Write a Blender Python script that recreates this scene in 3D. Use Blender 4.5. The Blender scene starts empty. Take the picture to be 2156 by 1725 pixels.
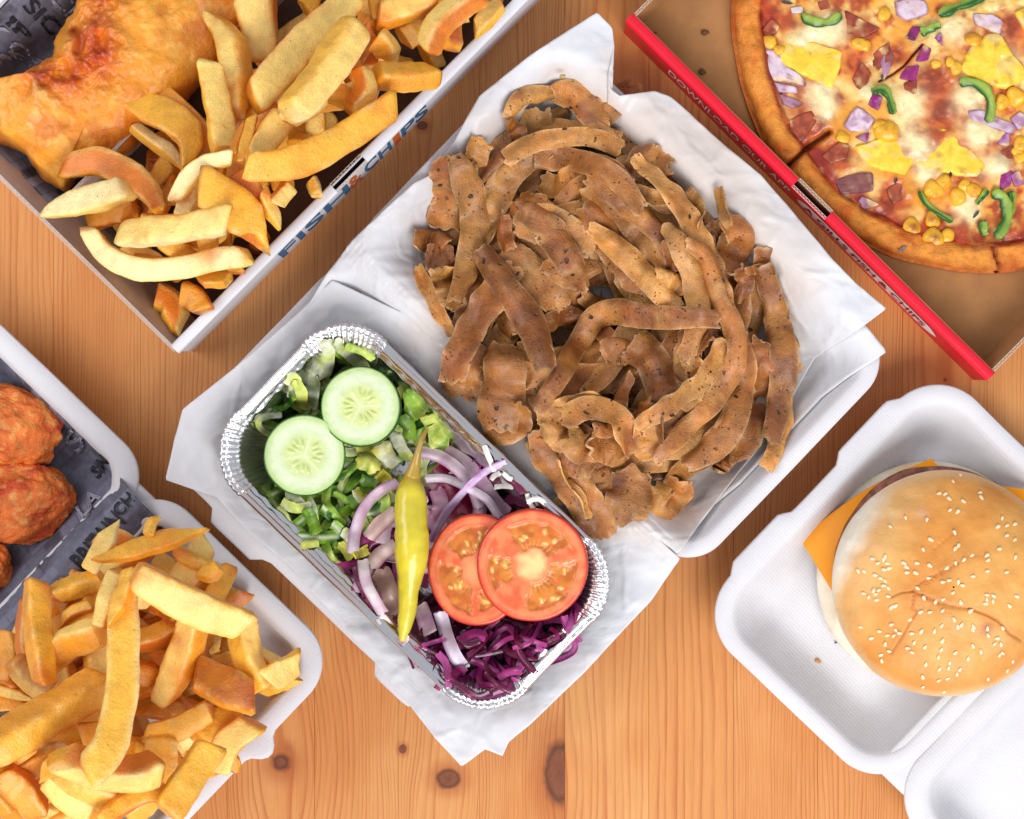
import bpy, bmesh, math, random
import numpy as np
from mathutils import Vector, Matrix

# ---------------------------------------------------------------- scene basics
# Everything is laid out in "px": 1 px = 0.25 mm on the table, (0,0) = photo's top-left corner of a 2156 x 1725 grid.
S = 0.00025
CX, CY, CAMH = 1078.0, 862.5, 4500.0
scene = bpy.context.scene
COL = scene.collection

cam_d = bpy.data.cameras.new('camera')
cam = bpy.data.objects.new('camera', cam_d)
COL.objects.link(cam)
cam.location = (0, 0, CAMH * S)
cam.rotation_euler = (0, 0, 0)
cam_d.sensor_width = 36.0
cam_d.lens = 36.0 * CAMH / 2156.0
cam_d.clip_start = 0.05
cam_d.clip_end = 20.0
scene.camera = cam

world = bpy.data.worlds.new('World')
scene.world = world
world.use_nodes = True
bg = world.node_tree.nodes['Background']
bg.inputs['Color'].default_value = (0.86, 0.90, 1.0, 1)
bg.inputs['Strength'].default_value = 0.52

def area_light(name, loc, target, sx, sy, power, color):
    d = bpy.data.lights.new(name, 'AREA')
    d.shape = 'RECTANGLE'; d.size = sx; d.size_y = sy
    d.energy = power; d.color = color
    o = bpy.data.objects.new(name, d)
    COL.objects.link(o)
    o.location = loc
    o.rotation_euler = (Vector(target) - Vector(loc)).to_track_quat('-Z', 'Y').to_euler()
    return o
area_light('window_light', (0.75, -2.15, 2.4), (0, 0, 0), 2.2, 1.7, 92.0, (1.0, 0.99, 0.98))
area_light('side_window_light', (-2.2, 0.4, 2.1), (0, 0, 0), 1.9, 1.5, 34.0, (1.0, 0.99, 0.98))

scene.view_settings.view_transform = 'Standard'
scene.view_settings.look = 'None'
scene.view_settings.exposure = 0.14
scene.view_settings.gamma = 1.0
scene.view_settings.use_curve_mapping = False
scene.render.engine = 'CYCLES'
scene.cycles.use_denoising = True
scene.cycles.max_bounces = 8
scene.cycles.diffuse_bounces = 4
scene.cycles.glossy_bounces = 4
scene.cycles.caustics_reflective = False
scene.cycles.caustics_refractive = False

rng = np.random.RandomState(7)
random.seed(7)

# ---------------------------------------------------------------- helpers
def unproj(px, py, z):
    f = (CAMH - z) / CAMH
    return np.array([(px - CX) * f, (CY - py) * f])

def zoomer(x0, y0, x1, W):
    sc = (x1 - x0) / W / 1.33581
    def f(*pts):
        return [(x0 / 1.33581 + sc * u, y0 / 1.33581 + sc * v) for u, v in pts]
    f.sc = sc
    return f
ZA = zoomer(0, 0, 800, 2156); ZB = zoomer(600, 0, 1400, 2156); ZC = zoomer(0, 400, 800, 2156)
ZD = zoomer(0, 1000, 900, 2156); ZE = zoomer(0, 1584, 900, 2156)
ZF = zoomer(1100, 150, 1800, 2156); ZG = zoomer(1600, 350, 2300, 2156)
ZH = zoomer(1100, 700, 1800, 2156); ZI = zoomer(1600, 900, 2300, 2156)
ZJ = zoomer(600, 880, 1240, 2123); ZK = zoomer(1000, 1180, 1740, 2128); ZL = zoomer(1000, 1700, 1740, 2113)
ZM = zoomer(2080, 0, 2880, 2156); ZN = zoomer(2080, 400, 2880, 1971); ZO = zoomer(1700, 0, 2400, 2156)
ZP = zoomer(2000, 1050, 2880, 2138); ZQ = zoomer(2000, 1604, 2880, 2156)

def _hash(ix, iy, iz, seed):
    h = (np.asarray(ix).astype(np.int64) * 374761393 + np.asarray(iy).astype(np.int64) * 668265263 + np.asarray(iz).astype(np.int64) * 2147483647 + int(seed) * 974711) & 0x7fffffff
    h = ((h ^ (h >> 13)) * 1274126177) & 0x7fffffff
    return ((h ^ (h >> 16)) & 0xffff) / 32767.5 - 1.0

def noise(p, seed=0):
    p = np.asarray(p, float)
    i = np.floor(p).astype(np.int64); f = p - i
    u = f * f * (3 - 2 * f)
    r = 0
    for dx in (0, 1):
        for dy in (0, 1):
            for dz in (0, 1):
                w = (u[..., 0] if dx else 1 - u[..., 0]) * (u[..., 1] if dy else 1 - u[..., 1]) * (u[..., 2] if dz else 1 - u[..., 2])
                r = r + w * _hash(i[..., 0] + dx, i[..., 1] + dy, i[..., 2] + dz, seed)
    return r

def fbm(p, seed=0, octv=3, gain=0.5):
    p = np.asarray(p, float); a = 1.0; r = 0; t = 0
    for k in range(octv):
        r = r + a * noise(p, seed + 31 * k); t += a
        a *= gain; p = p * 2.03 + 17.3
    return r / t

def sstep(a, b, x):
    t = np.clip((x - a) / (b - a), 0, 1)
    return t * t * (3 - 2 * t)

def lin(r, g, b):
    """sRGB 0-255 to linear"""
    def c(v):
        v /= 255.0
        return v / 12.92 if v <= 0.04045 else ((v + 0.055) / 1.055) ** 2.4
    return np.array([c(r), c(g), c(b)])

def mixc(a, b, t):
    t = np.asarray(t)[..., None]
    return a * (1 - t) + b * t

def resample(pts, n, smooth=True):
    P = np.array(pts, float)
    if smooth and len(P) > 2:
        Q = []
        m = len(P)
        for i in range(m - 1):
            p0 = P[max(i - 1, 0)]; p1 = P[i]; p2 = P[i + 1]; p3 = P[min(i + 2, m - 1)]
            for t in np.linspace(0, 1, 12, endpoint=False):
                Q.append(0.5 * ((2 * p1) + (-p0 + p2) * t + (2 * p0 - 5 * p1 + 4 * p2 - p3) * t * t + (-p0 + 3 * p1 - 3 * p2 + p3) * t ** 3))
        Q.append(P[-1]); P = np.array(Q)
    d = np.r_[0, np.cumsum(np.linalg.norm(np.diff(P, axis=0), axis=1))]
    s = np.linspace(0, d[-1], n)
    return np.stack([np.interp(s, d, P[:, k]) for k in range(P.shape[1])], 1)

def resample_closed(pts, n, smooth=True):
    P = np.array(pts, float); m = len(P)
    if smooth:
        Q = []
        for i in range(m):
            p0, p1, p2, p3 = P[i - 1], P[i], P[(i + 1) % m], P[(i + 2) % m]
            for t in np.linspace(0, 1, 10, endpoint=False):
                Q.append(0.5 * ((2 * p1) + (-p0 + p2) * t + (2 * p0 - 5 * p1 + 4 * p2 - p3) * t * t + (-p0 + 3 * p1 - 3 * p2 + p3) * t ** 3))
        P = np.array(Q)
    P = np.vstack([P, P[:1]])
    d = np.r_[0, np.cumsum(np.linalg.norm(np.diff(P, axis=0), axis=1))]
    s = np.linspace(0, d[-1], n, endpoint=False)
    return np.stack([np.interp(s, d, P[:, k]) for k in range(P.shape[1])], 1)

ORG = {}
def thing(name, origin, label, cat, group=None, kind=None):
    o = bpy.data.objects.new(name, None); COL.objects.link(o)
    o.empty_display_size = 0.01
    o.location = np.array(origin) * S
    ORG[o.name] = np.array(origin, float)
    tag(o, label, cat, group, kind)
    return o

def tag(o, label=None, cat=None, group=None, kind=None):
    if label: o['label'] = label
    if cat: o['category'] = cat
    if group: o['group'] = group
    if kind: o['kind'] = kind
    return o

def mk(name, verts, faces, mat, parent=None, col=None, smooth=True, label=None, cat=None, group=None, kind=None, origin=None, sharp=None):
    V = np.asarray(verts, float)
    if parent is not None:
        org = ORG[parent.name]
    elif origin is not None:
        org = np.asarray(origin, float)
    else:
        org = np.array([V[:, 0].mean(), V[:, 1].mean(), V[:, 2].min()])
    me = bpy.data.meshes.new(name)
    me.from_pydata(((V - org) * S).tolist(), [], faces if isinstance(faces, list) else faces.tolist())
    if col is not None:
        C = np.ones((len(V), 4)); C[:, :3] = np.clip(col, 0, 1)
        at = me.color_attributes.new('col', 'FLOAT_COLOR', 'POINT')
        at.data.foreach_set('color', C.ravel())
    if smooth:
        me.polygons.foreach_set('use_smooth', np.ones(len(me.polygons), bool))
    me.materials.append(mat)
    me.update()
    o = bpy.data.objects.new(name, me); COL.objects.link(o)
    if parent is not None:
        o.parent = parent
    else:
        o.location = org * S
    ORG[o.name] = org
    tag(o, label, cat, group, kind)
    if sharp:
        me.set_sharp_from_angle(angle=math.radians(sharp))
    return o

def grid_faces(nr, nc, closed=False, flip=False):
    r = np.arange(nr - 1)[:, None]
    c = np.arange(nc if closed else nc - 1)[None, :]
    a = r * nc + c; b = r * nc + (c + 1) % nc
    d = (r + 1) * nc + c; e = (r + 1) * nc + (c + 1) % nc
    F = np.stack([a, b, e, d], -1).reshape(-1, 4)
    return F[:, ::-1] if flip else F

def fan(center, ring, flip=False):
    n = len(ring)
    F = [[center, int(ring[i]), int(ring[(i + 1) % n])] for i in range(n)]
    return [f[::-1] for f in F] if flip else F

def box_mesh(corners_bottom, corners_top):
    """prism between two quads given in the same order (counter-clockwise seen from above)"""
    V = np.vstack([corners_bottom, corners_top]); n = len(corners_bottom)
    F = [list(range(n))[::-1], list(range(n, 2 * n))]
    F += [[i, (i + 1) % n, n + (i + 1) % n, n + i] for i in range(n)]
    return V, F

def bevel_obj(o, w, seg=2):
    m = o.modifiers.new('bevel', 'BEVEL'); m.width = w * S; m.segments = seg; m.limit_method = 'ANGLE'
    return o

# ---- height field that things are stacked on (world px)
HX0, HY0, HC = -1500.0, -1200.0, 8.0
HNX, HNY = int(3000 / HC), int(2400 / HC)
HM = np.zeros((HNX, HNY))
def hget(x, y):
    i = np.clip(((np.asarray(x) - HX0) / HC).astype(int), 0, HNX - 1)
    j = np.clip(((np.asarray(y) - HY0) / HC).astype(int), 0, HNY - 1)
    return HM[i, j]
def hraise(P):
    i = np.clip(((P[:, 0] - HX0) / HC).astype(int), 0, HNX - 1)
    j = np.clip(((P[:, 1] - HY0) / HC).astype(int), 0, HNY - 1)
    np.maximum.at(HM, (i, j), P[:, 2])
HGX, HGY = np.meshgrid(HX0 + (np.arange(HNX) + .5) * HC, HY0 + (np.arange(HNY) + .5) * HC, indexing='ij')

# ---------------------------------------------------------------- node helper
class NT:
    def __init__(self, name):
        self.m = bpy.data.materials.new(name); self.m.use_nodes = True
        self.t = self.m.node_tree
        self.b = self.t.nodes['Principled BSDF']
        self.out = self.t.nodes['Material Output']
    def n(self, typ, ins=None, **props):
        nd = self.t.nodes.new(typ)
        for k, v in props.items(): setattr(nd, k, v)
        for k, v in (ins or {}).items(): self.set(nd.inputs[k], v)
        return nd
    def set(self, sock, v):
        if hasattr(v, 'is_output') or isinstance(v, bpy.types.NodeSocket): self.t.links.new(v, sock)
        else:
            if isinstance(v, (np.ndarray, list, tuple)) and sock.type == 'RGBA' and len(v) == 3: v = (*[float(x) for x in v], 1.0)
            elif isinstance(v, np.ndarray): v = v.tolist()
            sock.default_value = v
    def math(self, op, a, b=0.0, clamp=False):
        nd = self.n('ShaderNodeMath', {0: a, 1: b}, operation=op, use_clamp=clamp); return nd.outputs[0]
    def vmath(self, op, a, b=(0, 0, 0)):
        nd = self.n('ShaderNodeVectorMath', {0: a, 1: b}, operation=op); return nd.outputs['Value' if op in ('LENGTH', 'DISTANCE', 'DOT_PRODUCT') else 'Vector']
    def mix(self, f, a, b, blend='MIX'):
        nd = self.n('ShaderNodeMix', data_type='RGBA', blend_type=blend)
        self.set(nd.inputs[0], f); self.set(nd.inputs[6], a); self.set(nd.inputs[7], b)
        return nd.outputs[2]
    def noise(self, vec, scale, detail=3.0, rough=0.5, dist=0.0):
        nd = self.n('ShaderNodeTexNoise', {'Scale': scale, 'Detail': detail, 'Roughness': rough, 'Distortion': dist})
        if vec is not None: self.set(nd.inputs['Vector'], vec)
        return nd.outputs['Fac']
    def voro(self, vec, scale, feature='F1', rand=1.0):
        nd = self.n('ShaderNodeTexVoronoi', {'Scale': scale, 'Randomness': rand}, feature=feature)
        if vec is not None: self.set(nd.inputs['Vector'], vec)
        return nd.outputs['Distance']
    def ramp(self, fac, stops, interp='LINEAR'):
        nd = self.n('ShaderNodeValToRGB'); cr = nd.color_ramp; cr.interpolation = interp
        while len(cr.elements) < len(stops): cr.elements.new(0.5)
        for e, (p, c) in zip(cr.elements, stops):
            e.position = p
            e.color = (c, c, c, 1) if np.isscalar(c) else (*[float(x) for x in c], 1)
        self.set(nd.inputs[0], fac)
        return nd.outputs[0]
    def rng(self, v, a, b, c=0.0, d=1.0):
        nd = self.n('ShaderNodeMapRange', {0: v, 1: a, 2: b, 3: c, 4: d}, interpolation_type='SMOOTHSTEP'); return nd.outputs[0]
    def obj(self): return self.n('ShaderNodeTexCoord').outputs['Object']
    def pos(self): return self.n('ShaderNodeNewGeometry').outputs['Position']
    def rand(self): return self.n('ShaderNodeObjectInfo').outputs['Random']
    def attr(self, nm='col'): return self.n('ShaderNodeAttribute', attribute_name=nm).outputs['Color']
    def bump(self, h, dist, strength=1.0, normal=None):
        nd = self.n('ShaderNodeBump', {'Height': h, 'Distance': dist, 'Strength': strength})
        if normal is not None: self.set(nd.inputs['Normal'], normal)
        return nd.outputs[0]
    def P(self, **kw):
        names = dict(color='Base Color', rough='Roughness', metal='Metallic', spec='Specular IOR Level', normal='Normal', coat='Coat Weight', coatr='Coat Roughness', sss='Subsurface Weight', sssr='Subsurface Radius', ssss='Subsurface Scale', trans='Transmission Weight', alpha='Alpha', sheen='Sheen Weight', ior='IOR')
        for k, v in kw.items(): self.set(self.b.inputs[names[k]], v)
        return self.m

def organic(name, rough=0.5, spec=0.5, var=0.25, vscale=120.0, bump=0.0004, bscale=700.0, bumpw=0.5, coat=0.0, sss=0.0, dots=None, glossvar=0.0, hue=None, fine=0.0):
    """vertex-coloured foodstuff: colour comes from the 'col' attribute, broken up by noise"""
    k = NT(name); o = k.pos(); c = k.attr()
    n1 = k.noise(o, vscale, 4.0, 0.6)
    m = k.rng(n1, 0.3, 0.7, 1 - var, 1 + var * 0.7)
    cm = k.n('ShaderNodeCombineColor', {0: m, 1: m, 2: m}).outputs[0]
    c = k.mix(1.0, c, cm, 'MULTIPLY')
    if hue is not None:   # patches of another tint
        n2 = k.noise(o, vscale * 0.55, 3.0, 0.55, 0.4)
        f = k.rng(n2, hue[1], hue[1] + 0.16, 0.0, hue[2])
        c = k.mix(f, c, hue[0])
    if fine:
        n4 = k.noise(o, 2200.0, 2.0, 0.6)
        m4 = k.rng(n4, 0.3, 0.7, 1 - fine, 1 + fine)
        c = k.mix(1.0, c, k.n('ShaderNodeCombineColor', {0: m4, 1: m4, 2: m4}).outputs[0], 'MULTIPLY')
    nb = k.noise(o, bscale, 4.0, 0.6)
    nb2 = k.noise(o, bscale * 0.22, 2.0, 0.5)
    h = k.math('ADD', k.math('MULTIPLY', nb, bumpw), nb2)
    for (dscale, dr, dcol, damt) in ([] if dots is None else [dots] if not isinstance(dots, list) else dots):
        wn = k.n('ShaderNodeTexNoise', {'Vector': o, 'Scale': dscale * 2.2, 'Detail': 2.0})
        off = k.n('ShaderNodeVectorMath', {0: k.vmath('SUBTRACT', wn.outputs['Color'], (0.5, 0.5, 0.5)), 'Scale': 0.7 / dscale}, operation='SCALE').outputs[0]
        v = k.voro(k.vmath('ADD', o, off), dscale)
        d = k.rng(v, dr, dr * 0.55, 0.0, 1.0)
        sel = k.rng(k.noise(o, dscale * 0.35, 1.0), 0.5, 0.6)
        d = k.math('MULTIPLY', d, sel)
        c = k.mix(k.math('MULTIPLY', d, damt), c, dcol)
        h = k.math('SUBTRACT', h, k.math('MULTIPLY', d, 1.2))
    k.P(color=c, normal=k.bump(h, bump), spec=spec)
    if glossvar:
        k.P(rough=k.rng(k.noise(o, vscale * 0.8, 3.0), 0.35, 0.65, rough - glossvar, rough + glossvar))
    else:
        k.P(rough=rough)
    if coat: k.P(coat=coat, coatr=0.2)
    if sss:
        k.P(sss=sss, sssr=(1.0, 0.45, 0.2), ssss=0.002)
    return k.m

def plain(name, color, rough=0.5, spec=0.4, bump=0.0, bscale=300.0, var=0.0, metal=0.0):
    k = NT(name); k.P(color=color, rough=rough, spec=spec, metal=metal)
    o = k.pos()
    if var:
        m = k.rng(k.noise(o, 60.0, 4.0, 0.6), 0.3, 0.7, 1 - var, 1.0)
        k.P(color=k.mix(1.0, color, k.n('ShaderNodeCombineColor', {0: m, 1: m, 2: m}).outputs[0], 'MULTIPLY'))
    if bump: k.P(normal=k.bump(k.noise(o, bscale, 4.0, 0.6), bump))
    return k.m
# ================================================================ table
def wood_material():
    k = NT('pine_wood')
    p = k.vmath('SCALE', k.pos()); p.node.inputs['Scale'].default_value = 1.0 / S
    sep = k.n('ShaderNodeSeparateXYZ', {0: p})
    x, y = sep.outputs[0], sep.outputs[1]
    r = k.rand()
    knots = [(944 - CX, CY - 1640, 25, 21, 75, 190), (1180 - CX, CY - 1628, 34, 66, 60, 170), (592 - CX, CY - 1606, 34, 30, 130, 260),
             (889 - CX, CY - 265, 11, 9, 55, 120), (848 - CX, CY - 1577, 8, 9, 40, 110), (1316 - CX, CY - 205, 4, 8, 90, 200), (1990 - CX, CY - 800, 3, 3, 70, 220)]
    g = x; kd = None
    for (kx, ky, rx, ry, wx, wy) in knots:
        dx = k.math('SUBTRACT', x, kx); dy = k.math('SUBTRACT', y, ky)
        a = k.math('DIVIDE', dx, wx); b = k.math('DIVIDE', dy, wy)
        e = k.math('EXPONENT', k.math('MULTIPLY', k.math('ADD', k.math('MULTIPLY', a, a), k.math('MULTIPLY', b, b)), -1.0))
        g = k.math('SUBTRACT', g, k.math('MULTIPLY', k.math('MULTIPLY', dx, e), 0.8))
        a2 = k.math('DIVIDE', dx, rx); b2 = k.math('DIVIDE', dy, ry)
        d = k.math('SQRT', k.math('ADD', k.math('MULTIPLY', a2, a2), k.math('MULTIPLY', b2, b2)))
        if rx == 34 and ry == 66: d = k.math('ADD', d, k.math('MULTIPLY', k.math('GREATER_THAN', x, 1189 - CX), 9.0))
        if rx == 34 and ry == 30: d = k.math('ADD', d, 0.45)
        kd = d if kd is None else k.math('MINIMUM', kd, d)
    roff = k.math('MULTIPLY', r, 900.0)
    # slow wander of the grain along the board
    v1 = k.n('ShaderNodeCombineXYZ', {0: k.math('MULTIPLY', x, 0.006), 1: k.math('MULTIPLY', y, 0.0011), 2: roff}).outputs[0]
    w1 = k.math('SUBTRACT', k.noise(v1, 1.0, 3.0, 0.5), 0.5)
    g = k.math('ADD', g, k.math('MULTIPLY', w1, 60.0))
    spacing = k.ramp(k.math('FRACT', k.math('MULTIPLY', r, 7.31)), [(0.0, 0.075), (0.3, 0.09), (0.5, 0.19), (0.7, 0.12), (0.85, 0.34)], 'CONSTANT')
    spacing = k.math('MULTIPLY', spacing, 100.0)
    # spacing itself drifts across a board
    v0 = k.n('ShaderNodeCombineXYZ', {0: k.math('MULTIPLY', g, 0.012), 1: 0.0, 2: roff}).outputs[0]
    g2 = k.math('ADD', g, k.math('MULTIPLY', k.noise(v0, 1.0, 2.0), 50.0))
    fr = k.math('FRACT', k.math('DIVIDE', k.math('ADD', g2, 4000.0), spacing))
    ring = k.ramp(fr, [(0.0, 0.25), (0.12, 0.0), (0.55, 0.12), (0.86, 0.75), (0.95, 1.0), (1.0, 0.4)])
    v3 = k.n('ShaderNodeCombineXYZ', {0: k.math('MULTIPLY', g2, 0.05), 1: k.math('MULTIPLY', y, 0.002), 2: roff}).outputs[0]
    streak = k.noise(v3, 1.0, 4.0, 0.6)
    ringamt = k.math('MULTIPLY', ring, k.rng(streak, 0.3, 0.7, 0.15, 0.85))
    v4 = k.n('ShaderNodeCombineXYZ', {0: k.math('MULTIPLY', x, 0.5), 1: k.math('MULTIPLY', y, 0.012), 2: roff}).outputs[0]
    fib = k.noise(v4, 1.0, 3.0, 0.7)
    big = k.noise(k.n('ShaderNodeCombineXYZ', {0: k.math('MULTIPLY', x, 0.004), 1: k.math('MULTIPLY', y, 0.003), 2: 3.0}).outputs[0], 1.0, 2.0)
    light = k.mix(k.rng(big, 0.35, 0.65), lin(224, 162, 98), lin(211, 138, 74))
    light = k.mix(k.math('FRACT', k.math('MULTIPLY', r, 13.7)), light, lin(215, 146, 82))
    dark = k.mix(r, lin(174, 84, 38), lin(186, 100, 48))
    c = k.mix(ringamt, light, dark)
    c = k.mix(k.rng(streak, 0.55, 0.8, 0.0, 0.3), c, lin(198, 112, 56))
    fm = k.rng(fib, 0.25, 0.75, 0.90, 1.06)
    c = k.mix(1.0, c, k.n('ShaderNodeCombineColor', {0: fm, 1: fm, 2: fm}).outputs[0], 'MULTIPLY')
    kn = k.math('ADD', kd, k.math('MULTIPLY', k.math('SUBTRACT', k.noise(p, 0.05, 2.0), 0.5), 0.35))
    halo = k.rng(kn, 2.6, 0.9, 0.0, 0.55)
    c = k.mix(halo, c, lin(170, 84, 36))
    rad = k.noise(k.vmath('MULTIPLY', p, (0.35, 0.12, 0.0)), 1.0, 3.0, 0.7)
    kc = k.ramp(k.math('MULTIPLY', kn, 0.5), [(0.0, lin(112, 62, 40)), (0.32, lin(134, 76, 46)), (0.43, lin(78, 42, 30)), (0.5, lin(110, 56, 32))])
    kc = k.mix(k.rng(rad, 0.35, 0.65, 0.0, 0.5), kc, lin(84, 46, 34))
    c = k.mix(k.rng(kn, 1.25, 0.8, 0.0, 0.9), c, kc)
    h = k.math('ADD', k.math('MULTIPLY', ringamt, 0.6), k.math('MULTIPLY', fib, 0.5))
    k.P(color=c, rough=k.rng(fib, 0.3, 0.7, 0.36, 0.5), spec=0.35, normal=k.bump(h, 0.00012))
    return k.m
WOOD = wood_material()
table = thing('table', (0, 0, -110), None, None, kind='structure')
seams = [-900, -560, -240, -70, 112, 296, 478, 662, 838, 1010, 1189, 1366, 1545, 1722, 1900, 2078, 2256, 2440, 2800, 3060]
for i in range(len(seams) - 1):
    xa, xb = seams[i] - CX + 0.2, seams[i + 1] - CX - 0.2
    yb, yt = CY - 2500, CY + 800
    V, F = box_mesh(np.array([(xa, yb, -110), (xb, yb, -110), (xb, yt, -110), (xa, yt, -110)]), np.array([(xa, yb, 0), (xb, yb, 0), (xb, yt, 0), (xa, yt, 0)]))
    o = mk('plank', V, F, WOOD, parent=table, smooth=False)
    bevel_obj(o, 0.5, 1)

# ================================================================ materials for packaging
def pulp_material():
    k = NT('moulded_pulp')
    o = k.pos()
    rot = k.n('ShaderNodeMapping', {'Vector': o, 'Rotation': (0, 0, math.radians(-44))}).outputs[0]
    sx = k.n('ShaderNodeSeparateXYZ', {0: rot}).outputs[0]
    rib = k.math('SINE', k.math('MULTIPLY', sx, 2 * math.pi / 0.0016))
    fine = k.noise(o, 900.0, 3.0, 0.6)
    h = k.math('ADD', k.math('MULTIPLY', rib, 0.10), k.math('MULTIPLY', fine, 0.8))
    h = k.math('ADD', h, k.math('MULTIPLY', k.noise(o, 60.0, 2.0), 1.5))
    m = k.rng(k.noise(o, 25.0, 4.0), 0.3, 0.7, 0.0, 1.0)
    c = k.mix(m, lin(219, 217, 220), lin(212, 209, 212))
    sp = k.rng(k.voro(o, 260.0), 0.055, 0.03, 0.0, 0.35)
    c = k.mix(k.math('MULTIPLY', sp, k.rng(k.noise(o, 90.0), 0.52, 0.6)), c, lin(190, 160, 130))
    k.P(color=c, rough=0.65, spec=0.3, normal=k.bump(h, 0.00022))
    return k.m
PULP = pulp_material()

def paper_material():
    k = NT('white_greaseproof_paper')
    o = k.pos()
    cr1 = k.n('ShaderNodeTexVoronoi', {'Vector': k.vmath('ADD', o, k.n('ShaderNodeVectorMath', {0: k.n('ShaderNodeTexNoise', {'Vector': o, 'Scale': 30.0}).outputs['Color'], 'Scale': 0.02}, operation='SCALE').outputs[0]), 'Scale': 34.0}, feature='DISTANCE_TO_EDGE').outputs['Distance']
    h = k.math('ADD', k.noise(o, 45.0, 3.0, 0.55, 0.6), k.math('MULTIPLY', k.rng(cr1, 0.0, 0.12, 0.35, 0.0), 0.7))
    st = k.rng(k.noise(o, 22.0, 3.0), 0.60, 0.72, 0.0, 0.5)
    c = k.mix(st, lin(236, 236, 240), lin(228, 220, 218))
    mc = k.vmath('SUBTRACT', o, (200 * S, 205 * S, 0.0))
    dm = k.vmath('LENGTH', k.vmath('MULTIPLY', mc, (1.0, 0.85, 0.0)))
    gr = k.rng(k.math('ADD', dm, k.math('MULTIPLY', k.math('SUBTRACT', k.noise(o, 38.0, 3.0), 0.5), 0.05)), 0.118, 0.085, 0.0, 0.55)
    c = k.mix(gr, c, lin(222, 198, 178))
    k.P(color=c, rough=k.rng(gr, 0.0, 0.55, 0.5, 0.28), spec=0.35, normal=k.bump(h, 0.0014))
    tr = k.n('ShaderNodeBsdfTranslucent', {'Color': (0.8, 0.8, 0.8, 1)})
    mx = k.n('ShaderNodeMixShader', {0: 0.18, 1: k.b.outputs[0], 2: tr.outputs[0]})
    k.t.links.new(mx.outputs[0], k.out.inputs['Surface'])
    return k.m
PAPER = paper_material()

def liner_material():
    k = NT('newsprint_liner')
    o = k.pos()
    rot = k.n('ShaderNodeMapping', {'Vector': o, 'Rotation': (0, 0, math.radians(-46))}).outputs[0]
    br = k.n('ShaderNodeTexBrick', {'Vector': rot, 'Scale': 42.0, 'Color1': (0, 0, 0, 1), 'Color2': (1, 1, 1, 1), 'Mortar': (0.35, 0.35, 0.35, 1), 'Mortar Size': 0.02}, offset=0.37).outputs['Color']
    base = k.mix(br, lin(62, 56, 62), lin(140, 142, 162))
    st = k.rng(k.noise(o, 40.0, 4.0), 0.42, 0.62)
    c = k.mix(k.math('MULTIPLY', st, 0.75), base, lin(110, 110, 128))
    rub = k.rng(k.noise(o, 320.0, 3.0, 0.7), 0.3, 0.7, 0.85, 1.1)
    c = k.mix(1.0, c, k.n('ShaderNodeCombineColor', {0: rub, 1: rub, 2: rub}).outputs[0], 'MULTIPLY')
    k.P(color=c, rough=0.55, spec=0.35, normal=k.bump(k.noise(o, 60.0, 3.0, 0.5, 0.5), 0.0008))
    return k.m
LINER = liner_material()
INK_DARK = plain('newsprint_dark_ink', lin(52, 46, 50), 0.6, 0.3, var=0.35)
INK_LIGHT = plain('newsprint_pale_ink', lin(168, 164, 178), 0.6, 0.3, var=0.3)
KRAFT = plain('kraft_board', lin(178, 128, 82), 0.8, 0.15, bump=0.00015, bscale=900, var=0.18)
WHITECARD = plain('white_card', lin(226, 226, 232), 0.5, 0.35, bump=0.00006, bscale=600, var=0.07)
GREYCARD = plain('grey_inner_card', lin(196, 180, 172), 0.7, 0.2, bump=0.00012, bscale=700, var=0.15)
REDCARD = plain('red_card', lin(226, 14, 46), 0.38, 0.5, bump=0.00005, bscale=500, var=0.06)
BLUEINK = plain('blue_ink', lin(48, 110, 152), 0.5, 0.3, var=0.2)
ORANGEINK = plain('orange_ink', lin(205, 100, 45), 0.5, 0.3)
PINKWHITE = plain('pale_print', lin(252, 232, 234), 0.5, 0.3, var=0.06)
REDINK = plain('dark_red_ink', lin(150, 20, 50), 0.5, 0.3)
CORR = plain('corrugated_edge', lin(120, 98, 84), 0.85, 0.1, var=0.2)
CORRPALE = plain('corrugated_liner_edge', lin(206, 190, 178), 0.8, 0.1)

# ================================================================ moulded trays
AC, AS = math.cos(math.radians(43.8)), math.sin(math.radians(43.8))
def ab2img(a, b):
    return a * AC - b * AS, a * AS + b * AC
def img2ab(x, y):
    return x * AC + y * AS, -x * AS + y * AC
def ab2world(a, b, f):
    x, y = ab2img(np.asarray(a), np.asarray(b))
    return (x - CX) * f, (CY - y) * f
def world2ab(X, Y, f):
    return img2ab(X / f + CX, CY - Y / f)

def rrect(a0, a1, b0, b1, r, ncor=18, nsid=40):
    """rounded rectangle, always the same number of points so rings can be lofted"""
    P = []; N = []
    r = max(r, 2.0)
    cs = [((a1 - r, b1 - r), 0), ((a0 + r, b1 - r), 90), ((a0 + r, b0 + r), 180), ((a1 - r, b0 + r), 270)]
    for i, (c, ang) in enumerate(cs):
        for t in np.linspace(0, 90, ncor):
            q = math.radians(ang + t)
            P.append((c[0] + r * math.cos(q), c[1] + r * math.sin(q))); N.append((math.cos(q), math.sin(q)))
        c2, ang2 = cs[(i + 1) % 4]
        q = math.radians(ang + 90)
        A = np.array(P[-1]); B = np.array((c2[0] + r * math.cos(q), c2[1] + r * math.sin(q)))
        for t in np.linspace(0, 1, nsid + 2)[1:-1]:
            P.append(tuple(A * (1 - t) + B * t)); N.append((math.cos(q), math.sin(q)))
    return np.array(P), np.array(N)

def sd_rrect(a, b, a0, a1, b0, b1, r):
    """distance inside (+) a rounded rectangle"""
    qx = np.abs(a - (a0 + a1) / 2) - ((a1 - a0) / 2 - r)
    qy = np.abs(b - (b0 + b1) / 2) - ((b1 - b0) / 2 - r)
    return -(np.hypot(np.maximum(qx, 0), np.maximum(qy, 0)) + np.minimum(np.maximum(qx, qy), 0) - r)

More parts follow.
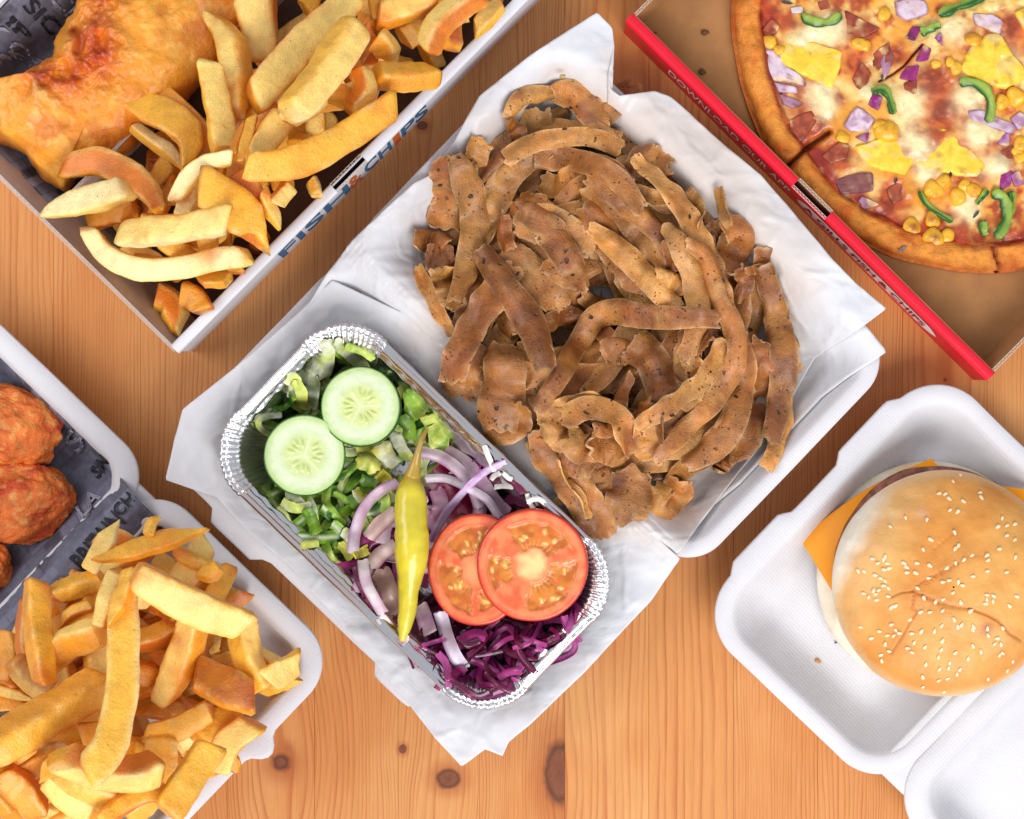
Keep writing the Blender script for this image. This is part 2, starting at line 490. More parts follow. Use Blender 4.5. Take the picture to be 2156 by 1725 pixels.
class Tray:
    def __init__(s, a0, a1, b0, b1, r, rim, prof, tabs=()):
        s.k = (a0, a1, b0, b1); s.r = r; s.rim = rim; s.prof = prof; s.tabs = tabs
        s.f = (CAMH - rim) / CAMH
        s.ds = [d for d, z in prof if d > 4]; s.zs = [z for d, z in prof if d > 4]
    def zat(s, X, Y):
        a, b = world2ab(X, Y, s.f)
        d = sd_rrect(a, b, *s.k, s.r)
        z = np.interp(d, s.ds, s.zs)
        return np.where(d < 0, s.rim + 0.25 * d, z), d
    def mesh(s, name, parent, mat=None):
        a0, a1, b0, b1 = s.k; V = []; rings = 0
        for j, (d, z) in enumerate(s.prof):
            P, N = rrect(a0 + d, a1 - d, b0 + d, b1 - d, s.r - d * 0.75)
            off = np.zeros(len(P))
            if d < 34:
                for ta, tb, hw, amp in s.tabs:
                    dist = np.hypot(P[:, 0] - ta, P[:, 1] - tb)
                    off += amp * (1 - sstep(hw * 0.72, hw * 1.05, dist)) * (1 - d / 34.0)
            P = P + N * off[:, None]
            wob = fbm(np.c_[P * 0.006, np.full(len(P), z * 0.01)], 5, 2) * 2.2
            P = P + N * wob[:, None]
            X, Y = ab2world(P[:, 0], P[:, 1], s.f)
            V.append(np.c_[X, Y, np.full(len(P), z) + wob * 0.8]); rings += 1
        n = len(V[0])
        X, Y = ab2world((a0 + a1) / 2, (b0 + b1) / 2, s.f)
        V = np.vstack(V + [np.array([[X, Y, s.prof[-1][1]]])])
        F = grid_faces(rings, n, True).tolist() + fan(rings * n, range((rings - 1) * n, rings * n), False)
        return mk(name, V, F, mat or PULP, parent=parent, kind=None)
    def base(s):
        z, d = s.zat(HGX, HGY)
        HM[:] = np.where(d > 0, np.maximum(HM, z + 2), HM)

def tray_profile(rim, lip, wall, floor, flat=12):
    # outside skirt, rolled lip, flat rim, wall, fillet, floor
    return [(3, rim - 14), (0, rim - 9), (0, rim - 3), (3, rim), (lip, rim + 1), (lip + 7, rim - 3), (lip + 14, rim - 12), (lip + wall * 0.55, rim * 0.45), (lip + wall * 0.85, floor + 14), (lip + wall, floor + 5), (lip + wall + 16, floor + 1), (lip + wall + 40, floor)]

# --- kebab clamshell
KR = 128
kb_base = Tray(885, 1888, -766, -128, 95, KR, tray_profile(KR, 26, 85, 10), tabs=[])
kb_lid = Tray(892, 1858, -128, 462, 95, KR - 22, tray_profile(KR - 22, 24, 70, 10),
              tabs=[(*img2ab(505, 1122), 78, 26), (*img2ab(830, 1448), 62, 22)])
kebab_box = thing('kebab_box', (*unproj(1050, 800, 0), 0), 'large open white moulded pulp clamshell box holding the kebab meat and foil salad tray', 'food box')
kb_base.mesh('base', kebab_box); kb_lid.mesh('lid', kebab_box)
# --- nugget and chip clamshell
NR = 138
ng_low = Tray(934, 1482, 505, 1240, 100, NR, tray_profile(NR, 34, 55, 10), tabs=[(*img2ab(580, 1602), 58, 34)])
ng_up = Tray(386, 934, 492, 1240, 100, NR, tray_profile(NR, 36, 60, 10))
nugget_box = thing('nugget_box', (*unproj(60, 1300, 0), 0), 'white moulded pulp clamshell box with chicken nuggets and chips', 'food box')
ng_low.mesh('base', nugget_box); ng_up.mesh('lid', nugget_box)
# --- burger clamshell
BR = 104
bg_base = Tray(1950, 2502, -814, -72, 118, BR, tray_profile(BR, 30, 84, 10),
               tabs=[(*img2ab(1828, 908), 96, 17), (*img2ab(1598, 1140), 92, 17)])
bg_lid = Tray(2502, 3060, -814, -72, 118, BR, tray_profile(BR, 40, 60, 12))
burger_box = thing('burger_box', (*unproj(2050, 1350, 0), 0), 'open white moulded pulp clamshell box under the sesame burger', 'food box')
bg_base.mesh('base', burger_box); bg_lid.mesh('lid', burger_box)
def hinge(parent, a0, a1, b0, b1, z, ref):
    n = 24; V = []
    P, N = rrect(a0, a1, b0, b1, 20, 8, 24)
    for d, zz in ((0, z - 12), (0, z - 4), (4, z), (20, z - 1)):
        Q, _ = rrect(a0 + d, a1 - d, b0 + d, b1 - d, max(20 - d, 3), 8, 24)
        X, Y = ab2world(Q[:, 0], Q[:, 1], ref.f); V.append(np.c_[X, Y, np.full(len(Q), zz)])
    m = len(P); X, Y = ab2world((a0 + a1) / 2, (b0 + b1) / 2, ref.f)
    V = np.vstack(V + [[[X, Y, z - 1]]])
    F = grid_faces(4, m, True).tolist() + fan(4 * m, range(3 * m, 4 * m))
    mk('hinge', V, F, PULP, parent=parent)
hinge(nugget_box, 880, 990, 534, 1210, NR - 5, ng_low)
hinge(burger_box, 2448, 2556, -780, -108, BR - 4, bg_base)
hinge(kebab_box, 930, 1840, -176, -80, KR - 14, kb_base)
for t in (kb_base, kb_lid, ng_low, ng_up, bg_base, bg_lid): t.base()

# ================================================================ paper sheets
def sheet(name, outline, center, zf, zref, mat, thick=1.2, n=220, rings=46, amp=5.0, fscale=0.012, seed=1, zoff=5.0, curl=0.0, parent=None, smooth_outline=False, **tags):
    O = resample_closed(outline, n, smooth_outline)
    f = (CAMH - zref) / CAMH
    t = np.linspace(0, 1, rings) ** 0.8
    c = np.array(center, float)
    P = c[None, None] + (O[None] - c[None, None]) * t[:, None, None]
    X = (P[..., 0] - CX) * f; Y = (CY - P[..., 1]) * f
    z = zf(X, Y)
    q = np.stack([X * fscale, Y * fscale, np.zeros_like(X)], -1)
    w = fbm(q, seed, 3)
    rid = 1 - np.abs(fbm(q * 0.55 + 9.1, seed + 5, 2)) * 2.4
    rid2 = 1 - np.abs(fbm(q * 1.3 + 3.7, seed + 15, 2)) * 4.0
    rid3 = 1 - np.abs(noise(q * np.array([0.5, 1.6, 1.0]) + 5.2, seed + 17)) * 5.0
    z = z + zoff + amp * w + amp * 0.8 * np.maximum(rid, 0) + amp + amp * 0.45 * np.maximum(rid2, 0) + amp * 0.5 * np.maximum(rid3, 0)
    z = z + curl * (t[:, None] ** 6) * (0.5 + 0.8 * fbm(q * 0.5, seed + 3, 2))
    V = np.stack([X, Y, z], -1).reshape(-1, 3)
    F = grid_faces(rings, n, True)
    o = mk(name, V, F, mat, parent=parent, **tags)
    m = o.modifiers.new('thickness', 'SOLIDIFY'); m.thickness = thick * S; m.offset = -1
    # dense copy of the surface for the height field
    hraise(V)
    for k_ in (0.33, 0.66):
        V2 = (V.reshape(rings, n, 3)[:-1] * (1 - k_) + V.reshape(rings, n, 3)[1:] * k_).reshape(-1, 3); hraise(V2)
    return o, V

def smooth2(fn, r=14):
    def g(X, Y):
        s = 0
        for dx, dy in ((0, 0), (r, 0), (-r, 0), (0, r), (0, -r), (r, r), (-r, r), (r, -r), (-r, -r)):
            s = s + fn(X + dx, Y + dy)
        return s / 9
    return g

def kz(X, Y):
    z1, d1 = kb_base.zat(X, Y); z2, d2 = kb_lid.zat(X, Y)
    a, b = world2ab(X, Y, kb_base.f)
    return np.where(b < -128, z1, z2)
kzs = smooth2(kz, 22)
FOILK = (961, 1806, -43, 404, 128)
def kz_lid(X, Y):
    # the sheet spans from the lid rim down the outside of the foil tray and under it
    a, b = world2ab(X, Y, (CAMH - 192) / CAMH)
    d = sd_rrect(a, b, *FOILK)
    z = np.interp(d, [-60, -18, 12, 34, 60], [112, 106, 92, 64, 14])
    return np.maximum(np.where(d < 60, np.minimum(z, 112), 14), np.where(b < -60, kz(X, Y), 12))
kzl = smooth2(kz_lid, 14)
def hatched(X, Y):
    return np.maximum(kzs(X, Y), hget(X, Y) + 0.5 - 5)

lid_sheet_outline = [(700, 590), (625, 663), (520, 755), (386, 862), (368, 930), (349, 1010), (400, 1028), (456, 1046), (520, 1115), (610, 1190), (700, 1290), (800, 1405), (868, 1490), (915, 1550), (972, 1613), (1022, 1576), (1058, 1591), (1072, 1560), (1112, 1528), (1230, 1415), (1372, 1262), (1430, 1175), (1250, 1010), (1000, 800), (850, 660)]
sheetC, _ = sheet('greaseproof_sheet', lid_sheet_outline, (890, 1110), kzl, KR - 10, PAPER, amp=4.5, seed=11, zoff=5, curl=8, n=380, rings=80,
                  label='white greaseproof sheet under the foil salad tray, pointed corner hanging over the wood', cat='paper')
sheetB_outline = [(1300, 220), (1420, 235), (1600, 420), (1795, 655), (1866, 741), (1790, 792), (1735, 835), (1560, 1020), (1440, 1120), (1200, 1000), (980, 760), (900, 560), (1000, 330)]
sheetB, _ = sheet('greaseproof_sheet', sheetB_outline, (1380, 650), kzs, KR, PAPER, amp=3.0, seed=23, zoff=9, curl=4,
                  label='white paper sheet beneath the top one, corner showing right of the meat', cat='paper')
sheetA_outline = [(1200, 66), (1257, 29), (1288, 60), (1292, 100), (1279, 160), (1283, 190), (1302, 207), (1330, 202), (1378, 194), (1412, 206), (1460, 248), (1530, 312), (1600, 370), (1655, 432), (1700, 488), (1748, 546), (1800, 598), (1864, 651), (1800, 698), (1728, 752), (1640, 900), (1545, 1015), (1425, 1165), (1350, 1110), (1200, 1010), (1000, 900), (800, 850), (690, 860), (594, 782), (628, 680), (690, 575), (740, 510), (872, 388), (905, 372), (958, 300), (984, 250), (1010, 205), (1110, 125)]
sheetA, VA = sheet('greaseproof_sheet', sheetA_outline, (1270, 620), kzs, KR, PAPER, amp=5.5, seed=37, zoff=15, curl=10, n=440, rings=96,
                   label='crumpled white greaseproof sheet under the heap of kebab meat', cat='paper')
# ================================================================ text helper
def text_mesh(body, bold=False):
    cu = bpy.data.curves.new('txt', 'FONT'); cu.body = body
    cu.resolution_u = 4
    if bold: cu.offset = 0.02
    o = bpy.data.objects.new('txt', cu); COL.objects.link(o)
    dg = bpy.context.evaluated_depsgraph_get()
    me = bpy.data.meshes.new_from_object(o.evaluated_get(dg))
    bpy.data.objects.remove(o); bpy.data.curves.remove(cu)
    bm = bmesh.new(); bm.from_mesh(me); bpy.data.meshes.remove(me)
    bmesh.ops.triangulate(bm, faces=bm.faces)
    return bm

def lettering(body, mat, parent, mapper, name='lettering', cuts=0, bold=False, label=None):
    """mapper((u,v) with u in 0..1 along the text, v in 0..1 cap height) -> world px"""
    bm = text_mesh(body, bold)
    if cuts: bmesh.ops.subdivide_edges(bm, edges=bm.edges, cuts=cuts, use_grid_fill=False)
    bmesh.ops.triangulate(bm, faces=bm.faces)
    P = np.array([v.co[:2] for v in bm.verts])
    u = (P[:, 0] - P[:, 0].min()) / (P[:, 0].max() - P[:, 0].min()); v = (P[:, 1] - P[:, 1].min()) / (P[:, 1].max() - P[:, 1].min())
    V = mapper(u, v)
    bm.verts.ensure_lookup_table()
    F = [[x.index for x in f.verts] for f in bm.faces]
    bm.free()
    return mk(name, V, F, mat, parent=parent, smooth=False, label=label)

def quad_strip(parent, name, P, mat, **kw):
    return mk(name, np.array(P, float), [[0, 1, 2, 3]], mat, parent=parent, smooth=False, **kw)

def corrugated(parent, A, B, up_n, t=5.0, pitch=11.0):
    """open corrugated edge along A->B (3D px): two thin liners and a wave between, seen from above"""
    A = np.array(A, float); B = np.array(B, float)
    L = np.linalg.norm(B - A); d = (B - A) / L
    nrm = np.array(up_n, float)
    n = int(L / pitch * 6)
    s = np.linspace(0, L, n)
    wv = np.sin(s / pitch * 2 * math.pi) * (t * 0.5 - 0.6)
    V = []; F = []
    for k_, (off, w) in enumerate(((-t / 2, None), (t / 2, None), (0, wv))):
        o = off + (w if w is not None else 0 * s)
        for sgn in (-0.55, 0.55):
            V.append(A + d * s[:, None] + nrm * (o + sgn)[:, None] + np.array([0, 0, 0.4]))
        base = 2 * k_ * n
        F += [[base + i, base + i + 1, base + n + i + 1, base + n + i] for i in range(n - 1)]
    return mk('corrugated_edge', np.vstack(V), F, CORRPALE, parent=parent, smooth=False)

def slab(name, parent, A, B, Ab, Bb, nrm, t, mat, bev=1.0):
    """board panel: top edge A-B, bottom edge Ab-Bb, thickened by t along nrm (all 3D px)"""
    A, B, Ab, Bb, n = [np.array(v, float) for v in (A, B, Ab, Bb, nrm)]
    V = np.array([Ab, Bb, Bb + n * t, Ab + n * t, A, B, B + n * t, A + n * t])
    F = [[3, 2, 1, 0], [4, 5, 6, 7], [0, 1, 5, 4], [1, 2, 6, 5], [2, 3, 7, 6], [3, 0, 4, 7]]
    o = mk(name, V, F, mat, parent=parent, smooth=False)
    if bev: bevel_obj(o, bev, 2)
    return o

def up3(x, y, z): return np.array([*unproj(x, y, z), z])

DARKCARD = plain('shaded_liner_card', lin(92, 66, 52), 0.5, 0.3, var=0.3)  # dark liner paper plus shade under the chips, put into the floor colour
# ================================================================ white fish and chip box
FZ = 185.0
fb_o = (*unproj(300, 300, 0), 0)
fish_box = thing('fish_box', fb_o, 'white cardboard takeaway box with a divider holding battered fish and chips', 'food box')
# directions in world px: along the lettered wall (up-right) and outwards (down-right)
A0 = up3(378, 742, FZ); A1 = up3(1112, 0, FZ)
fu = (A1 - A0) / np.linalg.norm(A1 - A0)
fv = np.array([fu[1], -fu[0], 0.0])
FL = 1190.0; FW = 760.0; RIMW = 24.0
def fp(u, v, z):  # u along the wall from the front corner, v inwards from the outer rim edge
    p = A0 + fu * u - fv * v; return np.array([p[0], p[1], z])
# floor
V, F = box_mesh(np.array([fp(20, FW - 30, 1), fp(20, 14, 1), fp(FL - 30, 14, 1), fp(FL - 30, FW - 30, 1)]), np.array([fp(20, FW - 30, 6), fp(20, 14, 6), fp(FL - 30, 14, 6), fp(FL - 30, FW - 30, 6)]))
mk('floor_panel', V, F, DARKCARD, parent=fish_box, smooth=False)
# double lettered wall with its slot: outer skin, top roll (three pieces round the slot), inner skin
s0, s1 = 0.0, FL
u_a = float(np.dot(up3(706, 400, FZ)[:2] - A0[:2], fu[:2])); u_b = float(np.dot(up3(770, 337, FZ)[:2] - A0[:2], fu[:2]))
BOT = 3.0
slab('outer_wall', fish_box, fp(0, 3, FZ - 5), fp(FL, 3, FZ - 5), fp(BOT, BOT + 3, 0), fp(FL - BOT, BOT + 3, 0), -fv, 4, WHITECARD)
slab('inner_wall', fish_box, fp(4, RIMW - 4, FZ - 5), fp(FL, RIMW - 4, FZ - 5), fp(BOT + 4, RIMW + 12, 2), fp(FL - BOT, RIMW + 12, 2), fv, 4, WHITECARD)
for (ua, ub) in ((-3, u_a), (u_b, FL)):
    n = 10; V = []
    for u in np.linspace(ua, ub, 14):
        for i in range(n):
            q = math.pi * i / (n - 1)
            w = fbm(np.array([[u * 0.01, i * 0.4, 2.0]]), 3, 2)[0] * 1.2
            V.append(fp(u, RIMW / 2 - math.cos(q) ** 1 * (RIMW / 2) * 1.0, FZ - 9 + 9 * math.sin(q) ** 0.55 + w))
    V = np.array(V); F = grid_faces(14, n, False, True).tolist()
    F += [list(range(n)), list(range(13 * n, 14 * n))[::-1]]
    mk('rolled_rim', V, F, WHITECARD, parent=fish_box, sharp=40)
corrugated(fish_box, fp(u_a, RIMW - 4, FZ - 3.5), fp(u_b, RIMW - 4, FZ - 3.5), -fv, 6.0, 10)
corrugated(fish_box, fp(u_a, 4, FZ - 4.2), fp(u_b, 4, FZ - 4.2), -fv, 5.0, 10)
quad_strip(fish_box, 'slot_lining', [fp(u_a, 6, 70), fp(u_b, 6, 70), fp(u_b, RIMW - 5, 70), fp(u_a, RIMW - 5, 70)], CORR)
# front (lower-left) single corrugated wall, leaning outwards
slab('end_wall', fish_box, fp(-6, 10, FZ - 4), fp(-6, FW, FZ - 4), fp(52, 14, 3), fp(52, FW - 20, 3), fu, 5, GREYCARD)
corrugated(fish_box, fp(-3.5, 8, FZ - 3.2), fp(-3.5, FW, FZ - 3.2), fu, 6.5, 12)
slab('end_wall', fish_box, fp(FL + 4, 10, FZ - 4), fp(FL + 4, FW, FZ - 4), fp(FL - 50, 14, 3), fp(FL - 50, FW - 20, 3), -fu, 5, GREYCARD)
slab('back_wall', fish_box, fp(0, FW, FZ - 4), fp(FL, FW, FZ - 4), fp(20, FW - 30, 3), fp(FL - 20, FW - 30, 3), fv, 5, WHITECARD)
# divider
DZ = 150.0
dv0 = up3(155, 405, DZ); dv1 = up3(571, 5, DZ)
DVV = float(np.dot(A0[:2] - dv0[:2], fv[:2]))
slab('divider', fish_box, fp(40, DVV, DZ), fp(FL - 30, DVV, DZ), fp(46, DVV, 7), fp(FL - 34, DVV, 7), -fv, 5, GREYCARD)
corrugated(fish_box, fp(40, DVV + 2.5, DZ + 0.8), fp(FL - 30, DVV + 2.5, DZ + 0.8), -fv, 5.5, 11)
# lettering on the outer skin
def wall_map(P0, u0, u1, v0, v1, off):
    def m(u, v):
        uu = u0 + (u1 - u0) * u; z = v0 + (v1 - v0) * v
        vv = BOT + 3 + (0 - BOT) * (z / (FZ - 5)) - off
        return np.stack([A0[0] + fu[0] * uu - fv[0] * vv, A0[1] + fu[1] * uu - fv[1] * vv, z], -1)
    return m
def wall_u(x, y): return float(np.dot(up3(x, y, FZ * 0.6)[:2] - A0[:2], fu[:2]))
lettering('FISH', BLUEINK, fish_box, wall_map(0, wall_u(590, 540), wall_u(738, 397), 22, 158, 1.2), bold=True)
lettering('&', ORANGEINK, fish_box, wall_map(0, wall_u(738, 397), wall_u(766, 369), 16, 164, 1.2), bold=True)
lettering('CH', BLUEINK, fish_box, wall_map(0, wall_u(771, 362), wall_u(826, 306), 22, 158, 1.2), bold=True)
lettering('I', ORANGEINK, fish_box, wall_map(0, wall_u(832, 301), wall_u(846, 287), 16, 164, 1.2), bold=True)
lettering('PS', BLUEINK, fish_box, wall_map(0, wall_u(849, 284), wall_u(904, 229), 22, 158, 1.2), bold=True)

def in_fish_box(X, Y):
    u = (X - A0[0]) * fu[0] + (Y - A0[1]) * fu[1]; v = -((X - A0[0]) * fv[0] + (Y - A0[1]) * fv[1])
    return u, v
u_, v_ = in_fish_box(HGX, HGY)
m_ = (u_ > -6) & (u_ < FL) & (v_ > 0) & (v_ < FW)
wall_z = np.maximum(np.interp(u_, [-6, 52], [FZ, 6]), np.interp(v_, [0, RIMW + 4, RIMW + 14], [FZ, FZ, 6]))
wall_z = np.maximum(wall_z, np.interp(np.abs(v_ - DVV - 2.5), [0, 5, 9], [DZ, DZ, 6]))
HM[:] = np.where(m_, np.maximum(HM, wall_z), HM)

# newsprint liner of the fish half
def fz(X, Y):
    u, v = in_fish_box(X, Y)
    z = np.maximum(np.interp(u, [-6, 60], [FZ - 30, 8]), np.interp(v, [DVV, DVV + 30], [70, 8]))
    return np.maximum(z, np.interp(v, [FW - 90, FW], [8, FZ]))
def w2i(p): # world px -> img at its own z
    f = (CAMH - p[2]) / CAMH; return (p[0] / f + CX, CY - p[1] / f)
lo = [w2i(fp(24, DVV + 12, 60)), w2i(fp(300, DVV + 12, 60)), w2i(fp(700, DVV + 12, 60)), w2i(fp(FL - 60, DVV + 12, 60)), w2i(fp(FL - 60, FW - 12, 60)), w2i(fp(500, FW - 12, 60)), w2i(fp(24, FW - 12, 60)), w2i(fp(22, DVV + 150, 60))]
fish_liner, _ = sheet('newsprint_liner', lo, w2i(fp(560, (DVV + FW) / 2, 60)), smooth2(fz, 16), 60, LINER, amp=7, seed=5, zoff=4, fscale=0.02, n=160, rings=40,
                      label='dark printed newspaper liner under the battered fish', cat='paper')
def flat_text(body, mat, parent, origin, ang, length, height, zf, lift=3.0, bold=True, skew=0.0):
    """text laid on a sheet: origin = image position of its lower-left corner, ang = reading direction in image degrees (clockwise down)"""
    d = np.array([math.cos(math.radians(ang)), math.sin(math.radians(ang))]); up = np.array([d[1], -d[0]])
    def m(u, v):
        p = np.array(origin)[None] + d[None] * (u * length)[:, None] + up[None] * (v * height)[:, None]
        zr = 120.0; f = (CAMH - zr) / CAMH
        X = (p[:, 0] - CX) * f; Y = (CY - p[:, 1]) * f
        return np.stack([X, Y, zf(X, Y) + lift], -1)
    return lettering(body, mat, parent, m, name='printed_word', cuts=2, bold=bold)
def hsurf(X, Y): # smooth sample of the height field
    s = 0
    for dx, dy in ((0, 0), (8, 0), (-8, 0), (0, 8), (0, -8)): s = s + hget(X + dx, Y + dy)
    return s / 5
flat_text('SICK OF', INK_DARK, fish_liner, (52, 22), 47, 150, 34, hsurf, 7)
flat_text('IP', INK_DARK, fish_liner, (18, 56), 47, 36, 24, hsurf, 7)
flat_text('C', INK_LIGHT, fish_liner, (-30, 160), 25, 110, 85, hsurf, 8)
flat_text('SICK OF', INK_LIGHT, fish_liner, (-60, 30), 47, 150, 34, hsurf, 8)
flat_text('CH', INK_LIGHT, fish_liner, (96, -6), 47, 70, 40, hsurf, 8)
flat_text('CH', INK_LIGHT, fish_liner, (96, 345), 30, 60, 26, hsurf, 6)
flat_text('S', INK_DARK, fish_liner, (140, 45), 47, 30, 44, hsurf, 7)

# newsprint liner of the nugget box
def nz(X, Y):
    z1, d1 = ng_up.zat(X, Y); z2, d2 = ng_low.zat(X, Y)
    a, b = world2ab(X, Y, ng_up.f)
    z = np.where(a < 934, z1, z2)
    return np.minimum(z, NR)
nzs_ = smooth2(nz, 20)
def nzs(X, Y):
    a, b = world2ab(X, Y, ng_up.f)
    q = (a - 934) / 95.0
    return np.maximum(nzs_(X, Y), (NR + 12) * np.exp(-np.abs(q) ** 2.2))
nl = [(-120, 640), (-20, 735), (75, 827), (160, 905), (228, 974), (285, 1032), (331, 1083), (345, 1130), (260, 1200), (150, 1290), (60, 1370), (-80, 1480), (-200, 1500), (-320, 1300), (-330, 1000), (-240, 760)]
nug_liner, _ = sheet('newsprint_liner', nl, (20, 1080), nzs, 110, LINER, amp=6, seed=9, zoff=4, fscale=0.016, n=200, rings=50,
                     label='grey printed newspaper liner draped under the chicken nuggets', cat='paper')
flat_text('BRITAIN', INK_DARK, nug_liner, (186, 1200), -49, 134, 42, hsurf, 5)
flat_text('SIN', INK_DARK, nug_liner, (196, 1012), -48, 48, 32, hsurf, 5)
flat_text('S', INK_LIGHT, nug_liner, (150, 960), -48, 40, 46, hsurf, 5)
flat_text('LA', INK_LIGHT, nug_liner, (178, 1092), -50, 60, 34, hsurf, 5)
flat_text('CH', INK_DARK, nug_liner, (262, 1088), -48, 50, 28, hsurf, 5)

# ================================================================ red pizza box
PZ = 122.0
B0 = up3(1317, 45, PZ); B1 = up3(2078, 801, PZ)
pu = (B1 - B0) / np.linalg.norm(B1 - B0)      # along the red wall, down-right
pv = np.array([-pu[1], pu[0], 0.0])           # inwards, up-right
PL = float(np.linalg.norm(B1 - B0))
def pp(u, v, z):
    p = B0 + pu * u + pv * v; return np.array([p[0], p[1], z])
PDEP = 1150.0
pizza_box = thing('pizza_box', tuple(pp(PL / 2, 300, 0)), 'open pizza box with a bright red front wall and brown card inside', 'pizza box')
V, F = box_mesh(np.array([pp(2, 4, 1), pp(PL - 2, 4, 1), pp(PL - 2, PDEP, 1), pp(2, PDEP, 1)]), np.array([pp(2, 4, 8), pp(PL - 2, 4, 8), pp(PL - 2, PDEP, 8), pp(2, PDEP, 8)]))
mk('floor_panel', V, F, KRAFT, parent=pizza_box, smooth=False)
PRW = 24.0
slab('front_wall', pizza_box, pp(0, 0, PZ - 3), pp(PL, 0, PZ - 3), pp(3, 0, 0), pp(PL - 3, 0, 0), pv, 4, REDCARD)
slab('inner_wall', pizza_box, pp(4, PRW - 4, PZ - 3), pp(PL - 4, PRW - 4, PZ - 3), pp(6, PRW - 3, 8.5), pp(PL - 6, PRW - 3, 8.5), pv, 4, KRAFT)
def pizza_u(x, y, z=PZ): return float(np.dot(up3(x, y, z)[:2] - B0[:2], pu[:2]))
ua, ub = pizza_u(1664, 396), pizza_u(1737, 462)
for (a, b) in ((-1, ua), (ub, PL + 1)):
    n = 8; V = []
    for u in np.linspace(a, b, 16):
        for i in range(n):
            t = i / (n - 1)
            w = fbm(np.array([[u * 0.012, i * 0.3, 8.0]]), 13, 2)[0] * 1.0
            V.append(pp(u, -0.6 + t * (PRW + 1.2), PZ - 6 + 7 * (1 - abs(2 * t - 1) ** 4) + w))
    V = np.array(V); F = grid_faces(16, n, False, False).tolist()
    F += [list(range(n))[::-1], list(range(15 * n, 16 * n))]
    mk('folded_rim', V, F, REDCARD, parent=pizza_box, sharp=50)
corrugated(pizza_box, pp(ua, 2.6, PZ - 2.0), pp(ub, 2.6, PZ - 2.0), pv, 5.5, 9)
corrugated(pizza_box, pp(ua, PRW - 2.5, PZ - 2.0), pp(ub, PRW - 2.5, PZ - 2.0), pv, 5.5, 9)
quad_strip(pizza_box, 'slot_lining', [pp(ua, 5, 40), pp(ub, 5, 40), pp(ub, PRW - 4, 40), pp(ua, PRW - 4, 40)], CORR)
for uu, sg in ((0, 1), (PL, -1)):
    slab('side_wall', pizza_box, pp(uu + 2 * sg, PRW, PZ - 6), pp(uu + 2 * sg, PDEP, PZ - 6), pp(uu + 16 * sg, PRW, 8), pp(uu + 16 * sg, PDEP, 8), pu * sg, 5, KRAFT)
    corrugated(pizza_box, pp(uu + 4.5 * sg, PRW, PZ - 5.2), pp(uu + 4.5 * sg, PDEP, PZ - 5.2), pu, 5.5, 11)
slab('back_wall', pizza_box, pp(0, PDEP, PZ - 4), pp(PL, PDEP, PZ - 4), pp(0, PDEP, 1), pp(PL, PDEP, 1), pv, 5, KRAFT)
def red_map(u0, u1, z0, z1, off=1.0):
    def m(u, v):
        uu = u0 + (u1 - u0) * u; z = z0 + (z1 - z0) * v
        return np.stack([B0[0] + pu[0] * uu - pv[0] * off, B0[1] + pu[1] * uu - pv[1] * off, z], -1)
    return m
lettering('DOWNLOAD OUR APP', PINKWHITE, pizza_box, red_map(pizza_u(1400, 158, 70), pizza_u(1657, 408, 70), 42, 86))
# pale lozenge with red lettering
L0, L1 = pizza_u(1671, 424, 60), pizza_u(1967, 714, 60)
n = 40; t = np.linspace(0, 1, n)
hw = np.minimum(1, np.minimum(t, 1 - t) / 0.07) ** 0.6
V = np.vstack([red_map(L0, L1, 0, 1, 1.0)(t, 62 + 30 * hw), red_map(L0, L1, 0, 1, 1.0)(t, 62 - 30 * hw)])
mk('printed_lozenge', V, [[i, n + i, n + i + 1, i + 1][::-1] for i in range(n - 1)], PINKWHITE, parent=pizza_box, smooth=False)
lettering('A GILLS FISH & CHIPS', REDINK, pizza_box, red_map(L0 + 24, L1 - 34, 42, 82, 2.0), bold=True)

# grease spots on the box floor are part of the kraft colour; small crumbs lie on it
# ================================================================ chips
CHIP = organic('fried_potato', rough=0.36, spec=0.5, var=0.14, vscale=95, bump=0.0008, bscale=850, bumpw=0.5, sss=0.0, coat=0.15, hue=(lin(222, 132, 30), 0.56, 0.5), fine=0.14, dots=(420.0, 0.10, lin(120, 62, 18), 0.6), glossvar=0.08)
PALE, CREAM, GOLD, AMBER, ORNG, BRWN = lin(253, 214, 118), lin(254, 233, 168), lin(247, 182, 58), lin(240, 158, 38), lin(222, 118, 28), lin(178, 82, 24)
TONES = {'p': [CREAM, PALE, GOLD, PALE], 'g': [GOLD, AMBER, PALE, GOLD], 'pg': [PALE, GOLD, CREAM, AMBER], 'o': [GOLD, ORNG, PALE, AMBER], 'b': [AMBER, BRWN, GOLD, ORNG], 'po': [PALE, AMBER, GOLD, ORNG]}

def frames(P):
    T = np.gradient(P, axis=0); T /= np.linalg.norm(T, axis=1)[:, None] + 1e-9
    up = np.array([0, 0, 1.0])
    Sd = np.cross(T, up); Sd /= np.linalg.norm(Sd, axis=1)[:, None] + 1e-9
    U = np.cross(Sd, T)
    return T, Sd, U

def rest_line(XY, w):
    """height of the lowest straight line that rests on the height field under a path"""
    d = np.gradient(XY, axis=0); nrm = np.stack([d[:, 1], -d[:, 0]], 1); nrm /= np.linalg.norm(nrm, axis=1)[:, None] + 1e-9
    hs = np.max([hget(*(XY + nrm * o * w).T) for o in (-0.28, 0, 0.28)], axis=0)
    s = np.r_[0, np.cumsum(np.linalg.norm(np.diff(XY, axis=0), axis=1))]
    mid = s[-1] / 2; best = None
    for b in np.linspace(-0.42, 0.42, 29):
        a = np.max(hs - b * s)
        v = a + b * mid + 14 * abs(b)
        if best is None or v < best[0]: best = (v, a, b)
    return best[1] + best[2] * s, nrm

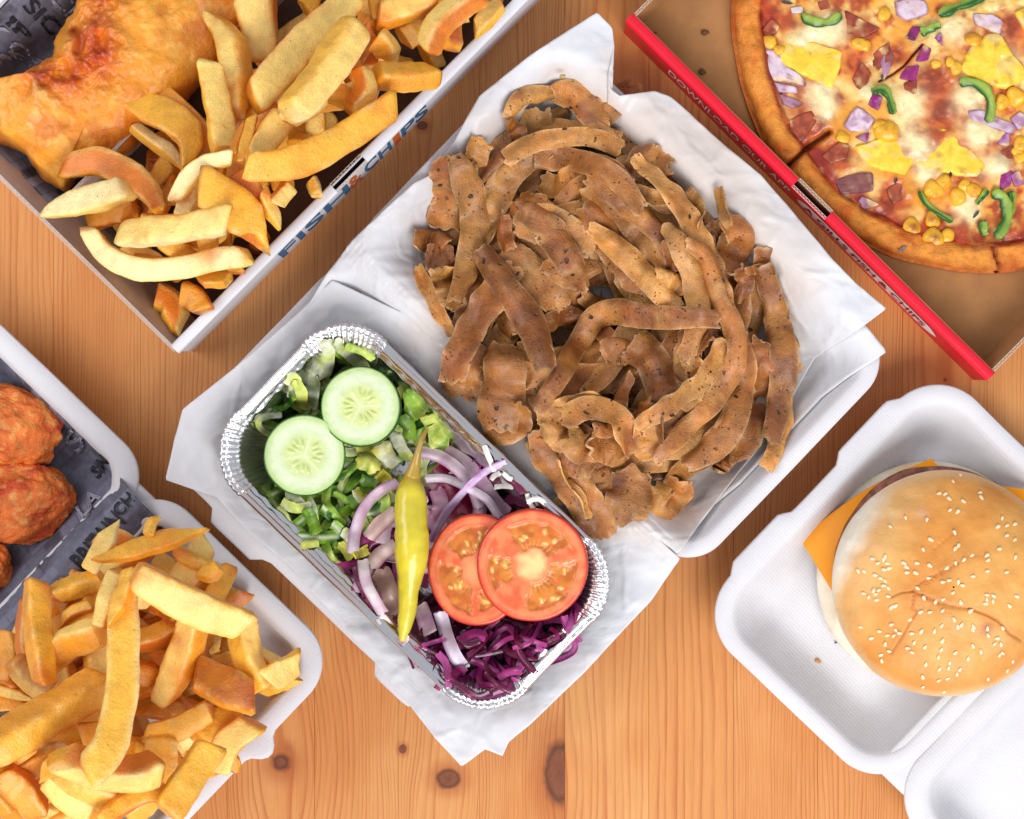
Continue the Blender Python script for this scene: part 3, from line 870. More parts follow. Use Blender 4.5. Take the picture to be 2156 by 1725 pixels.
def chip(pts, w, tone, label=None, group=None, taper=(0.8, 0.8), seed=0, lift=0.0, roll=None, name='chip', parent=None):
    r = np.random.RandomState(seed * 13 + 5)
    h = w * r.uniform(0.68, 0.9)
    zc = 130.0
    for it in range(3):
        img = resample(pts, 16)
        f = (CAMH - zc) / CAMH
        XY = np.stack([(img[:, 0] - CX) * f, (CY - img[:, 1]) * f], 1)
        zl, nrm = rest_line(XY, w)
        zc = zl.mean() + h * 0.42 + lift
    M = 30
    P2 = resample(np.c_[XY, zl + h * 0.40 + lift], M, False)
    s = np.linspace(0, 1, M)
    # let a bent chip sag or arch a little
    P2[:, 2] += (s - 0.5) ** 2 * r.uniform(-20, 26) * (np.linalg.norm(P2[-1] - P2[0]) / 200)
    T, Sd, U = frames(P2)
    nc = 28
    ang = np.linspace(0, 2 * math.pi, nc, endpoint=False) + math.pi / nc
    e = 5.0
    cx = np.sign(np.cos(ang)) * np.abs(np.cos(ang)) ** (2 / e); cy = np.sign(np.sin(ang)) * np.abs(np.sin(ang)) ** (2 / e)
    k = r.uniform(-0.26, 0.26, 4)
    sx = cx * (1 + k[0] * cy); sy = cy * (1 + k[1] * cx)
    t0, t1 = [t if t < 0.45 else 0.45 + (t - 0.45) * 0.35 + 0.36 for t in taper]
    prof = np.interp(s, [0, 0.35, 0.65, 1], [t0, 1, 1, t1])
    endr = np.minimum(1, np.minimum(s / 0.04, (1 - s) / 0.04))
    prof = prof * (0.80 + 0.20 * np.sqrt(np.clip(endr, 0, 1))) * (1 + 0.10 * fbm(np.c_[s * 3.2, 0 * s, 0 * s + seed], seed + 41, 2))
    hprof = 1 + 0.22 * fbm(np.c_[s * 2.6, 0 * s + 4, 0 * s + seed], seed + 43, 2)
    rl = (r.uniform(-0.75, 0.75) if roll is None else roll) + np.linspace(0, r.uniform(-0.45, 0.45), M)
    X = sx[None] * (w / 2) * prof[:, None]; Y = sy[None] * (h / 2) * (0.25 + 0.75 * prof[:, None]) * hprof[:, None]
    xr = X * np.cos(rl)[:, None] - Y * np.sin(rl)[:, None]; yr = X * np.sin(rl)[:, None] + Y * np.cos(rl)[:, None]
    V = P2[:, None] + Sd[:, None] * xr[..., None] + U[:, None] * yr[..., None]
    # slanted cuts at both ends
    sl = r.uniform(-0.5, 0.5, 2); sl2 = r.uniform(-0.4, 0.4, 2)
    endw0 = np.clip(1 - s / 0.22, 0, 1) ** 1.2; endw1 = np.clip(1 - (1 - s) / 0.22, 0, 1) ** 1.2
    V = V + T[:, None] * (((sx * sl[0] + sy * sl2[0])[None] * endw0[:, None] + (sx * sl[1] + sy * sl2[1])[None] * endw1[:, None]) * w * 0.5)[..., None]
    q = V.reshape(-1, 3)
    nz_ = fbm(q * 0.018 + seed * 3.7, seed, 3)
    nf = fbm(q * 0.07 + seed, seed + 3, 2)
    out = (V - P2[:, None]).reshape(-1, 3); out /= np.linalg.norm(out, axis=1)[:, None] + 1e-6
    q = q + out * (nz_ * w * 0.085 + nf * w * 0.025)[:, None]
    # colour: each cut face has its own tone, the ends and corners fry darker
    cols = list(TONES[tone]); 
    if seed % 3 == 1: cols = [cols[1], cols[0], cols[3], cols[2]]
    wt = np.stack([np.clip(cy, 0, 1) ** 4, np.clip(cx, 0, 1) ** 4, np.clip(-cy, 0, 1) ** 4, np.clip(-cx, 0, 1) ** 4], 1); wt /= wt.sum(1)[:, None]
    fc = wt @ np.array(cols)
    C = np.repeat(fc[None], M, 0).reshape(-1, 3)
    corner = np.repeat((np.minimum(np.abs(cx), np.abs(cy)) ** 4)[None], M, 0).reshape(-1)
    patch = fbm(q * 0.011 + seed * 9.1, seed + 11, 3)
    C = mixc(C, AMBER, sstep(0.1, 0.55, patch) * 0.55)
    C = mixc(C, ORNG, sstep(0.34, 0.75, patch + 0.25 * np.repeat(np.abs(2 * s - 1), nc) ** 4) * 0.7)
    C = mixc(C, CREAM, corner * 0.5 * sstep(0.0, 0.4, nf))
    C = mixc(C, ORNG, corner * 0.6 * sstep(0.05, 0.45, -nf + 0.3 * patch))
    C = mixc(C, BRWN, sstep(0.55, 0.9, np.repeat(np.abs(2 * s - 1), nc) ** 8 * (0.5 + 0.9 * nz_)) * 0.6)
    c0 = q[:nc].mean(0); c1 = q[-nc:].mean(0)
    V2 = np.vstack([q, c0, c1]); C = np.vstack([C, mixc(C[:1], AMBER, np.array([0.4])), mixc(C[nc * M - 1:nc * M], AMBER, np.array([0.4]))])
    F = grid_faces(M, nc, True, True).tolist() + fan(M * nc, range(nc), False) + fan(M * nc + 1, range((M - 1) * nc, M * nc), True)
    o = mk(name, V2, F, CHIP, parent=parent, col=C, label=label, cat='chip', group=group)
    ns = 40
    A = resample(P2, ns, False)
    T_, S_, U_ = frames(A)
    for off in np.linspace(-0.42, 0.42, 9):
        B = A + S_ * (off * w)
        B[:, 2] += h * 0.44 * (1 - (abs(off) / 0.5) ** 3)
        hraise(B)
    return o

def poly_in(poly, x, y):
    poly = np.array(poly); n = len(poly); c = False
    for i in range(n):
        (x1, y1), (x2, y2) = poly[i], poly[i - 1]
        if (y1 > y) != (y2 > y) and x < (x2 - x1) * (y - y1) / (y2 - y1) + x1: c = not c
    return c
def scatter(poly, count, seed):
    r = np.random.RandomState(seed); P = np.array(poly); lo, hi = P.min(0), P.max(0); out = []
    while len(out) < count:
        p = r.uniform(lo, hi)
        if poly_in(poly, *p): out.append(p)
    return out

GF = 'chips in the fish box'; GN = 'chips in the nugget box'
def lbf(p, tone):
    t = {'o': 'amber', 'b': 'brown', 'g': 'golden', 'p': 'pale', 'pg': 'yellow', 'po': 'pale orange'}[tone]
    q = p[0] * 0.7 - p[1] * 0.7
    w = 'near the front corner of the fish box' if q < -40 else 'by the divider of the fish box' if q < 180 else 'halfway along the fish box wall' if q < 420 else 'at the far end of the fish box'
    return f'small {t} chip half buried in the heap {w}'
def lbn(p, tone):
    t = {'o': 'amber', 'b': 'brown', 'g': 'golden', 'p': 'pale', 'pg': 'yellow', 'po': 'pale orange'}[tone]
    w = 'beside the newspaper liner' if p[1] < 1330 - 0.3 * p[0] else 'along the right rim' if p[0] > 400 else 'at the left edge of the photo' if p[0] < 130 else 'near the bottom edge of the photo' if p[1] > 1580 else 'in the middle of the nugget box'
    return f'small {t} chip half buried in the heap {w}'
sd = 100
fish_poly = [(205, 470), (620, 60), (760, -30), (1010, -30), (900, 90), (640, 350), (400, 600), (350, 620)]
r_ = np.random.RandomState(3)
for i, p in enumerate(scatter(fish_poly, 86, 21)):
    a = r_.uniform(0, math.pi); L = r_.uniform(90, 150); d = np.array([math.cos(a), math.sin(a)]) * L / 2
    tn = ['g', 'b', 'pg', 'o'][i % 4]
    chip([p - d, p + d * 0.1 + r_.uniform(-8, 8, 2), p + d], r_.uniform(36, 50), tn, lbf(p, tn), GF, (0.7, 0.6), sd + i)
FISH_CHIPS = [
 (ZB((1450, 360), (1560, 300), (1640, 270)), 200, 'o', None, (1, .9)),
 (ZB((1100, 540), (1140, 680), (1040, 830)), 190, 'o', 'orange chip under the two big pale chips of the fish box', (.9, .8)),
 (ZB((690, 70), (745, -60)), 170, 'g', None, (.8, .8)),
 (ZB((1250, 120), (1400, 70), (1620, -30)), 250, 'po', 'wide pale chip cut by the top edge in the fish box', (.8, .9)),
 (ZB((1240, 300), (1310, 370), (1335, 465)), 220, 'g', 'stubby golden chip pointing down near the fish box rim', (1, .35)),
 (ZB((1980, 230), (2090, 130), (2190, 20)), 170, 'pg', 'pale chip in the far upper corner of the fish box', (.6, .8)),
 (ZB((1240, 570), (1450, 570), (1650, 545)), 235, 'g', 'thick yellow chip lying against the dark gap by the rim', (.8, .85)),
 (ZB((1640, 385), (1700, 240), (1850, 80), (2030, -40)), 235, 'o', 'orange wedge shaped chip at the upper right of the fish box', (.55, 1)),
 (ZC((1380, 1130), (1480, 1190), (1560, 1280)), 210, 'b', None, (.8, .7)),
 (ZC((1520, 1060), (1620, 1050), (1740, 1050)), 130, 'g', None, (.6, .8)),
 (ZC((1170, 1150), (1310, 1230), (1335, 1425)), 230, 'o', 'torn amber chip standing in the front corner of the fish box', (.9, .3)),
 (ZC((1900, 760), (1960, 800), (2040, 700)), 100, 'b', None, (.8, .6)),
 (ZC((680, 610), (850, 560), (1010, 540)), 170, 'b', None, (.6, .9)),
 (ZC((1780, 250), (1900, 380), (1990, 470)), 200, 'o', None, (.9, .7)),
 (ZC((1260, 320), (1300, 400), (1330, 470)), 170, 'b', None, (.9, .7)),
 (ZC((1540, 340), (1750, 480), (1890, 630), (1985, 785)), 330, 'o', 'broad amber wedge chip narrowing towards the lettered wall', (.75, .25)),
 (ZA((1215, 560), (1240, 690), (1370, 820), (1500, 950), (1620, 1160)), 150, 'po', 'long orange chip with a pale tip crossing the divider', (.9, .5)),
 (ZA((1940, -60), (1960, 150), (1975, 330), (1940, 470)), 320, 'po', 'wide golden chip at the top edge beside the fish', (1, .6)),
 (ZA((1520, 80), (1680, 240), (1760, 450), (1800, 700), (1835, 900)), 255, 'pg', 'tall pale chip with a pointed top leaning on the fish', (.35, .3)),
 (ZA((985, 955), (1150, 1080), (1290, 1180), (1410, 1300)), 130, 'pg', None, (.7, .3)),
 (ZA((930, 700), (1130, 830), (1330, 930), (1450, 1080), (1425, 1310)), 265, 'g', 'curved yellow chip bending over the divider', (.8, .12)),
 (ZA((1580, 470), (1640, 740), (1690, 1000), (1730, 1180)), 225, 'pg', 'straight upright chip with one pale and one golden face', (.85, .8)),
 (ZB((150, 1170), (200, 1010), (230, 910)), 70, 'o', None, (.6, .2)),
 (ZB((215, 1240), (265, 1060), (300, 890)), 95, 'o', None, (.4, .7)),
 (ZB((305, 1230), (420, 1010), (530, 840)), 205, 'pg', 'short yellow chip with wet highlights in the middle of the heap', (.6, .9)),
 (ZB((645, 1020), (780, 900), (870, 820)), 200, 'pg', None, (.5, .9)),
 (ZC((2000, 380), (2050, 500), (2125, 655)), 110, 'pg', 'small knobbly chip next to the lettered wall', (.7, .3)),
 (ZB((560, 1610), (610, 1540), (650, 1480)), 150, 'po', None, (.8, .8)),
 (ZB((740, 1360), (770, 1440), (790, 1490)), 105, 'pg', None, (.9, .5)),
 (ZC((1390, 590), (1405, 480), (1435, 350)), 130, 'p', 'small stub of pale chip standing between two long ones', (.9, .5)),
 (ZC((1315, 440), (1420, 270), (1560, 170), (1780, 125)), 150, 'p', 'curved whitish chip in the front half of the fish box', (.55, .7)),
 (ZB((620, 880), (790, 650), (940, 410), (1080, 160)), 285, 'p', 'big pale chip with a ragged lower end, beside the largest', (.75, .8)),
 (ZB((330, 790), (500, 560), (700, 330), (900, 130), (1090, -80)), 275, 'po', 'largest long chip in the fish box with a pale rounded end', (.8, .9)),
 (ZB((290, 1290), (560, 1260), (850, 1130), (1110, 950), (1370, 760)), 250, 'o', 'long orange brown chip lying along the lettered wall', (.7, .9)),
 (ZA((480, 1240), (730, 1220), (980, 1330), (1160, 1480), (1230, 1610)), 270, 'o', 'orange brown crescent chip resting against the battered fish', (.5, .4)),
 (ZC((310, 530), (560, 470), (800, 420), (1010, 370)), 235, 'p', 'pale pointed chip poking over the front wall of the fish box', (.3, .8)),
 (ZC((640, 650), (760, 820), (1050, 950), (1400, 955), (1680, 900), (1900, 890)), 190, 'p', 'longest pale chip curving across the front corner of the fish box', (.5, 1)),
 (ZC((880, 690), (1150, 680), (1450, 660), (1760, 600)), 225, 'p', 'straight cream coloured chip above the longest curved one', (.95, .95)),
 (ZA((945, 490), (960, 580), (1005, 690)), 80, 'p', None, (.7, .5)),
]
for i, (pts, w, tone, lab, tp) in enumerate(FISH_CHIPS):
    chip(pts, w * ZA.sc * 0.84, tone, lab or lbf(np.mean(pts, 0), tone).replace('small', 'short').replace('half buried', 'partly covered'), GF, tp, 300 + i)

nug_poly = [(60, 1340), (200, 1210), (320, 1140), (440, 1250), (550, 1370), (565, 1430), (440, 1570), (320, 1690), (60, 1730), (-60, 1600), (-60, 1420)]
for i, p in enumerate(scatter(nug_poly, 116, 5)):
    a = r_.uniform(0, math.pi); L = r_.uniform(100, 170); d = np.array([math.cos(a), math.sin(a)]) * L / 2
    tn = ['o', 'b', 'g', 'pg', 'po'][i % 5]
    chip([p - d, p + d * 0.1 + r_.uniform(-8, 8, 2), p + d], r_.uniform(36, 50), tn, lbn(p, tn), GN, (0.7, 0.6), 500 + i)
NUG_CHIPS = [
 (ZE((1040, 260), (1150, 310), (1210, 400)), 170, 'b', None, (.9, .8)),
 (ZE((1340, 700), (1330, 560), (1420, 480)), 200, 'b', None, (.9, .8)),
 (ZE((330, 330), (400, 300), (450, 330)), 160, 'b', None, (.8, .7)),
 (ZD((740, 1290), (830, 1215), (900, 1240)), 160, 'o', None, (.8, .7)),
 (ZE((90, 1350), (220, 1480), (300, 1620)), 230, 'b', 'rust brown chip at the lower left under a bright yellow one', (.8, .7)),
 (ZE((1180, 1240), (1240, 1200), (1320, 1170)), 150, 'pg', None, (.8, .6)),
 (ZE((600, 1090), (650, 1200), (690, 1310)), 190, 'po', None, (.8, .7)),
 (ZE((1350, 1160), (1500, 1060), (1640, 1000)), 190, 'g', None, (.7, .7)),
 (ZE((320, 1450), (450, 1580), (600, 1720)), 190, 'po', None, (.5, .7)),
 (ZE((1740, 440), (1850, 530), (1980, 590)), 125, 'o', 'thin dark orange chip tucked against the right rim', (.5, .7)),
 (ZD((1170, 1310), (1300, 1390), (1440, 1440)), 120, 'g', None, (.6, .6)),
 (ZE((1350, 60), (1430, 70), (1480, 20)), 120, 'g', None, (.5, .5)),
 (ZE((1090, 1210), (1090, 1350), (1110, 1500)), 230, 'pg', None, (.9, .7)),
 (ZE((660, 500), (690, 700), (800, 920)), 215, 'pg', 'golden chip half hidden left of the longest chip in the nugget box', (.8, .7)),
 (ZE((1650, 400), (1680, 620), (1780, 840)), 205, 'pg', 'pale yellow chip leaning along the right rim', (.9, .6)),
 (ZE((1800, 770), (1890, 730), (2010, 650)), 180, 'p', 'stubby pale chip in the right corner of the nugget box', (.9, .7)),
 (ZE((1680, 960), (1800, 900), (1950, 868)), 130, 'g', 'small pointed golden chip touching the right corner', (.9, .15)),
 (ZE((400, 430), (480, 330), (620, 280)), 95, 'o', None, (.3, .7)),
 (ZE((20, 470), (60, 620), (40, 790)), 150, 'g', None, (.8, .8)),
 (ZE((110, 640), (200, 780), (300, 880)), 175, 'p', None, (.6, .8)),
 (ZE((-20, 850), (100, 880), (215, 920)), 85, 'pg', None, (.7, .4)),
 (ZE((-40, 960), (60, 950), (160, 980)), 110, 'po', None, (.7, .6)),
 (ZE((130, 1730), (280, 1660), (360, 1610)), 160, 'pg', None, (.8, .7)),
 (ZE((-60, 1420), (80, 1540), (170, 1700)), 230, 'g', 'bright yellow chip at the lower left corner of the photo', (.9, .4)),
 (ZE((390, 1390), (550, 1510), (740, 1610)), 190, 'pg', None, (.5, .8)),
 (ZE((690, 1730), (830, 1620), (970, 1560), (1110, 1590)), 150, 'o', 'bent brown edged chip at the bottom edge of the photo', (.7, .6)),
 (ZE((1010, 1120), (1200, 1090), (1440, 960)), 165, 'o', 'orange chip running up towards the dark brown one', (.8, .8)),
 (ZE((1300, 760), (1500, 830), (1730, 890)), 285, 'b', 'darkest reddish brown thick chip in the nugget box', (.8, .85)),
 (ZE((1470, 1400), (1530, 1220), (1720, 1080)), 215, 'pg', 'smooth yellow chip lying by the lower right rim', (.7, .8)),
 (ZE((1140, 1660), (1260, 1450), (1410, 1230)), 230, 'g', 'long golden chip pointing at the lower right rim', (.5, .8)),
 (ZE((270, 1470), (360, 1370), (520, 1290)), 150, 'g', None, (.1, .8)),
 (ZE((440, 1290), (640, 1390), (880, 1440), (1040, 1400)), 250, 'po', 'broad chip half cream half orange near the bottom', (.7, .9)),
 (ZE((390, 210), (520, 165), (690, 110)), 160, 'g', 'short golden chip nearest the newspaper fold', (.5, .9)),
 (ZE((300, 650), (480, 520), (720, 440)), 220, 'g', 'yellow block shaped chip left of centre in the nugget box', (.9, .7)),
 (ZE((225, 130), (240, 330), (280, 550), (345, 790)), 190, 'g', 'flat golden chip with rough edges at the left of the heap', (.95, .5)),
 (ZE((790, 60), (740, 200), (690, 420)), 140, 'po', None, (.8, .5)),
 (ZD((930, 1690), (1000, 1580), (1110, 1500)), 175, 'p', 'torn pale flake of chip near the top of the heap', (.5, .7)),
 (ZE((-60, 1270), (180, 1140), (440, 990), (700, 830)), 300, 'o', 'thickest orange chip with a pale cut end at the left edge', (.9, .85)),
 (ZE((1320, 270), (1270, 500), (1180, 720), (1080, 920)), 235, 'pg', 'golden chip with a broken white end below the big diagonal one', (.8, .75)),
 (ZE((890, 150), (910, 450), (930, 750), (900, 980), (870, 1120), (740, 1290)), 235, 'pg', 'longest chip of the nugget box with a hooked lower end', (.7, .75)),
 (ZE((860, 60), (830, 200), (740, 410)), 125, 'o', None, (.9, .2)),
 (ZE((1020, 20), (1240, 170), (1480, 300), (1690, 390)), 240, 'pg', 'big diagonal golden chip at the upper right of the heap', (.7, .8)),
 (ZD((620, 1450), (680, 1330), (785, 1130)), 130, 'p', 'whitish thin chip pointing up at the newspaper', (.9, .12)),
 (ZD((680, 1370), (900, 1310), (1110, 1250), (1370, 1185)), 140, 'g', 'slim chip pointed at both ends crossing the rim', (.35, .2)),
 (ZD((1010, 1210), (1030, 1130), (1075, 1090)), 85, 'g', None, (.9, .4)),
]
for i, (pts, w, tone, lab, tp) in enumerate(NUG_CHIPS):
    chip(pts, w * ZE.sc * 0.82, tone, lab or lbn(np.mean(pts, 0), tone).replace('small', 'short').replace('half buried', 'partly covered'), GN, tp, 700 + i)

# ================================================================ battered fish and nuggets
BATTER = organic('fried_batter', rough=0.36, spec=0.5, var=0.14, vscale=75, bump=0.0009, bscale=420, bumpw=0.8, hue=(lin(248, 204, 104), 0.58, 0.4), coat=0.2, fine=0.1)
def mound(name, outline, center, ztop, zbot, zref, mat, colfn, n=200, rings=60, rough=10, seed=1, power=0.45, jag=6, **tags):
    O = resample_closed(outline, n)
    c = np.array(center, float); f = (CAMH - zref) / CAMH
    t = np.linspace(0, 1, rings) ** 0.75
    dirn = O - c; L = np.linalg.norm(dirn, axis=1)
    jg = fbm(np.c_[O * 0.03, np.zeros(n)], seed + 2, 3) * jag + fbm(np.c_[O * 0.12, np.zeros(n)], seed + 4, 2) * jag * 0.5
    O = O + dirn / L[:, None] * jg[:, None]
    P = c + (O[None] - c) * t[:, None, None]
    X = (P[..., 0] - CX) * f; Y = (CY - P[..., 1]) * f
    dome = np.clip(1 - t ** 3.5, 0, 1)[:, None] ** power
    q = np.stack([P[..., 0], P[..., 1], np.zeros_like(X)], -1)
    z = zbot + (ztop - zbot) * dome + (fbm(q * 0.012, seed, 4) * rough * 2 + fbm(q * 0.05, seed + 7, 3) * rough * 0.7) * (0.3 + 0.7 * dome)
    C, dz = colfn(P[..., 0], P[..., 1], q, t)
    z = z + dz
    V = np.stack([X, Y, z], -1).reshape(-1, 3)
    skirt = V[-n:].copy(); cc = V[:n].mean(0)
    skirt[:, :2] = cc[:2] + (skirt[:, :2] - cc[:2]) * 0.95; skirt[:, 2] = np.minimum(skirt[:, 2] - 5, zbot * 0.6 + 5)
    V = np.vstack([V, skirt, [[cc[0], cc[1], skirt[:, 2].min()]]])
    C = C.reshape(-1, 3); C = np.vstack([C, C[-n:] * 0.7, C[-1:]])
    F = grid_faces(rings + 1, n, True).tolist() + fan((rings + 1) * n, range(rings * n, (rings + 1) * n))
    o = mk(name, V, F, mat, col=C, **tags)
    hraise(V)
    return o
def seg_dist(x, y, pts):
    d = np.full(np.shape(x), 1e9)
    for (x1, y1), (x2, y2) in zip(pts[:-1], pts[1:]):
        L2 = (x2 - x1) ** 2 + (y2 - y1) ** 2
        t = np.clip(((x - x1) * (x2 - x1) + (y - y1) * (y2 - y1)) / L2, 0, 1)
        d = np.minimum(d, np.hypot(x - x1 - t * (x2 - x1), y - y1 - t * (y2 - y1)))
    return d
def fishcol(x, y, q, t):
    n1 = fbm(q * 0.014, 3, 4); n2 = fbm(q * 0.05, 8, 3)
    C = mixc(np.broadcast_to(lin(238, 156, 40), q.shape), lin(226, 128, 28), sstep(-0.1, 0.5, n1))
    C = mixc(C, lin(244, 184, 76), sstep(0.05, 0.5, n2) * 0.5)
    r1 = seg_dist(x, y, ZA((780, 0), (740, 120), (720, 300), (780, 420), (700, 540), (520, 600), (330, 590)))
    r2 = seg_dist(x, y, ZA((560, 230), (640, 300), (600, 400)))
    ridge = np.exp(-(r1 / 22) ** 2); rid2 = np.exp(-(r1 / 55) ** 2)
    C = mixc(C, lin(212, 92, 26), np.clip(rid2 * (0.8 + 0.7 * n2), 0, 1) * 0.95)
    C = mixc(C, lin(160, 48, 16), np.clip(ridge * (0.5 + 1.2 * n2), 0, 1) * 0.9)
    C = mixc(C, lin(170, 60, 20), np.exp(-(r2 / 12) ** 2) * 0.8)
    low = sstep(-20, 30, (y - ZA((0, 900))[0][1]) - (x * 0.9)) # the crisp darker tail at the lower left
    low = sstep(0, 26, (y - 268) - x * 0.95 + 6 * n1)
    C = mixc(C, lin(190, 92, 34), low * 0.8)
    edge = np.broadcast_to((t ** 9)[:, None], x.shape)
    C = mixc(C, lin(214, 140, 50), edge * 0.5)
    dz = 18 * rid2 * (0.6 + 1.4 * n2) - 10 * ridge - 16 * np.exp(-(r2 / 9) ** 2) - 34 * low + 12 * low * fbm(q * 0.06, 4, 2)
    dz = dz + 10 * fbm(q * 0.02, 14, 2)
    return C, dz
fish_out = ZA((-160, 640), (0, 600), (110, 560), (200, 500), (280, 440), (345, 400), (365, 330), (362, 270), (430, 180), (480, 100), (530, 30), (560, -60), (700, -160), (1200, -220), (1900, -200), (1990, -60), (1760, 300), (1600, 460), (1400, 655), (1200, 850), (1010, 1010), (890, 1130), (700, 1240), (500, 1330), (440, 1410), (340, 1390), (220, 1300), (120, 1150), (0, 1070), (-160, 1010))
mound('battered_fish', fish_out, (240, 140), 190, 70, 165, BATTER, fishcol, n=320, rings=110, rough=5.5, seed=6, jag=6, power=0.28,
      label='large golden battered fish fillet lying on newspaper in the white box', cat='fish')

def blob(name, cx, cy, rx, ry, rz, rot, zb, mat, colf, seed, label, cat, group=None, lump=0.16):
    nu, nv = 180, 100
    u = np.linspace(0, 2 * math.pi, nu, endpoint=False); v = np.linspace(0.0, math.pi, nv)
    D = np.stack([np.sin(v)[:, None] * np.cos(u)[None], np.sin(v)[:, None] * np.sin(u)[None], np.repeat(np.cos(v)[:, None], nu, 1)], -1)
    rr = 1 + lump * fbm(D * 1.6 + seed, seed, 3) * 1.6 + 0.06 * fbm(D * 6 + seed, seed + 2, 3) + 0.022 * fbm(D * 20 + seed, seed + 6, 2)
    P = D * rr[..., None] * np.array([rx, ry, rz])
    c, s = math.cos(rot), math.sin(rot)
    z0 = zb + rz * 0.8
    x0, y0 = unproj(cx, cy, z0)
    V = np.stack([x0 + P[..., 0] * c - P[..., 1] * s, y0 + P[..., 0] * s + P[..., 1] * c, np.maximum(z0 + P[..., 2], zb)], -1).reshape(-1, 3)
    C = colf(D, rr).reshape(-1, 3)
    o = mk(name, V, grid_faces(nv, nu, True).tolist(), mat, col=C, label=label, cat=cat, group=group)
    return o
CRUMB = organic('crumb_coating', rough=0.42, spec=0.5, var=0.25, vscale=110, bump=0.0011, bscale=650, bumpw=1.0, hue=(lin(240, 176, 96), 0.60, 0.5), fine=0.18)
def nugcol(seed):
    def f(D, rr):
        n1 = fbm(D * 2.4 + seed, seed + 3, 3); n2 = fbm(D * 7 + seed, seed + 9, 3)
        C = mixc(np.broadcast_to(lin(240, 122, 46), D.shape), lin(212, 72, 26), sstep(-0.1, 0.5, n1))
        C = mixc(C, lin(244, 184, 96), sstep(0.0, 0.5, n2) * 0.6)
        return C
    return f
zn = float(hget(*unproj(20, 900, 100)))
blob('chicken_nugget', 16, 897, 106, 84, 58, -0.35, 34, CRUMB, nugcol(1), 3, 'knobbly golden chicken nugget nearest the upper rim, cut by the left edge', 'nugget', 'chicken nuggets')
blob('chicken_nugget', 42, 1056, 116, 83, 62, 0.10, 34, CRUMB, nugcol(4), 8, 'round reddish brown chicken nugget in the middle of the three', 'nugget', 'chicken nuggets')
blob('chicken_nugget', -40, 1195, 66, 60, 54, 0.0, 36, CRUMB, nugcol(7), 12, 'dark chicken nugget barely showing at the left edge below the others', 'nugget', 'chicken nuggets')

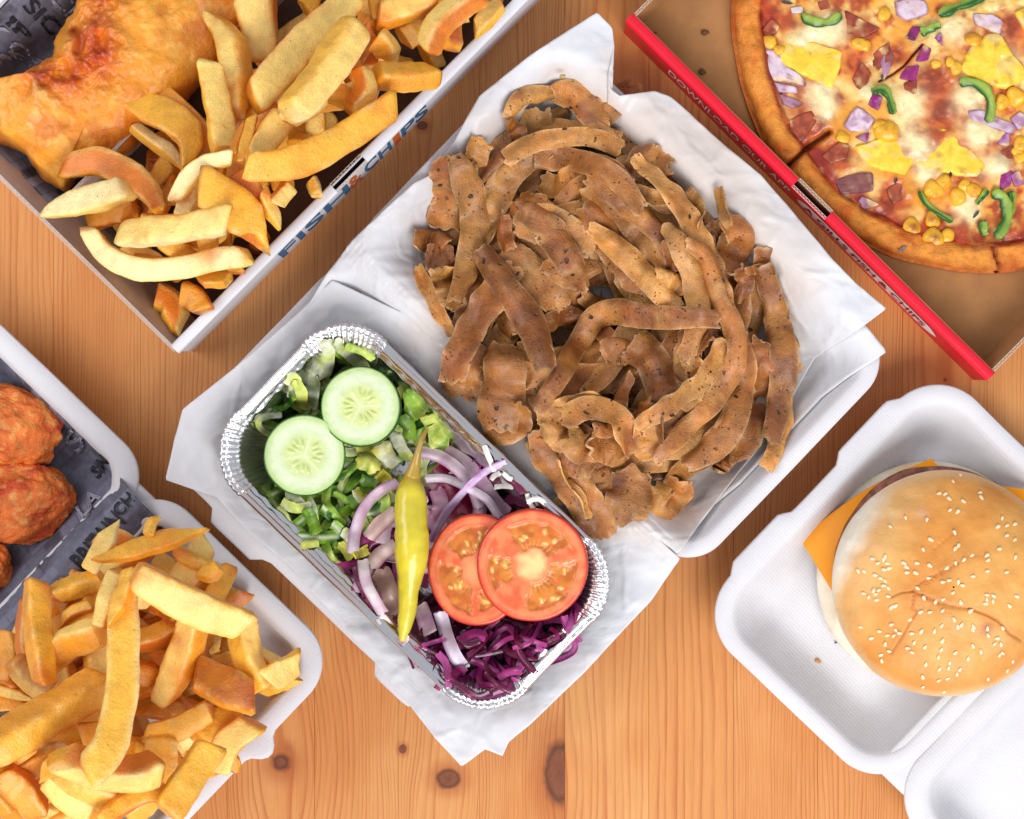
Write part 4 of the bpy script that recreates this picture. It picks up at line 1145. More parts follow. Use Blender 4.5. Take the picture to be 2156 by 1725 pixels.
# ================================================================ kebab meat
MEAT = organic('doner_meat', rough=0.36, spec=0.55, var=0.32, vscale=85, bump=0.0008, bscale=1200, bumpw=0.8, coat=0.22, dots=[(130.0, 0.19, lin(36, 16, 8), 1.0), (360.0, 0.22, lin(88, 48, 22), 0.85)], glossvar=0.1, hue=(lin(218, 164, 96), 0.57, 0.5), fine=0.2)
MC = [lin(190, 124, 56), lin(170, 102, 42), lin(206, 146, 74), lin(150, 84, 34), lin(182, 114, 50)]
def ribbon(name, pts, w, mat, colf, seed, thick=8.0, arch=0.18, roll=0.0, rollend=None, rag=0.10, nl=44, nw=15, sag=0.7, zmin=None, clear=3.0, label=None, cat=None, group=None, wprof=None, bumpy=5.0, parent=None, kind=None, under=0.3, zref=150.0, flat=1, ruffle=0.0, efreq=0.035):
    r = np.random.RandomState(seed * 7 + 1)
    zc = zref
    for it in range(2):
        img = resample(pts, nl)
        f = (CAMH - zc) / CAMH
        XY = np.stack([(img[:, 0] - CX) * f, (CY - img[:, 1]) * f], 1)
        d = np.gradient(XY, axis=0); nrm = np.stack([d[:, 1], -d[:, 0]], 1); nrm /= np.linalg.norm(nrm, axis=1)[:, None] + 1e-9
        hs = np.mean([hget(*(XY + nrm * o * w).T) for o in (-0.35, -0.15, 0.15, 0.35)], axis=0) * 0.55 + np.max([hget(*(XY + nrm * o * w).T) for o in (-0.3, 0, 0.3)], axis=0) * 0.45
        k = max(3, int(nl * 0.10)) | 1
        hp = np.pad(hs, k // 2, mode='edge')
        mx = np.max([hp[i:i + nl] for i in range(k)], axis=0)
        h2 = sag * hs + (1 - sag) * mx
        for _ in range(3):
            hp = np.pad(h2, 3, mode='edge'); h2 = np.mean([hp[i:i + nl] for i in range(7)], axis=0)
        zc = float(h2.mean()) + clear
    s = np.linspace(0, 1, nl); u = np.linspace(-1, 1, nw)
    Lg = np.linalg.norm(np.diff(XY, axis=0), axis=1).sum()
    if wprof is None and flat: wprof = [r.uniform(.55, .95), r.uniform(.85, 1.1), 1.0, r.uniform(.9, 1.15), r.uniform(.85, 1.05), r.uniform(.5, .95)]
    wp = np.ones(nl) if wprof is None else np.interp(s, np.linspace(0, 1, len(wprof)), wprof)
    so = s * Lg
    eL = fbm(np.c_[so * efreq, np.zeros(nl), np.full(nl, seed)], seed, 3); eR = fbm(np.c_[so * efreq, np.full(nl, 9.0), np.full(nl, seed)], seed + 1, 3)
    eL2 = fbm(np.c_[so * 0.16, np.zeros(nl), np.full(nl, seed)], seed + 4, 2); eR2 = fbm(np.c_[so * 0.16, np.full(nl, 9.0), np.full(nl, seed)], seed + 6, 2)
    wl = wp * (1 + rag * 2.2 * eL + rag * 0.5 * eL2 * (eL2 > 0.1)); wr = wp * (1 + rag * 2.2 * eR + rag * 0.5 * eR2 * (eR2 > 0.1))
    side = np.where(u[None] < 0, wl[:, None], wr[:, None]) * u[None] * w / 2
    re = roll if rollend is None else rollend
    ph = np.linspace(roll, re, nl) + 0.35 * fbm(np.c_[s * 2.2, np.zeros(nl), np.full(nl, seed * 1.7)], seed + 8, 2)
    ar = arch * (0.6 + 0.9 * fbm(np.c_[s * 1.8, np.ones(nl), np.full(nl, seed * 2.1)], seed + 9, 2))
    zz = -ar[:, None] * (u[None] ** 2) * w + 0.06 * w * np.sin(u[None] * 3 + seed)
    if ruffle:
        k1, k2 = r.uniform(55, 95, 2); p1_, p2_ = r.uniform(0, 6.28, 2)
        zz = zz + ruffle * w * np.where(u[None] > 0, np.sin(so / k1 * 6.28 + p1_)[:, None], np.sin(so / k2 * 6.28 + p2_)[:, None]) * np.abs(u[None]) ** 2.5 * (0.5 + 0.8 * np.abs(fbm(np.c_[s * 2.5, 0 * s + 3, 0 * s + seed], seed + 31, 2)))[:, None]
        side = side * (1 - 0.10 * np.abs(u[None]) ** 3)
    hx = side * np.cos(ph)[:, None] - zz * np.sin(ph)[:, None]
    hz = side * np.sin(ph)[:, None] + zz * np.cos(ph)[:, None]
    # ragged ends
    dl = XY[1] - XY[0]; dl = dl / (np.linalg.norm(dl) + 1e-9); dr = XY[-1] - XY[-2]; dr = dr / (np.linalg.norm(dr) + 1e-9)
    j0 = fbm(np.c_[u * 2.3, np.full(nw, 3.0), np.full(nw, seed)], seed + 12, 3) * w * 0.2 - w * 0.08 * np.abs(u) ** 3; j1 = fbm(np.c_[u * 2.3, np.full(nw, 5.0), np.full(nw, seed)], seed + 13, 3) * w * 0.2 - w * 0.08 * np.abs(u) ** 3
    e0 = np.clip(1 - s / 0.12, 0, 1); e1 = np.clip(1 - (1 - s) / 0.12, 0, 1)
    X = XY[:, 0][:, None] + nrm[:, 0][:, None] * hx - dl[0] * j0[None] * e0[:, None] + dr[0] * j1[None] * e1[:, None]
    Y = XY[:, 1][:, None] + nrm[:, 1][:, None] * hx - dl[1] * j0[None] * e0[:, None] + dr[1] * j1[None] * e1[:, None]
    Z = h2[:, None] + clear + thick + hz + w * abs(math.sin((roll + re) / 2)) * under + 0.5 * arch * w
    q = np.stack([X, Y, Z], -1)
    Z = Z + bumpy * fbm(q * 0.016, seed + 20, 2) * 1.8 + bumpy * 0.2 * fbm(q * 0.06, seed + 21, 2)
    lo = hget(X, Y)
    if flat:
        lo = np.minimum(lo, np.percentile(lo, 85))
        push = np.maximum(lo - Z, 0) * 0.8
        for _ in range(4):
            pp_ = np.pad(push, 1, mode='edge'); push = (pp_[:-2, 1:-1] + pp_[2:, 1:-1] + pp_[1:-1, :-2] + pp_[1:-1, 2:] + pp_[1:-1, 1:-1]) / 5
        Z = Z + push
    top = np.stack([X, Y, Z], -1)
    # thin towards the edges
    th = thick * (0.35 + 0.65 * (1 - np.abs(u) ** 3))[None] * np.ones((nl, 1))
    gx = np.gradient(top, axis=0); gy = np.gradient(top, axis=1)
    N = np.cross(gy, gx); N /= np.linalg.norm(N, axis=2)[..., None] + 1e-9
    N = np.where((N[..., 2:3] < 0), -N, N) if False else N
    sgn = np.sign(N[nl // 2, nw // 2, 2]) or 1.0
    N = N * sgn
    bot = top - N * th[..., None]
    V = np.vstack([top.reshape(-1, 3), bot.reshape(-1, 3)])
    n = nl * nw
    F = grid_faces(nl, nw, False, sgn > 0).tolist()
    Fb = (grid_faces(nl, nw, False, sgn <= 0) + n).tolist()
    ring = [i * nw for i in range(nl)] + [(nl - 1) * nw + j for j in range(1, nw)] + [i * nw + nw - 1 for i in range(nl - 2, -1, -1)] + [j for j in range(nw - 2, 0, -1)]
    Fs = []
    m = len(ring)
    for i in range(m):
        a, b = ring[i], ring[(i + 1) % m]
        Fs.append([a, b, b + n, a + n] if sgn > 0 else [b, a, a + n, b + n])
    C = colf(top, s, u, seed)
    C = np.vstack([C.reshape(-1, 3), C.reshape(-1, 3) * 0.9])
    o = mk(name, V, F + Fb + [f[::-1] for f in Fs], mat, col=C, label=label, cat=cat, group=group, parent=parent, kind=kind, sharp=60)
    hraise(top.reshape(-1, 3))
    mid = (top[:-1] + top[1:]) / 2; hraise(mid.reshape(-1, 3))
    return o

def meatcol(top, s, u, seed):
    q = top * 0.02
    n1 = fbm(q, seed, 3); n2 = fbm(q * 3, seed + 2, 2)
    C = mixc(np.broadcast_to(MC[seed % 5], top.shape), MC[(seed + 2) % 5], sstep(-0.3, 0.4, n1))
    C = mixc(C, lin(150, 88, 42), sstep(0.1, 0.6, n2) * 0.3)
    ed = np.clip(np.abs(u)[None] ** 8 + (np.abs(2 * s - 1) ** 40)[:, None], 0, 1) * (0.6 + 0.5 * n2)
    C = mixc(C, lin(232, 192, 136), np.clip(ed, 0, 1) * 0.75)
    return C * (0.78 + 0.45 * ((seed * 37) % 11) / 10.0)

GM = 'shaved kebab meat'
def lbm(p, deep):
    dx, dy = p[0] - 1280, p[1] - 640
    v = 'upper' if dy < -150 else 'lower' if dy > 150 else 'middle'
    h = 'left' if dx < -130 else 'right' if dx > 130 else 'centre'
    return f"{'deeply buried dark' if deep else 'partly covered brown'} shaving in the {v} {h} of the kebab meat heap"
# soft mound so that the heap rises in the middle (lower shavings)
meat_poly = [(915, 430), (1060, 290), (1240, 250), (1410, 340), (1580, 550), (1650, 760), (1630, 900), (1510, 990), (1340, 1040), (1210, 960), (1040, 880), (960, 740), (905, 590)]
r_ = np.random.RandomState(11)
ctr = np.array([1280, 640.0])
for i, p in enumerate(scatter(meat_poly, 84, 9)):
    p = ctr + (p - ctr) * (0.86 if i < 60 else 0.7)
    a = math.atan2(p[1] - ctr[1], p[0] - ctr[0]) + math.pi / 2 + r_.normal(0, 0.5); L = r_.uniform(240, 380); d = np.array([math.cos(a), math.sin(a)]) * L / 2; e = np.array([-d[1], d[0]]) * r_.uniform(-0.45, 0.1)
    ribbon('kebab_shaving', [p - d, p + e, p + d], r_.uniform(44, 78), MEAT, meatcol, 40 + i, thick=6, arch=r_.uniform(0.02, 0.22), roll=r_.uniform(-0.5, 0.5), rollend=r_.uniform(-0.5, 0.5), label=lbm(p, True), cat='meat', group=GM, nl=36, nw=15, clear=2, rag=0.08, sag=0.9, ruffle=0.08, efreq=0.013)
MEATS = [
 # points, zoom width, roll start, roll end, arch, label
 (ZF((640, 1070), (720, 900), (800, 740)), 210, .3, .5, .2, None),
 (ZF((760, 1110), (900, 930), (1040, 720)), 130, .4, .2, .35, None),
 (ZF((1020, 610), (1090, 470), (1250, 385), (1420, 345)), 150, .7, .6, .3, 'arched shaving at the very top of the meat heap'),
 (ZF((1400, 340), (1560, 360), (1670, 450), (1770, 570), (1860, 640)), 200, -.2, .2, .15, 'pale tan shaving at the top bent over like a tent'),
 (ZF((1010, 620), (1080, 680), (1130, 780)), 130, .2, .5, .2, None),
 (ZF((1290, 1100), (1450, 1150), (1600, 1090), (1720, 1100)), 210, .2, -.2, .35, None),
 (ZF((1380, 810), (1600, 785), (1800, 790), (1930, 860)), 110, .5, .5, .1, None),
 (ZF((1020, 850), (1200, 760), (1480, 690), (1750, 660), (2010, 720)), 90, .9, .8, .1, 'thin light edge of a shaving running across the top of the heap'),
 (ZG((560, 270), (720, 370), (880, 420)), 300, -.2, .3, .12, 'rough torn flap at the upper right of the meat'),
 (ZG((700, 560), (820, 640), (950, 620)), 220, .3, .3, .2, None),
 (ZG((960, 620), (1070, 720), (1090, 900)), 230, .2, .5, .45, 'rounded rolled shaving on the right shoulder of the heap'),
 (ZG((1350, 850), (1500, 980), (1430, 1120), (1330, 1260)), 270, .4, .2, .3, 'curled shaving on the right edge with a white folded lip'),
 (ZG((1290, 555), (1320, 720), (1370, 900)), 110, 1.0, .8, .1, 'spike of meat standing up at the right edge'),
 (ZG((1480, 1240), (1530, 1370), (1490, 1540)), 150, .4, .4, .4, None),
 (ZG((1520, 1290), (1640, 1255), (1760, 1250)), 70, .2, .5, .1, 'thin sliver pointing right out of the heap'),
 (ZI((1800, -60), (1840, 250), (1900, 470)), 230, .2, .4, .2, None),
 (ZI((1560, 180), (1660, 420), (1740, 700)), 290, .1, -.2, .12, 'flat square shaving at the right side of the heap'),
 (ZI((1870, 560), (1890, 850), (1790, 1100), (1690, 1290)), 150, .4, .3, .3, 'narrow shaving hanging down the right lower edge'),
 (ZI((1640, 700), (1560, 900), (1410, 1220)), 270, -.1, .2, .15, 'wide darker shaving with two small holes at the lower right'),
 (ZI((1480, 690), (1370, 890), (1270, 1090)), 150, .3, .3, .2, None),
 (ZI((1280, 1130), (1120, 1200), (980, 1280), (880, 1420)), 170, .2, -.3, .2, None),
 (ZI((1290, 1300), (1340, 1220), (1400, 1180)), 130, .3, .3, .2, None),
 (ZI((700, 1440), (830, 1620), (1020, 1420)), 260, .1, .3, .2, None),
 (ZI((540, 1290), (520, 1500), (460, 1740)), 350, .1, .0, .1, 'broad shaving spreading over the paper at the bottom of the heap'),
 (ZK((1440, 120), (1600, 320), (1760, 540), (1900, 760), (2010, 980)), 290, .3, .2, .1, 'long shaving lying along the edge of the foil tray'),
 (ZK((1640, 300), (1720, 480), (1830, 640), (1890, 800)), 90, .9, .9, .1, None),
 (ZI((-60, 1150), (60, 1250), (200, 1300)), 200, .3, .0, .2, None),
 (ZH((1350, 1500), (1500, 1600), (1650, 1720)), 240, .1, .3, .2, None),
 (ZF((560, 960), (540, 1250), (530, 1540)), 390, .1, -.1, .08, 'square flap of meat folded at the left upper edge'),
 (ZF((215, 1590), (350, 1590), (520, 1650)), 190, .4, .4, .5, 'small curled shaving at the left edge'),
 (ZH((225, 140), (320, 350), (450, 600), (545, 740)), 120, .5, .5, .3, 'leftmost long shaving standing on its edge against the paper'),
 (ZH((300, 60), (430, 90), (560, 30)), 220, .3, .1, .3, None),
 (ZH((440, 160), (510, 370), (560, 540)), 230, -.5, -.3, .3, None),
 (ZH((650, 770), (640, 1000), (590, 1280)), 320, .1, .1, .15, 'pale rounded shaving above the foil tray corner'),
 (ZH((960, 380), (1010, 580), (1110, 760)), 300, .0, .3, .2, None),
 (ZH((1180, 560), (1250, 660), (1300, 740)), 70, .9, .8, .1, None),
 (ZH((780, 60), (850, 240), (780, 450), (680, 700)), 330, .1, -.1, .12, 'light shaving full of small holes left of centre'),
 (ZH((900, 60), (1150, 180), (1350, 360), (1500, 520)), 330, -.1, .1, .15, 'rounded brown shaving with two dark holes in the centre left'),
 (ZH((1330, 60), (1480, 160), (1620, 300)), 260, .2, .1, .2, None),
 (ZF((1050, 1270), (1200, 1360), (1380, 1320)), 240, -.2, .1, .2, None),
 (ZF((1090, 1500), (1340, 1480), (1580, 1600), (1660, 1740)), 270, .0, .2, .15, 'shaving with a cluster of holes near the middle of the heap'),
 (ZG((90, 720), (260, 850), (430, 1050), (580, 1240), (740, 1440)), 290, -.1, .1, .15, 'broad smooth shaving running diagonally through the centre'),
 (ZG((140, 540), (350, 700), (560, 900), (700, 1090), (820, 1230)), 190, .2, .2, .3, 'middle one of the three parallel diagonal shavings'),
 (ZG((170, 440), (400, 620), (650, 800), (870, 960), (1060, 1060)), 170, .3, .3, .4, 'rolled tube shaped shaving along the upper diagonal'),
 (ZG((90, 240), (300, 390), (530, 540)), 180, .2, .1, .2, None),
 (ZG((560, 570), (720, 640), (890, 650)), 120, .2, .2, .3, None),
 (ZG((830, 1020), (900, 1130), (940, 1270)), 140, -.1, .2, .3, None),
 (ZG((750, 1290), (900, 1330), (1040, 1440)), 160, .5, .5, .4, None),
 (ZH((1310, 720), (1450, 620), (1670, 620)), 160, .5, .3, .3, None),
 (ZI((280, 320), (430, 260), (580, 320)), 230, .0, .3, .15, None),
 (ZI((1000, 290), (1100, 440), (1190, 600)), 170, .2, .2, .2, None),
 (ZI((1030, 60), (1120, 180), (1200, 240)), 240, -.2, .2, .3, None),
 (ZI((900, 620), (1050, 700), (1150, 650)), 190, .3, .2, .2, None),
 (ZI((540, 160), (720, 350), (810, 600), (860, 770)), 280, .0, -.1, .1, 'smooth pointed shaving hanging below the horizontal fold'),
 (ZI((690, 690), (620, 840), (540, 950)), 190, .4, .3, .4, 'shiny folded shaving low in the middle'),
 (ZI((660, 840), (660, 1050), (690, 1230)), 190, .2, .2, .35, None),
 (ZI((780, 800), (780, 950), (800, 1090)), 70, .9, .9, .1, None),
 (ZI((-20, 980), (120, 1090), (260, 1130)), 230, .2, .0, .3, None),
 (ZI((180, 1120), (330, 1110), (450, 1200)), 250, .1, .1, .15, 'pale porous scrap with a torn hole at the bottom of the heap'),
 (ZI((-60, 760), (130, 720), (260, 800), (330, 920)), 170, .3, .4, .3, None),
 (ZH((1250, 1450), (1500, 1370), (1720, 1310), (1850, 1360)), 170, .3, .3, .3, None),
 (ZH((1740, 1540), (1880, 1560), (1970, 1350), (2060, 1070)), 120, .6, .7, .3, 'narrow twisted shaving with a bright lip low in the heap'),
 (ZH((1160, 790), (1240, 980), (1120, 1180)), 290, .2, .1, .15, None),
 (ZH((820, 1530), (1000, 1560), (1140, 1360)), 230, .2, .4, .4, 'curled end of meat touching the foil rim'),
 (ZH((960, 820), (980, 1100), (930, 1380), (920, 1560)), 300, .15, .05, .2, 'long orange brown shaving pointing down at the foil rim'),
 (ZF((1410, 800), (1220, 890), (1060, 1000), (960, 1150), (900, 1300), (820, 1460), (760, 1600), (640, 1740)), 230, .1, .1, .18, 'long pale looped shaving sweeping down the left side'),
 (ZF((960, 1380), (950, 1500), (1010, 1740)), 150, .7, .6, .2, None),
 (ZG((120, 1450), (330, 1540), (620, 1570), (950, 1610), (1220, 1680)), 160, .3, .3, .35, None),
 (ZH((1260, 1400), (1480, 1070), (1680, 740), (1810, 590), (1960, 555), (2100, 570)) + ZG((900, 1680), (1100, 1690), (1290, 1700)), 190, .05, .3, .3, 'long bent shaving with a sharp elbow in the middle of the heap'),
 (ZG((1010, 1020), (1190, 1120), (1270, 1350), (1340, 1560)) + ZI((1450, 60), (1480, 280), (1400, 520), (1230, 750), (980, 980), (730, 1230)), 165, .25, .25, .4, 'very long C shaped strip curving down the right side'),
]
MEATS_TOP = MEATS[-2:]; MEATS_LOW = MEATS[:-2]
def lay(lst, base):
  for i, (pts, w, r0, r1, ar, lab) in enumerate(lst):
    i += base
    n_ = 30 + int(6 * len(pts))
    ribbon('kebab_shaving', pts, w * ZF.sc * 1.24, MEAT, meatcol, 200 + i, thick=6, arch=ar * (1.25 if i % 5 else -0.9), roll=r0 * (1 if i % 2 else -1), rollend=r1 * (1 if i % 2 else -1), label=lab or lbm(np.mean(pts, 0), False), cat='meat', group=GM, nl=min(90, n_ + 24), nw=21, clear=4, zref=200, rag=0.09, bumpy=7, sag=0.72, ruffle=0.14, efreq=0.012)
lay(MEATS_LOW, 0)
EXTRA = [([(960, 330), (1000, 450), (985, 560), (960, 640)], 46, 'long thin shaving down the upper left flank of the heap'), ([(1080, 560), (1010, 660), (960, 760), (950, 810)], 52, 'long shaving running down to the foil tray on the left flank'),
 ([(1330, 330), (1420, 420), (1480, 520), (1530, 640), (1560, 760)], 40, 'long thin shaving curving down the upper right flank'), ([(1600, 560), (1640, 680), (1650, 800), (1620, 930)], 42, 'outermost curved shaving on the right flank'),
 ([(1560, 700), (1570, 800), (1520, 920), (1440, 980)], 45, 'curved shaving just outside the C shaped strip'), ([(1240, 480), (1320, 540), (1390, 620), (1430, 650)], 42, 'short diagonal ribbon above the elbow shaped shaving'),
 ([(1090, 430), (1150, 480), (1200, 560), (1230, 610)], 50, 'diagonal ribbon left of centre in the heap'), ([(1340, 900), (1400, 860), (1480, 800), (1530, 720)], 38, 'narrow ribbon inside the curve of the C shaped strip'),
 ([(1180, 880), (1240, 860), (1300, 880), (1330, 960)], 40, 'hooked ribbon low in the heap'), ([(1130, 335), (1200, 330), (1290, 380), (1350, 450)], 40, 'ribbon bending down from the top of the heap'), ([(1060, 335), (1130, 300), (1230, 290), (1310, 315)], 32, 'slender ribbon lying across near the top'),
 ([(1010, 520), (1060, 600), (1120, 690), (1150, 780)], 46, 'long ribbon descending left of the elbow shaped shaving'), ([(1400, 470), (1460, 580), (1470, 680), (1440, 760)], 40, 'ribbon curving beside the upper end of the C shaped strip')]
for i, (pts, w, lab) in enumerate(EXTRA):
    ribbon('kebab_shaving', pts, w * 1.4, MEAT, meatcol, 330 + i, thick=5, arch=[0.14, 0.08, 0.2][i % 3], roll=[0.3, -0.3][i % 2], rollend=[0.2, -0.4, 0.4][i % 3], label=lab, cat='meat', group=GM, nl=60, nw=17, clear=4, zref=200, rag=0.09, bumpy=6, sag=0.72, ruffle=0.13, efreq=0.012)
lay(MEATS_TOP, len(MEATS_LOW))
# ================================================================ foil tray
def foil_material():
    k = NT('aluminium_foil')
    o = k.pos()
    n1 = k.noise(o, 260.0, 3.0, 0.6, 0.8); n2 = k.voro(o, 330.0)
    h = k.math('ADD', n1, k.math('MULTIPLY', n2, 0.6))
    h = k.math('MULTIPLY', h, k.n('ShaderNodeSeparateColor', {0: k.attr()}).outputs[0])
    k.P(color=(0.78, 0.77, 0.78), metal=1.0, rough=k.rng(k.n('ShaderNodeSeparateColor', {0: k.attr()}).outputs[0], 0.1, 1.0, 0.16, 0.34), normal=k.bump(h, 0.0004))
    return k.m
FOIL = foil_material()
FR = 192.0
foil_prof = [(16, FR - 60), (10, FR - 16), (3, FR - 10), (0, FR - 4), (0, FR + 1), (3, FR + 4.5), (7, FR + 5), (10, FR + 2), (12, FR + 1.5), (14, FR + 3.5), (17, FR + 3.5), (19, FR + 1), (22, FR), (24, FR - 5), (28, FR - 8), (31, FR - 9), (34, FR - 14), (38, FR - 24), (44, FR - 46), (52, FR - 80), (62, FR - 120), (70, 52), (76, 44), (86, 38), (100, 36)]
foil = Tray(961, 1806, -43, 404, 128, FR, foil_prof)
def foil_mesh():
    a0, a1, b0, b1 = foil.k; V = []
    NC, NS = 110, 90
    for j, (d, z) in enumerate(foil_prof):
        P, N = rrect(a0 + d, a1 - d, b0 + d, b1 - d, foil.r - d * 0.8, NC, NS)
        n = len(P); idx = np.arange(n)
        cor = np.zeros(n); per = NC + NS
        ph = idx % per
        cor = np.where(ph < NC, np.sin(np.clip(ph / (NC - 1), 0, 1) * math.pi) ** 0.35, 0.0)
        amp = np.interp(d, [0, 20, 40, 70, 100], [1.5, 2.3, 2.6, 1.6, 0])
        rp = (np.sin(idx * 2 * math.pi / 7.0 + 1.5 * noise(np.c_[idx * 0.11, idx * 0, idx * 0], 77)) * 0.9 + 0.5 * _hash(idx // 3, idx * 0, idx * 0, 77)) * amp * cor
        rz = (_hash(idx // 3, idx * 0 + 3, idx * 0, 78) * 1.2) * cor * np.interp(d, [0, 30, 60], [1, 1, 0.2])
        wall = fbm(np.c_[P * 0.03, np.full(n, z * 0.02)], 19, 3) * np.interp(d, [0, 24, 40, 80], [1.0, 1.5, 4.0, 3.0])
        if 24 <= d <= 72: wall = wall + (1 - cor) * 1.3 * np.sin((P[:, 0] + P[:, 1]) * 0.16 + 3 * fbm(np.c_[P * 0.02, np.zeros(n)], 4, 2))
        out = 5.0 * cor * (d <= 22)
        P = P + N * (rp - wall + out)[:, None]
        X, Y = ab2world(P[:, 0], P[:, 1], foil.f)
        V.append(np.c_[X, Y, np.full(n, z) + rz + wall * 0.3])
    n = len(V[0])
    X, Y = ab2world((a0 + a1) / 2, (b0 + b1) / 2, foil.f)
    V = np.vstack(V + [np.array([[X, Y, 36]])]); R = len(foil_prof)
    F = grid_faces(R, n, True).tolist() + fan(R * n, range((R - 1) * n, R * n))
    per = NC + NS; ph = np.arange(n) % per
    cf = np.where(ph < NC, np.sin(np.clip(ph / (NC - 1), 0, 1) * math.pi) ** 0.3, 0.0)
    att = np.concatenate([np.clip(0.10 + 0.9 * cf + np.interp(d, [0, 26, 45], [0, 0.1, 0.45]), 0, 1) for d, z in foil_prof] + [np.array([0.5])])
    return V, F, n, R, np.repeat(att[:, None], 3, 1)
ft = thing('foil_tray', (*unproj(880, 1095, 30), 30), 'rectangular crimped aluminium foil tray full of salad', 'foil tray')
V, F, n, R, FA = foil_mesh()
rimF = [f for f in F if max(f) < 14 * n]; wallF = [f for f in F if max(f) >= 14 * n]
mk('crimped_rim', V[:14 * n], rimF, FOIL, parent=ft, col=FA[:14 * n])
sub = V[13 * n:]
mk('tray_wall', sub, [[i - 13 * n for i in f] for f in wallF], FOIL, parent=ft, col=FA[13 * n:])
foil.base()

# ================================================================ salad
LEAF = organic('lettuce_leaf', rough=0.34, spec=0.5, var=0.25, vscale=160, bump=0.0006, bscale=420, bumpw=0.5, coat=0.12)
ONION = organic('red_onion', rough=0.3, spec=0.5, var=0.12, vscale=160, bump=0.0002, bscale=800, coat=0.12)
CABB = organic('red_cabbage', rough=0.28, spec=0.55, var=0.25, vscale=200, bump=0.0003, bscale=600, coat=0.2)
VEG = organic('cut_vegetable', rough=0.25, spec=0.5, var=0.06, vscale=140, bump=0.00025, bscale=900, coat=0.25, fine=0.05)
SKIN = organic('pickled_pepper_skin', rough=0.28, spec=0.55, var=0.10, vscale=110, bump=0.0002, bscale=260, coat=0.3)
LIGHTG, MIDG, DARKG, YELG, WHITEG = lin(206, 218, 110), lin(140, 182, 54), lin(52, 108, 34), lin(220, 212, 84), lin(234, 240, 204)
def leafcol(c1, c2, rib=WHITEG, ribw=0.0):
    def f(top, s, u, seed):
        n1 = fbm(top * 0.03, seed, 3)
        C = mixc(np.broadcast_to(c1, top.shape), c2, sstep(-0.3, 0.4, n1))
        C = mixc(C, rib, np.clip(np.exp(-(u[None] / 0.28) ** 2) * ribw * np.ones((len(s), 1)), 0, 1))
        return C
    return f
def onioncol(edge=lin(150, 70, 130), body=lin(232, 206, 218), tint=lin(206, 160, 190), both=False):
    def f(top, s, u, seed):
        n1 = fbm(top * 0.03, seed, 2)
        C = mixc(np.broadcast_to(body, top.shape), tint, sstep(-0.2, 0.5, n1))
        e = sstep(0.55, 1.0, u)[None] * np.ones((len(s), 1))
        if both: e = np.maximum(e, sstep(0.6, 1.0, -u)[None] * np.ones((len(s), 1)))
        return mixc(C, edge, e * 0.85)
    return f
def cabcol(top, s, u, seed):
    c = [lin(132, 22, 86), lin(104, 16, 62), lin(160, 46, 116), lin(84, 12, 48), lin(176, 70, 140)][seed % 5]
    n1 = fbm(top * 0.04, seed, 2)
    return mixc(np.broadcast_to(c, top.shape), lin(190, 90, 160), sstep(0.25, 0.7, n1) * 0.5)
GL, GO, GC = 'lettuce pieces in the foil tray', 'onion slices in the foil tray', 'red cabbage shreds in the foil tray'
def wherein(p):
    a, b = img2ab(*p)
    e = 'upper left end' if a < 1150 else 'upper middle' if a < 1330 else 'lower middle' if a < 1540 else 'lower right end'
    return e + (', left side' if b > 190 else ', right side')
def LBLF(p, i): return f"{['dark green', 'mid green', 'light green', 'dark green'][i % 4]} lettuce shred buried in the foil tray, {wherein(p)}"
def LBCF(p, i): return f"{['magenta', 'deep red', 'violet', 'dark purple', 'lilac'][i % 5]} cabbage shred in the foil tray, {wherein(p)}"
def LBOF(p, i): return f"buried onion sliver in the foil tray, {wherein(p)}"
LBL = 'partly hidden crinkled lettuce shred near the top of the salad'
LBO = 'short onion piece showing beside the yellow pepper'
LBC = 'glossy cabbage shred lying on top at the lower end of the foil tray'
r_ = np.random.RandomState(31)
def bits(poly, count, seed, w, L, mat, colfs, name, label, cat, group, curl=0.3, nl=18, nw=7, thick=3.0, **kw):
    for i, p in enumerate(scatter(poly, count, seed)):
        a = r_.uniform(0, math.pi); l = r_.uniform(*L); d = np.array([math.cos(a), math.sin(a)]) * l / 2; e = np.array([-d[1], d[0]]) * r_.uniform(-curl, curl) * 2
        ribbon(name, [p - d, p + e, p + d], r_.uniform(*w), mat, colfs[i % len(colfs)], seed * 100 + i, thick=thick, arch=r_.uniform(-0.3, 0.4), roll=r_.uniform(-0.7, 0.7), rollend=r_.uniform(-0.7, 0.7), label=label(p, i) if callable(label) else label, cat=cat, group=group, nl=nl, nw=nw, clear=1.5, sag=0.75, bumpy=kw.get('bumpy', 3.0), zref=120, flat=0, rag=0.14, ruffle=0.12 if mat is LEAF else 0.04)
leaf_poly = [(590, 905), (740, 765), (850, 850), (930, 930), (890, 1060), (790, 1190), (690, 1140), (600, 1010)]
bits(leaf_poly, 150, 41, (14, 30), (70, 140), LEAF, [leafcol(DARKG, MIDG), leafcol(MIDG, LIGHTG), leafcol(LIGHTG, WHITEG), leafcol(MIDG, DARKG, WHITEG, 0.8)], 'lettuce_shred', LBLF, 'lettuce', GL, nl=26, nw=11, thick=2.0, bumpy=4.0)
mid_poly = [(760, 1200), (900, 1030), (1010, 960), (1180, 1150), (1190, 1240), (1010, 1400), (930, 1370)]
bits(mid_poly, 60, 43, (16, 34), (70, 150), CABB, [cabcol], 'cabbage_shred', LBCF, 'red cabbage', GC, curl=0.5)
bits([(760, 1190), (850, 1080), (960, 1000), (1060, 1080), (950, 1250), (860, 1310)], 16, 45, (20, 38), (70, 130), ONION, [onioncol(), onioncol(lin(120, 30, 80), lin(222, 190, 196))], 'onion_slice', LBOF, 'onion', GO, curl=0.6)
cab_poly = [(900, 1300), (1000, 1310), (1120, 1310), (1195, 1270), (1185, 1330), (1100, 1390), (1035, 1450), (985, 1440), (915, 1370)]
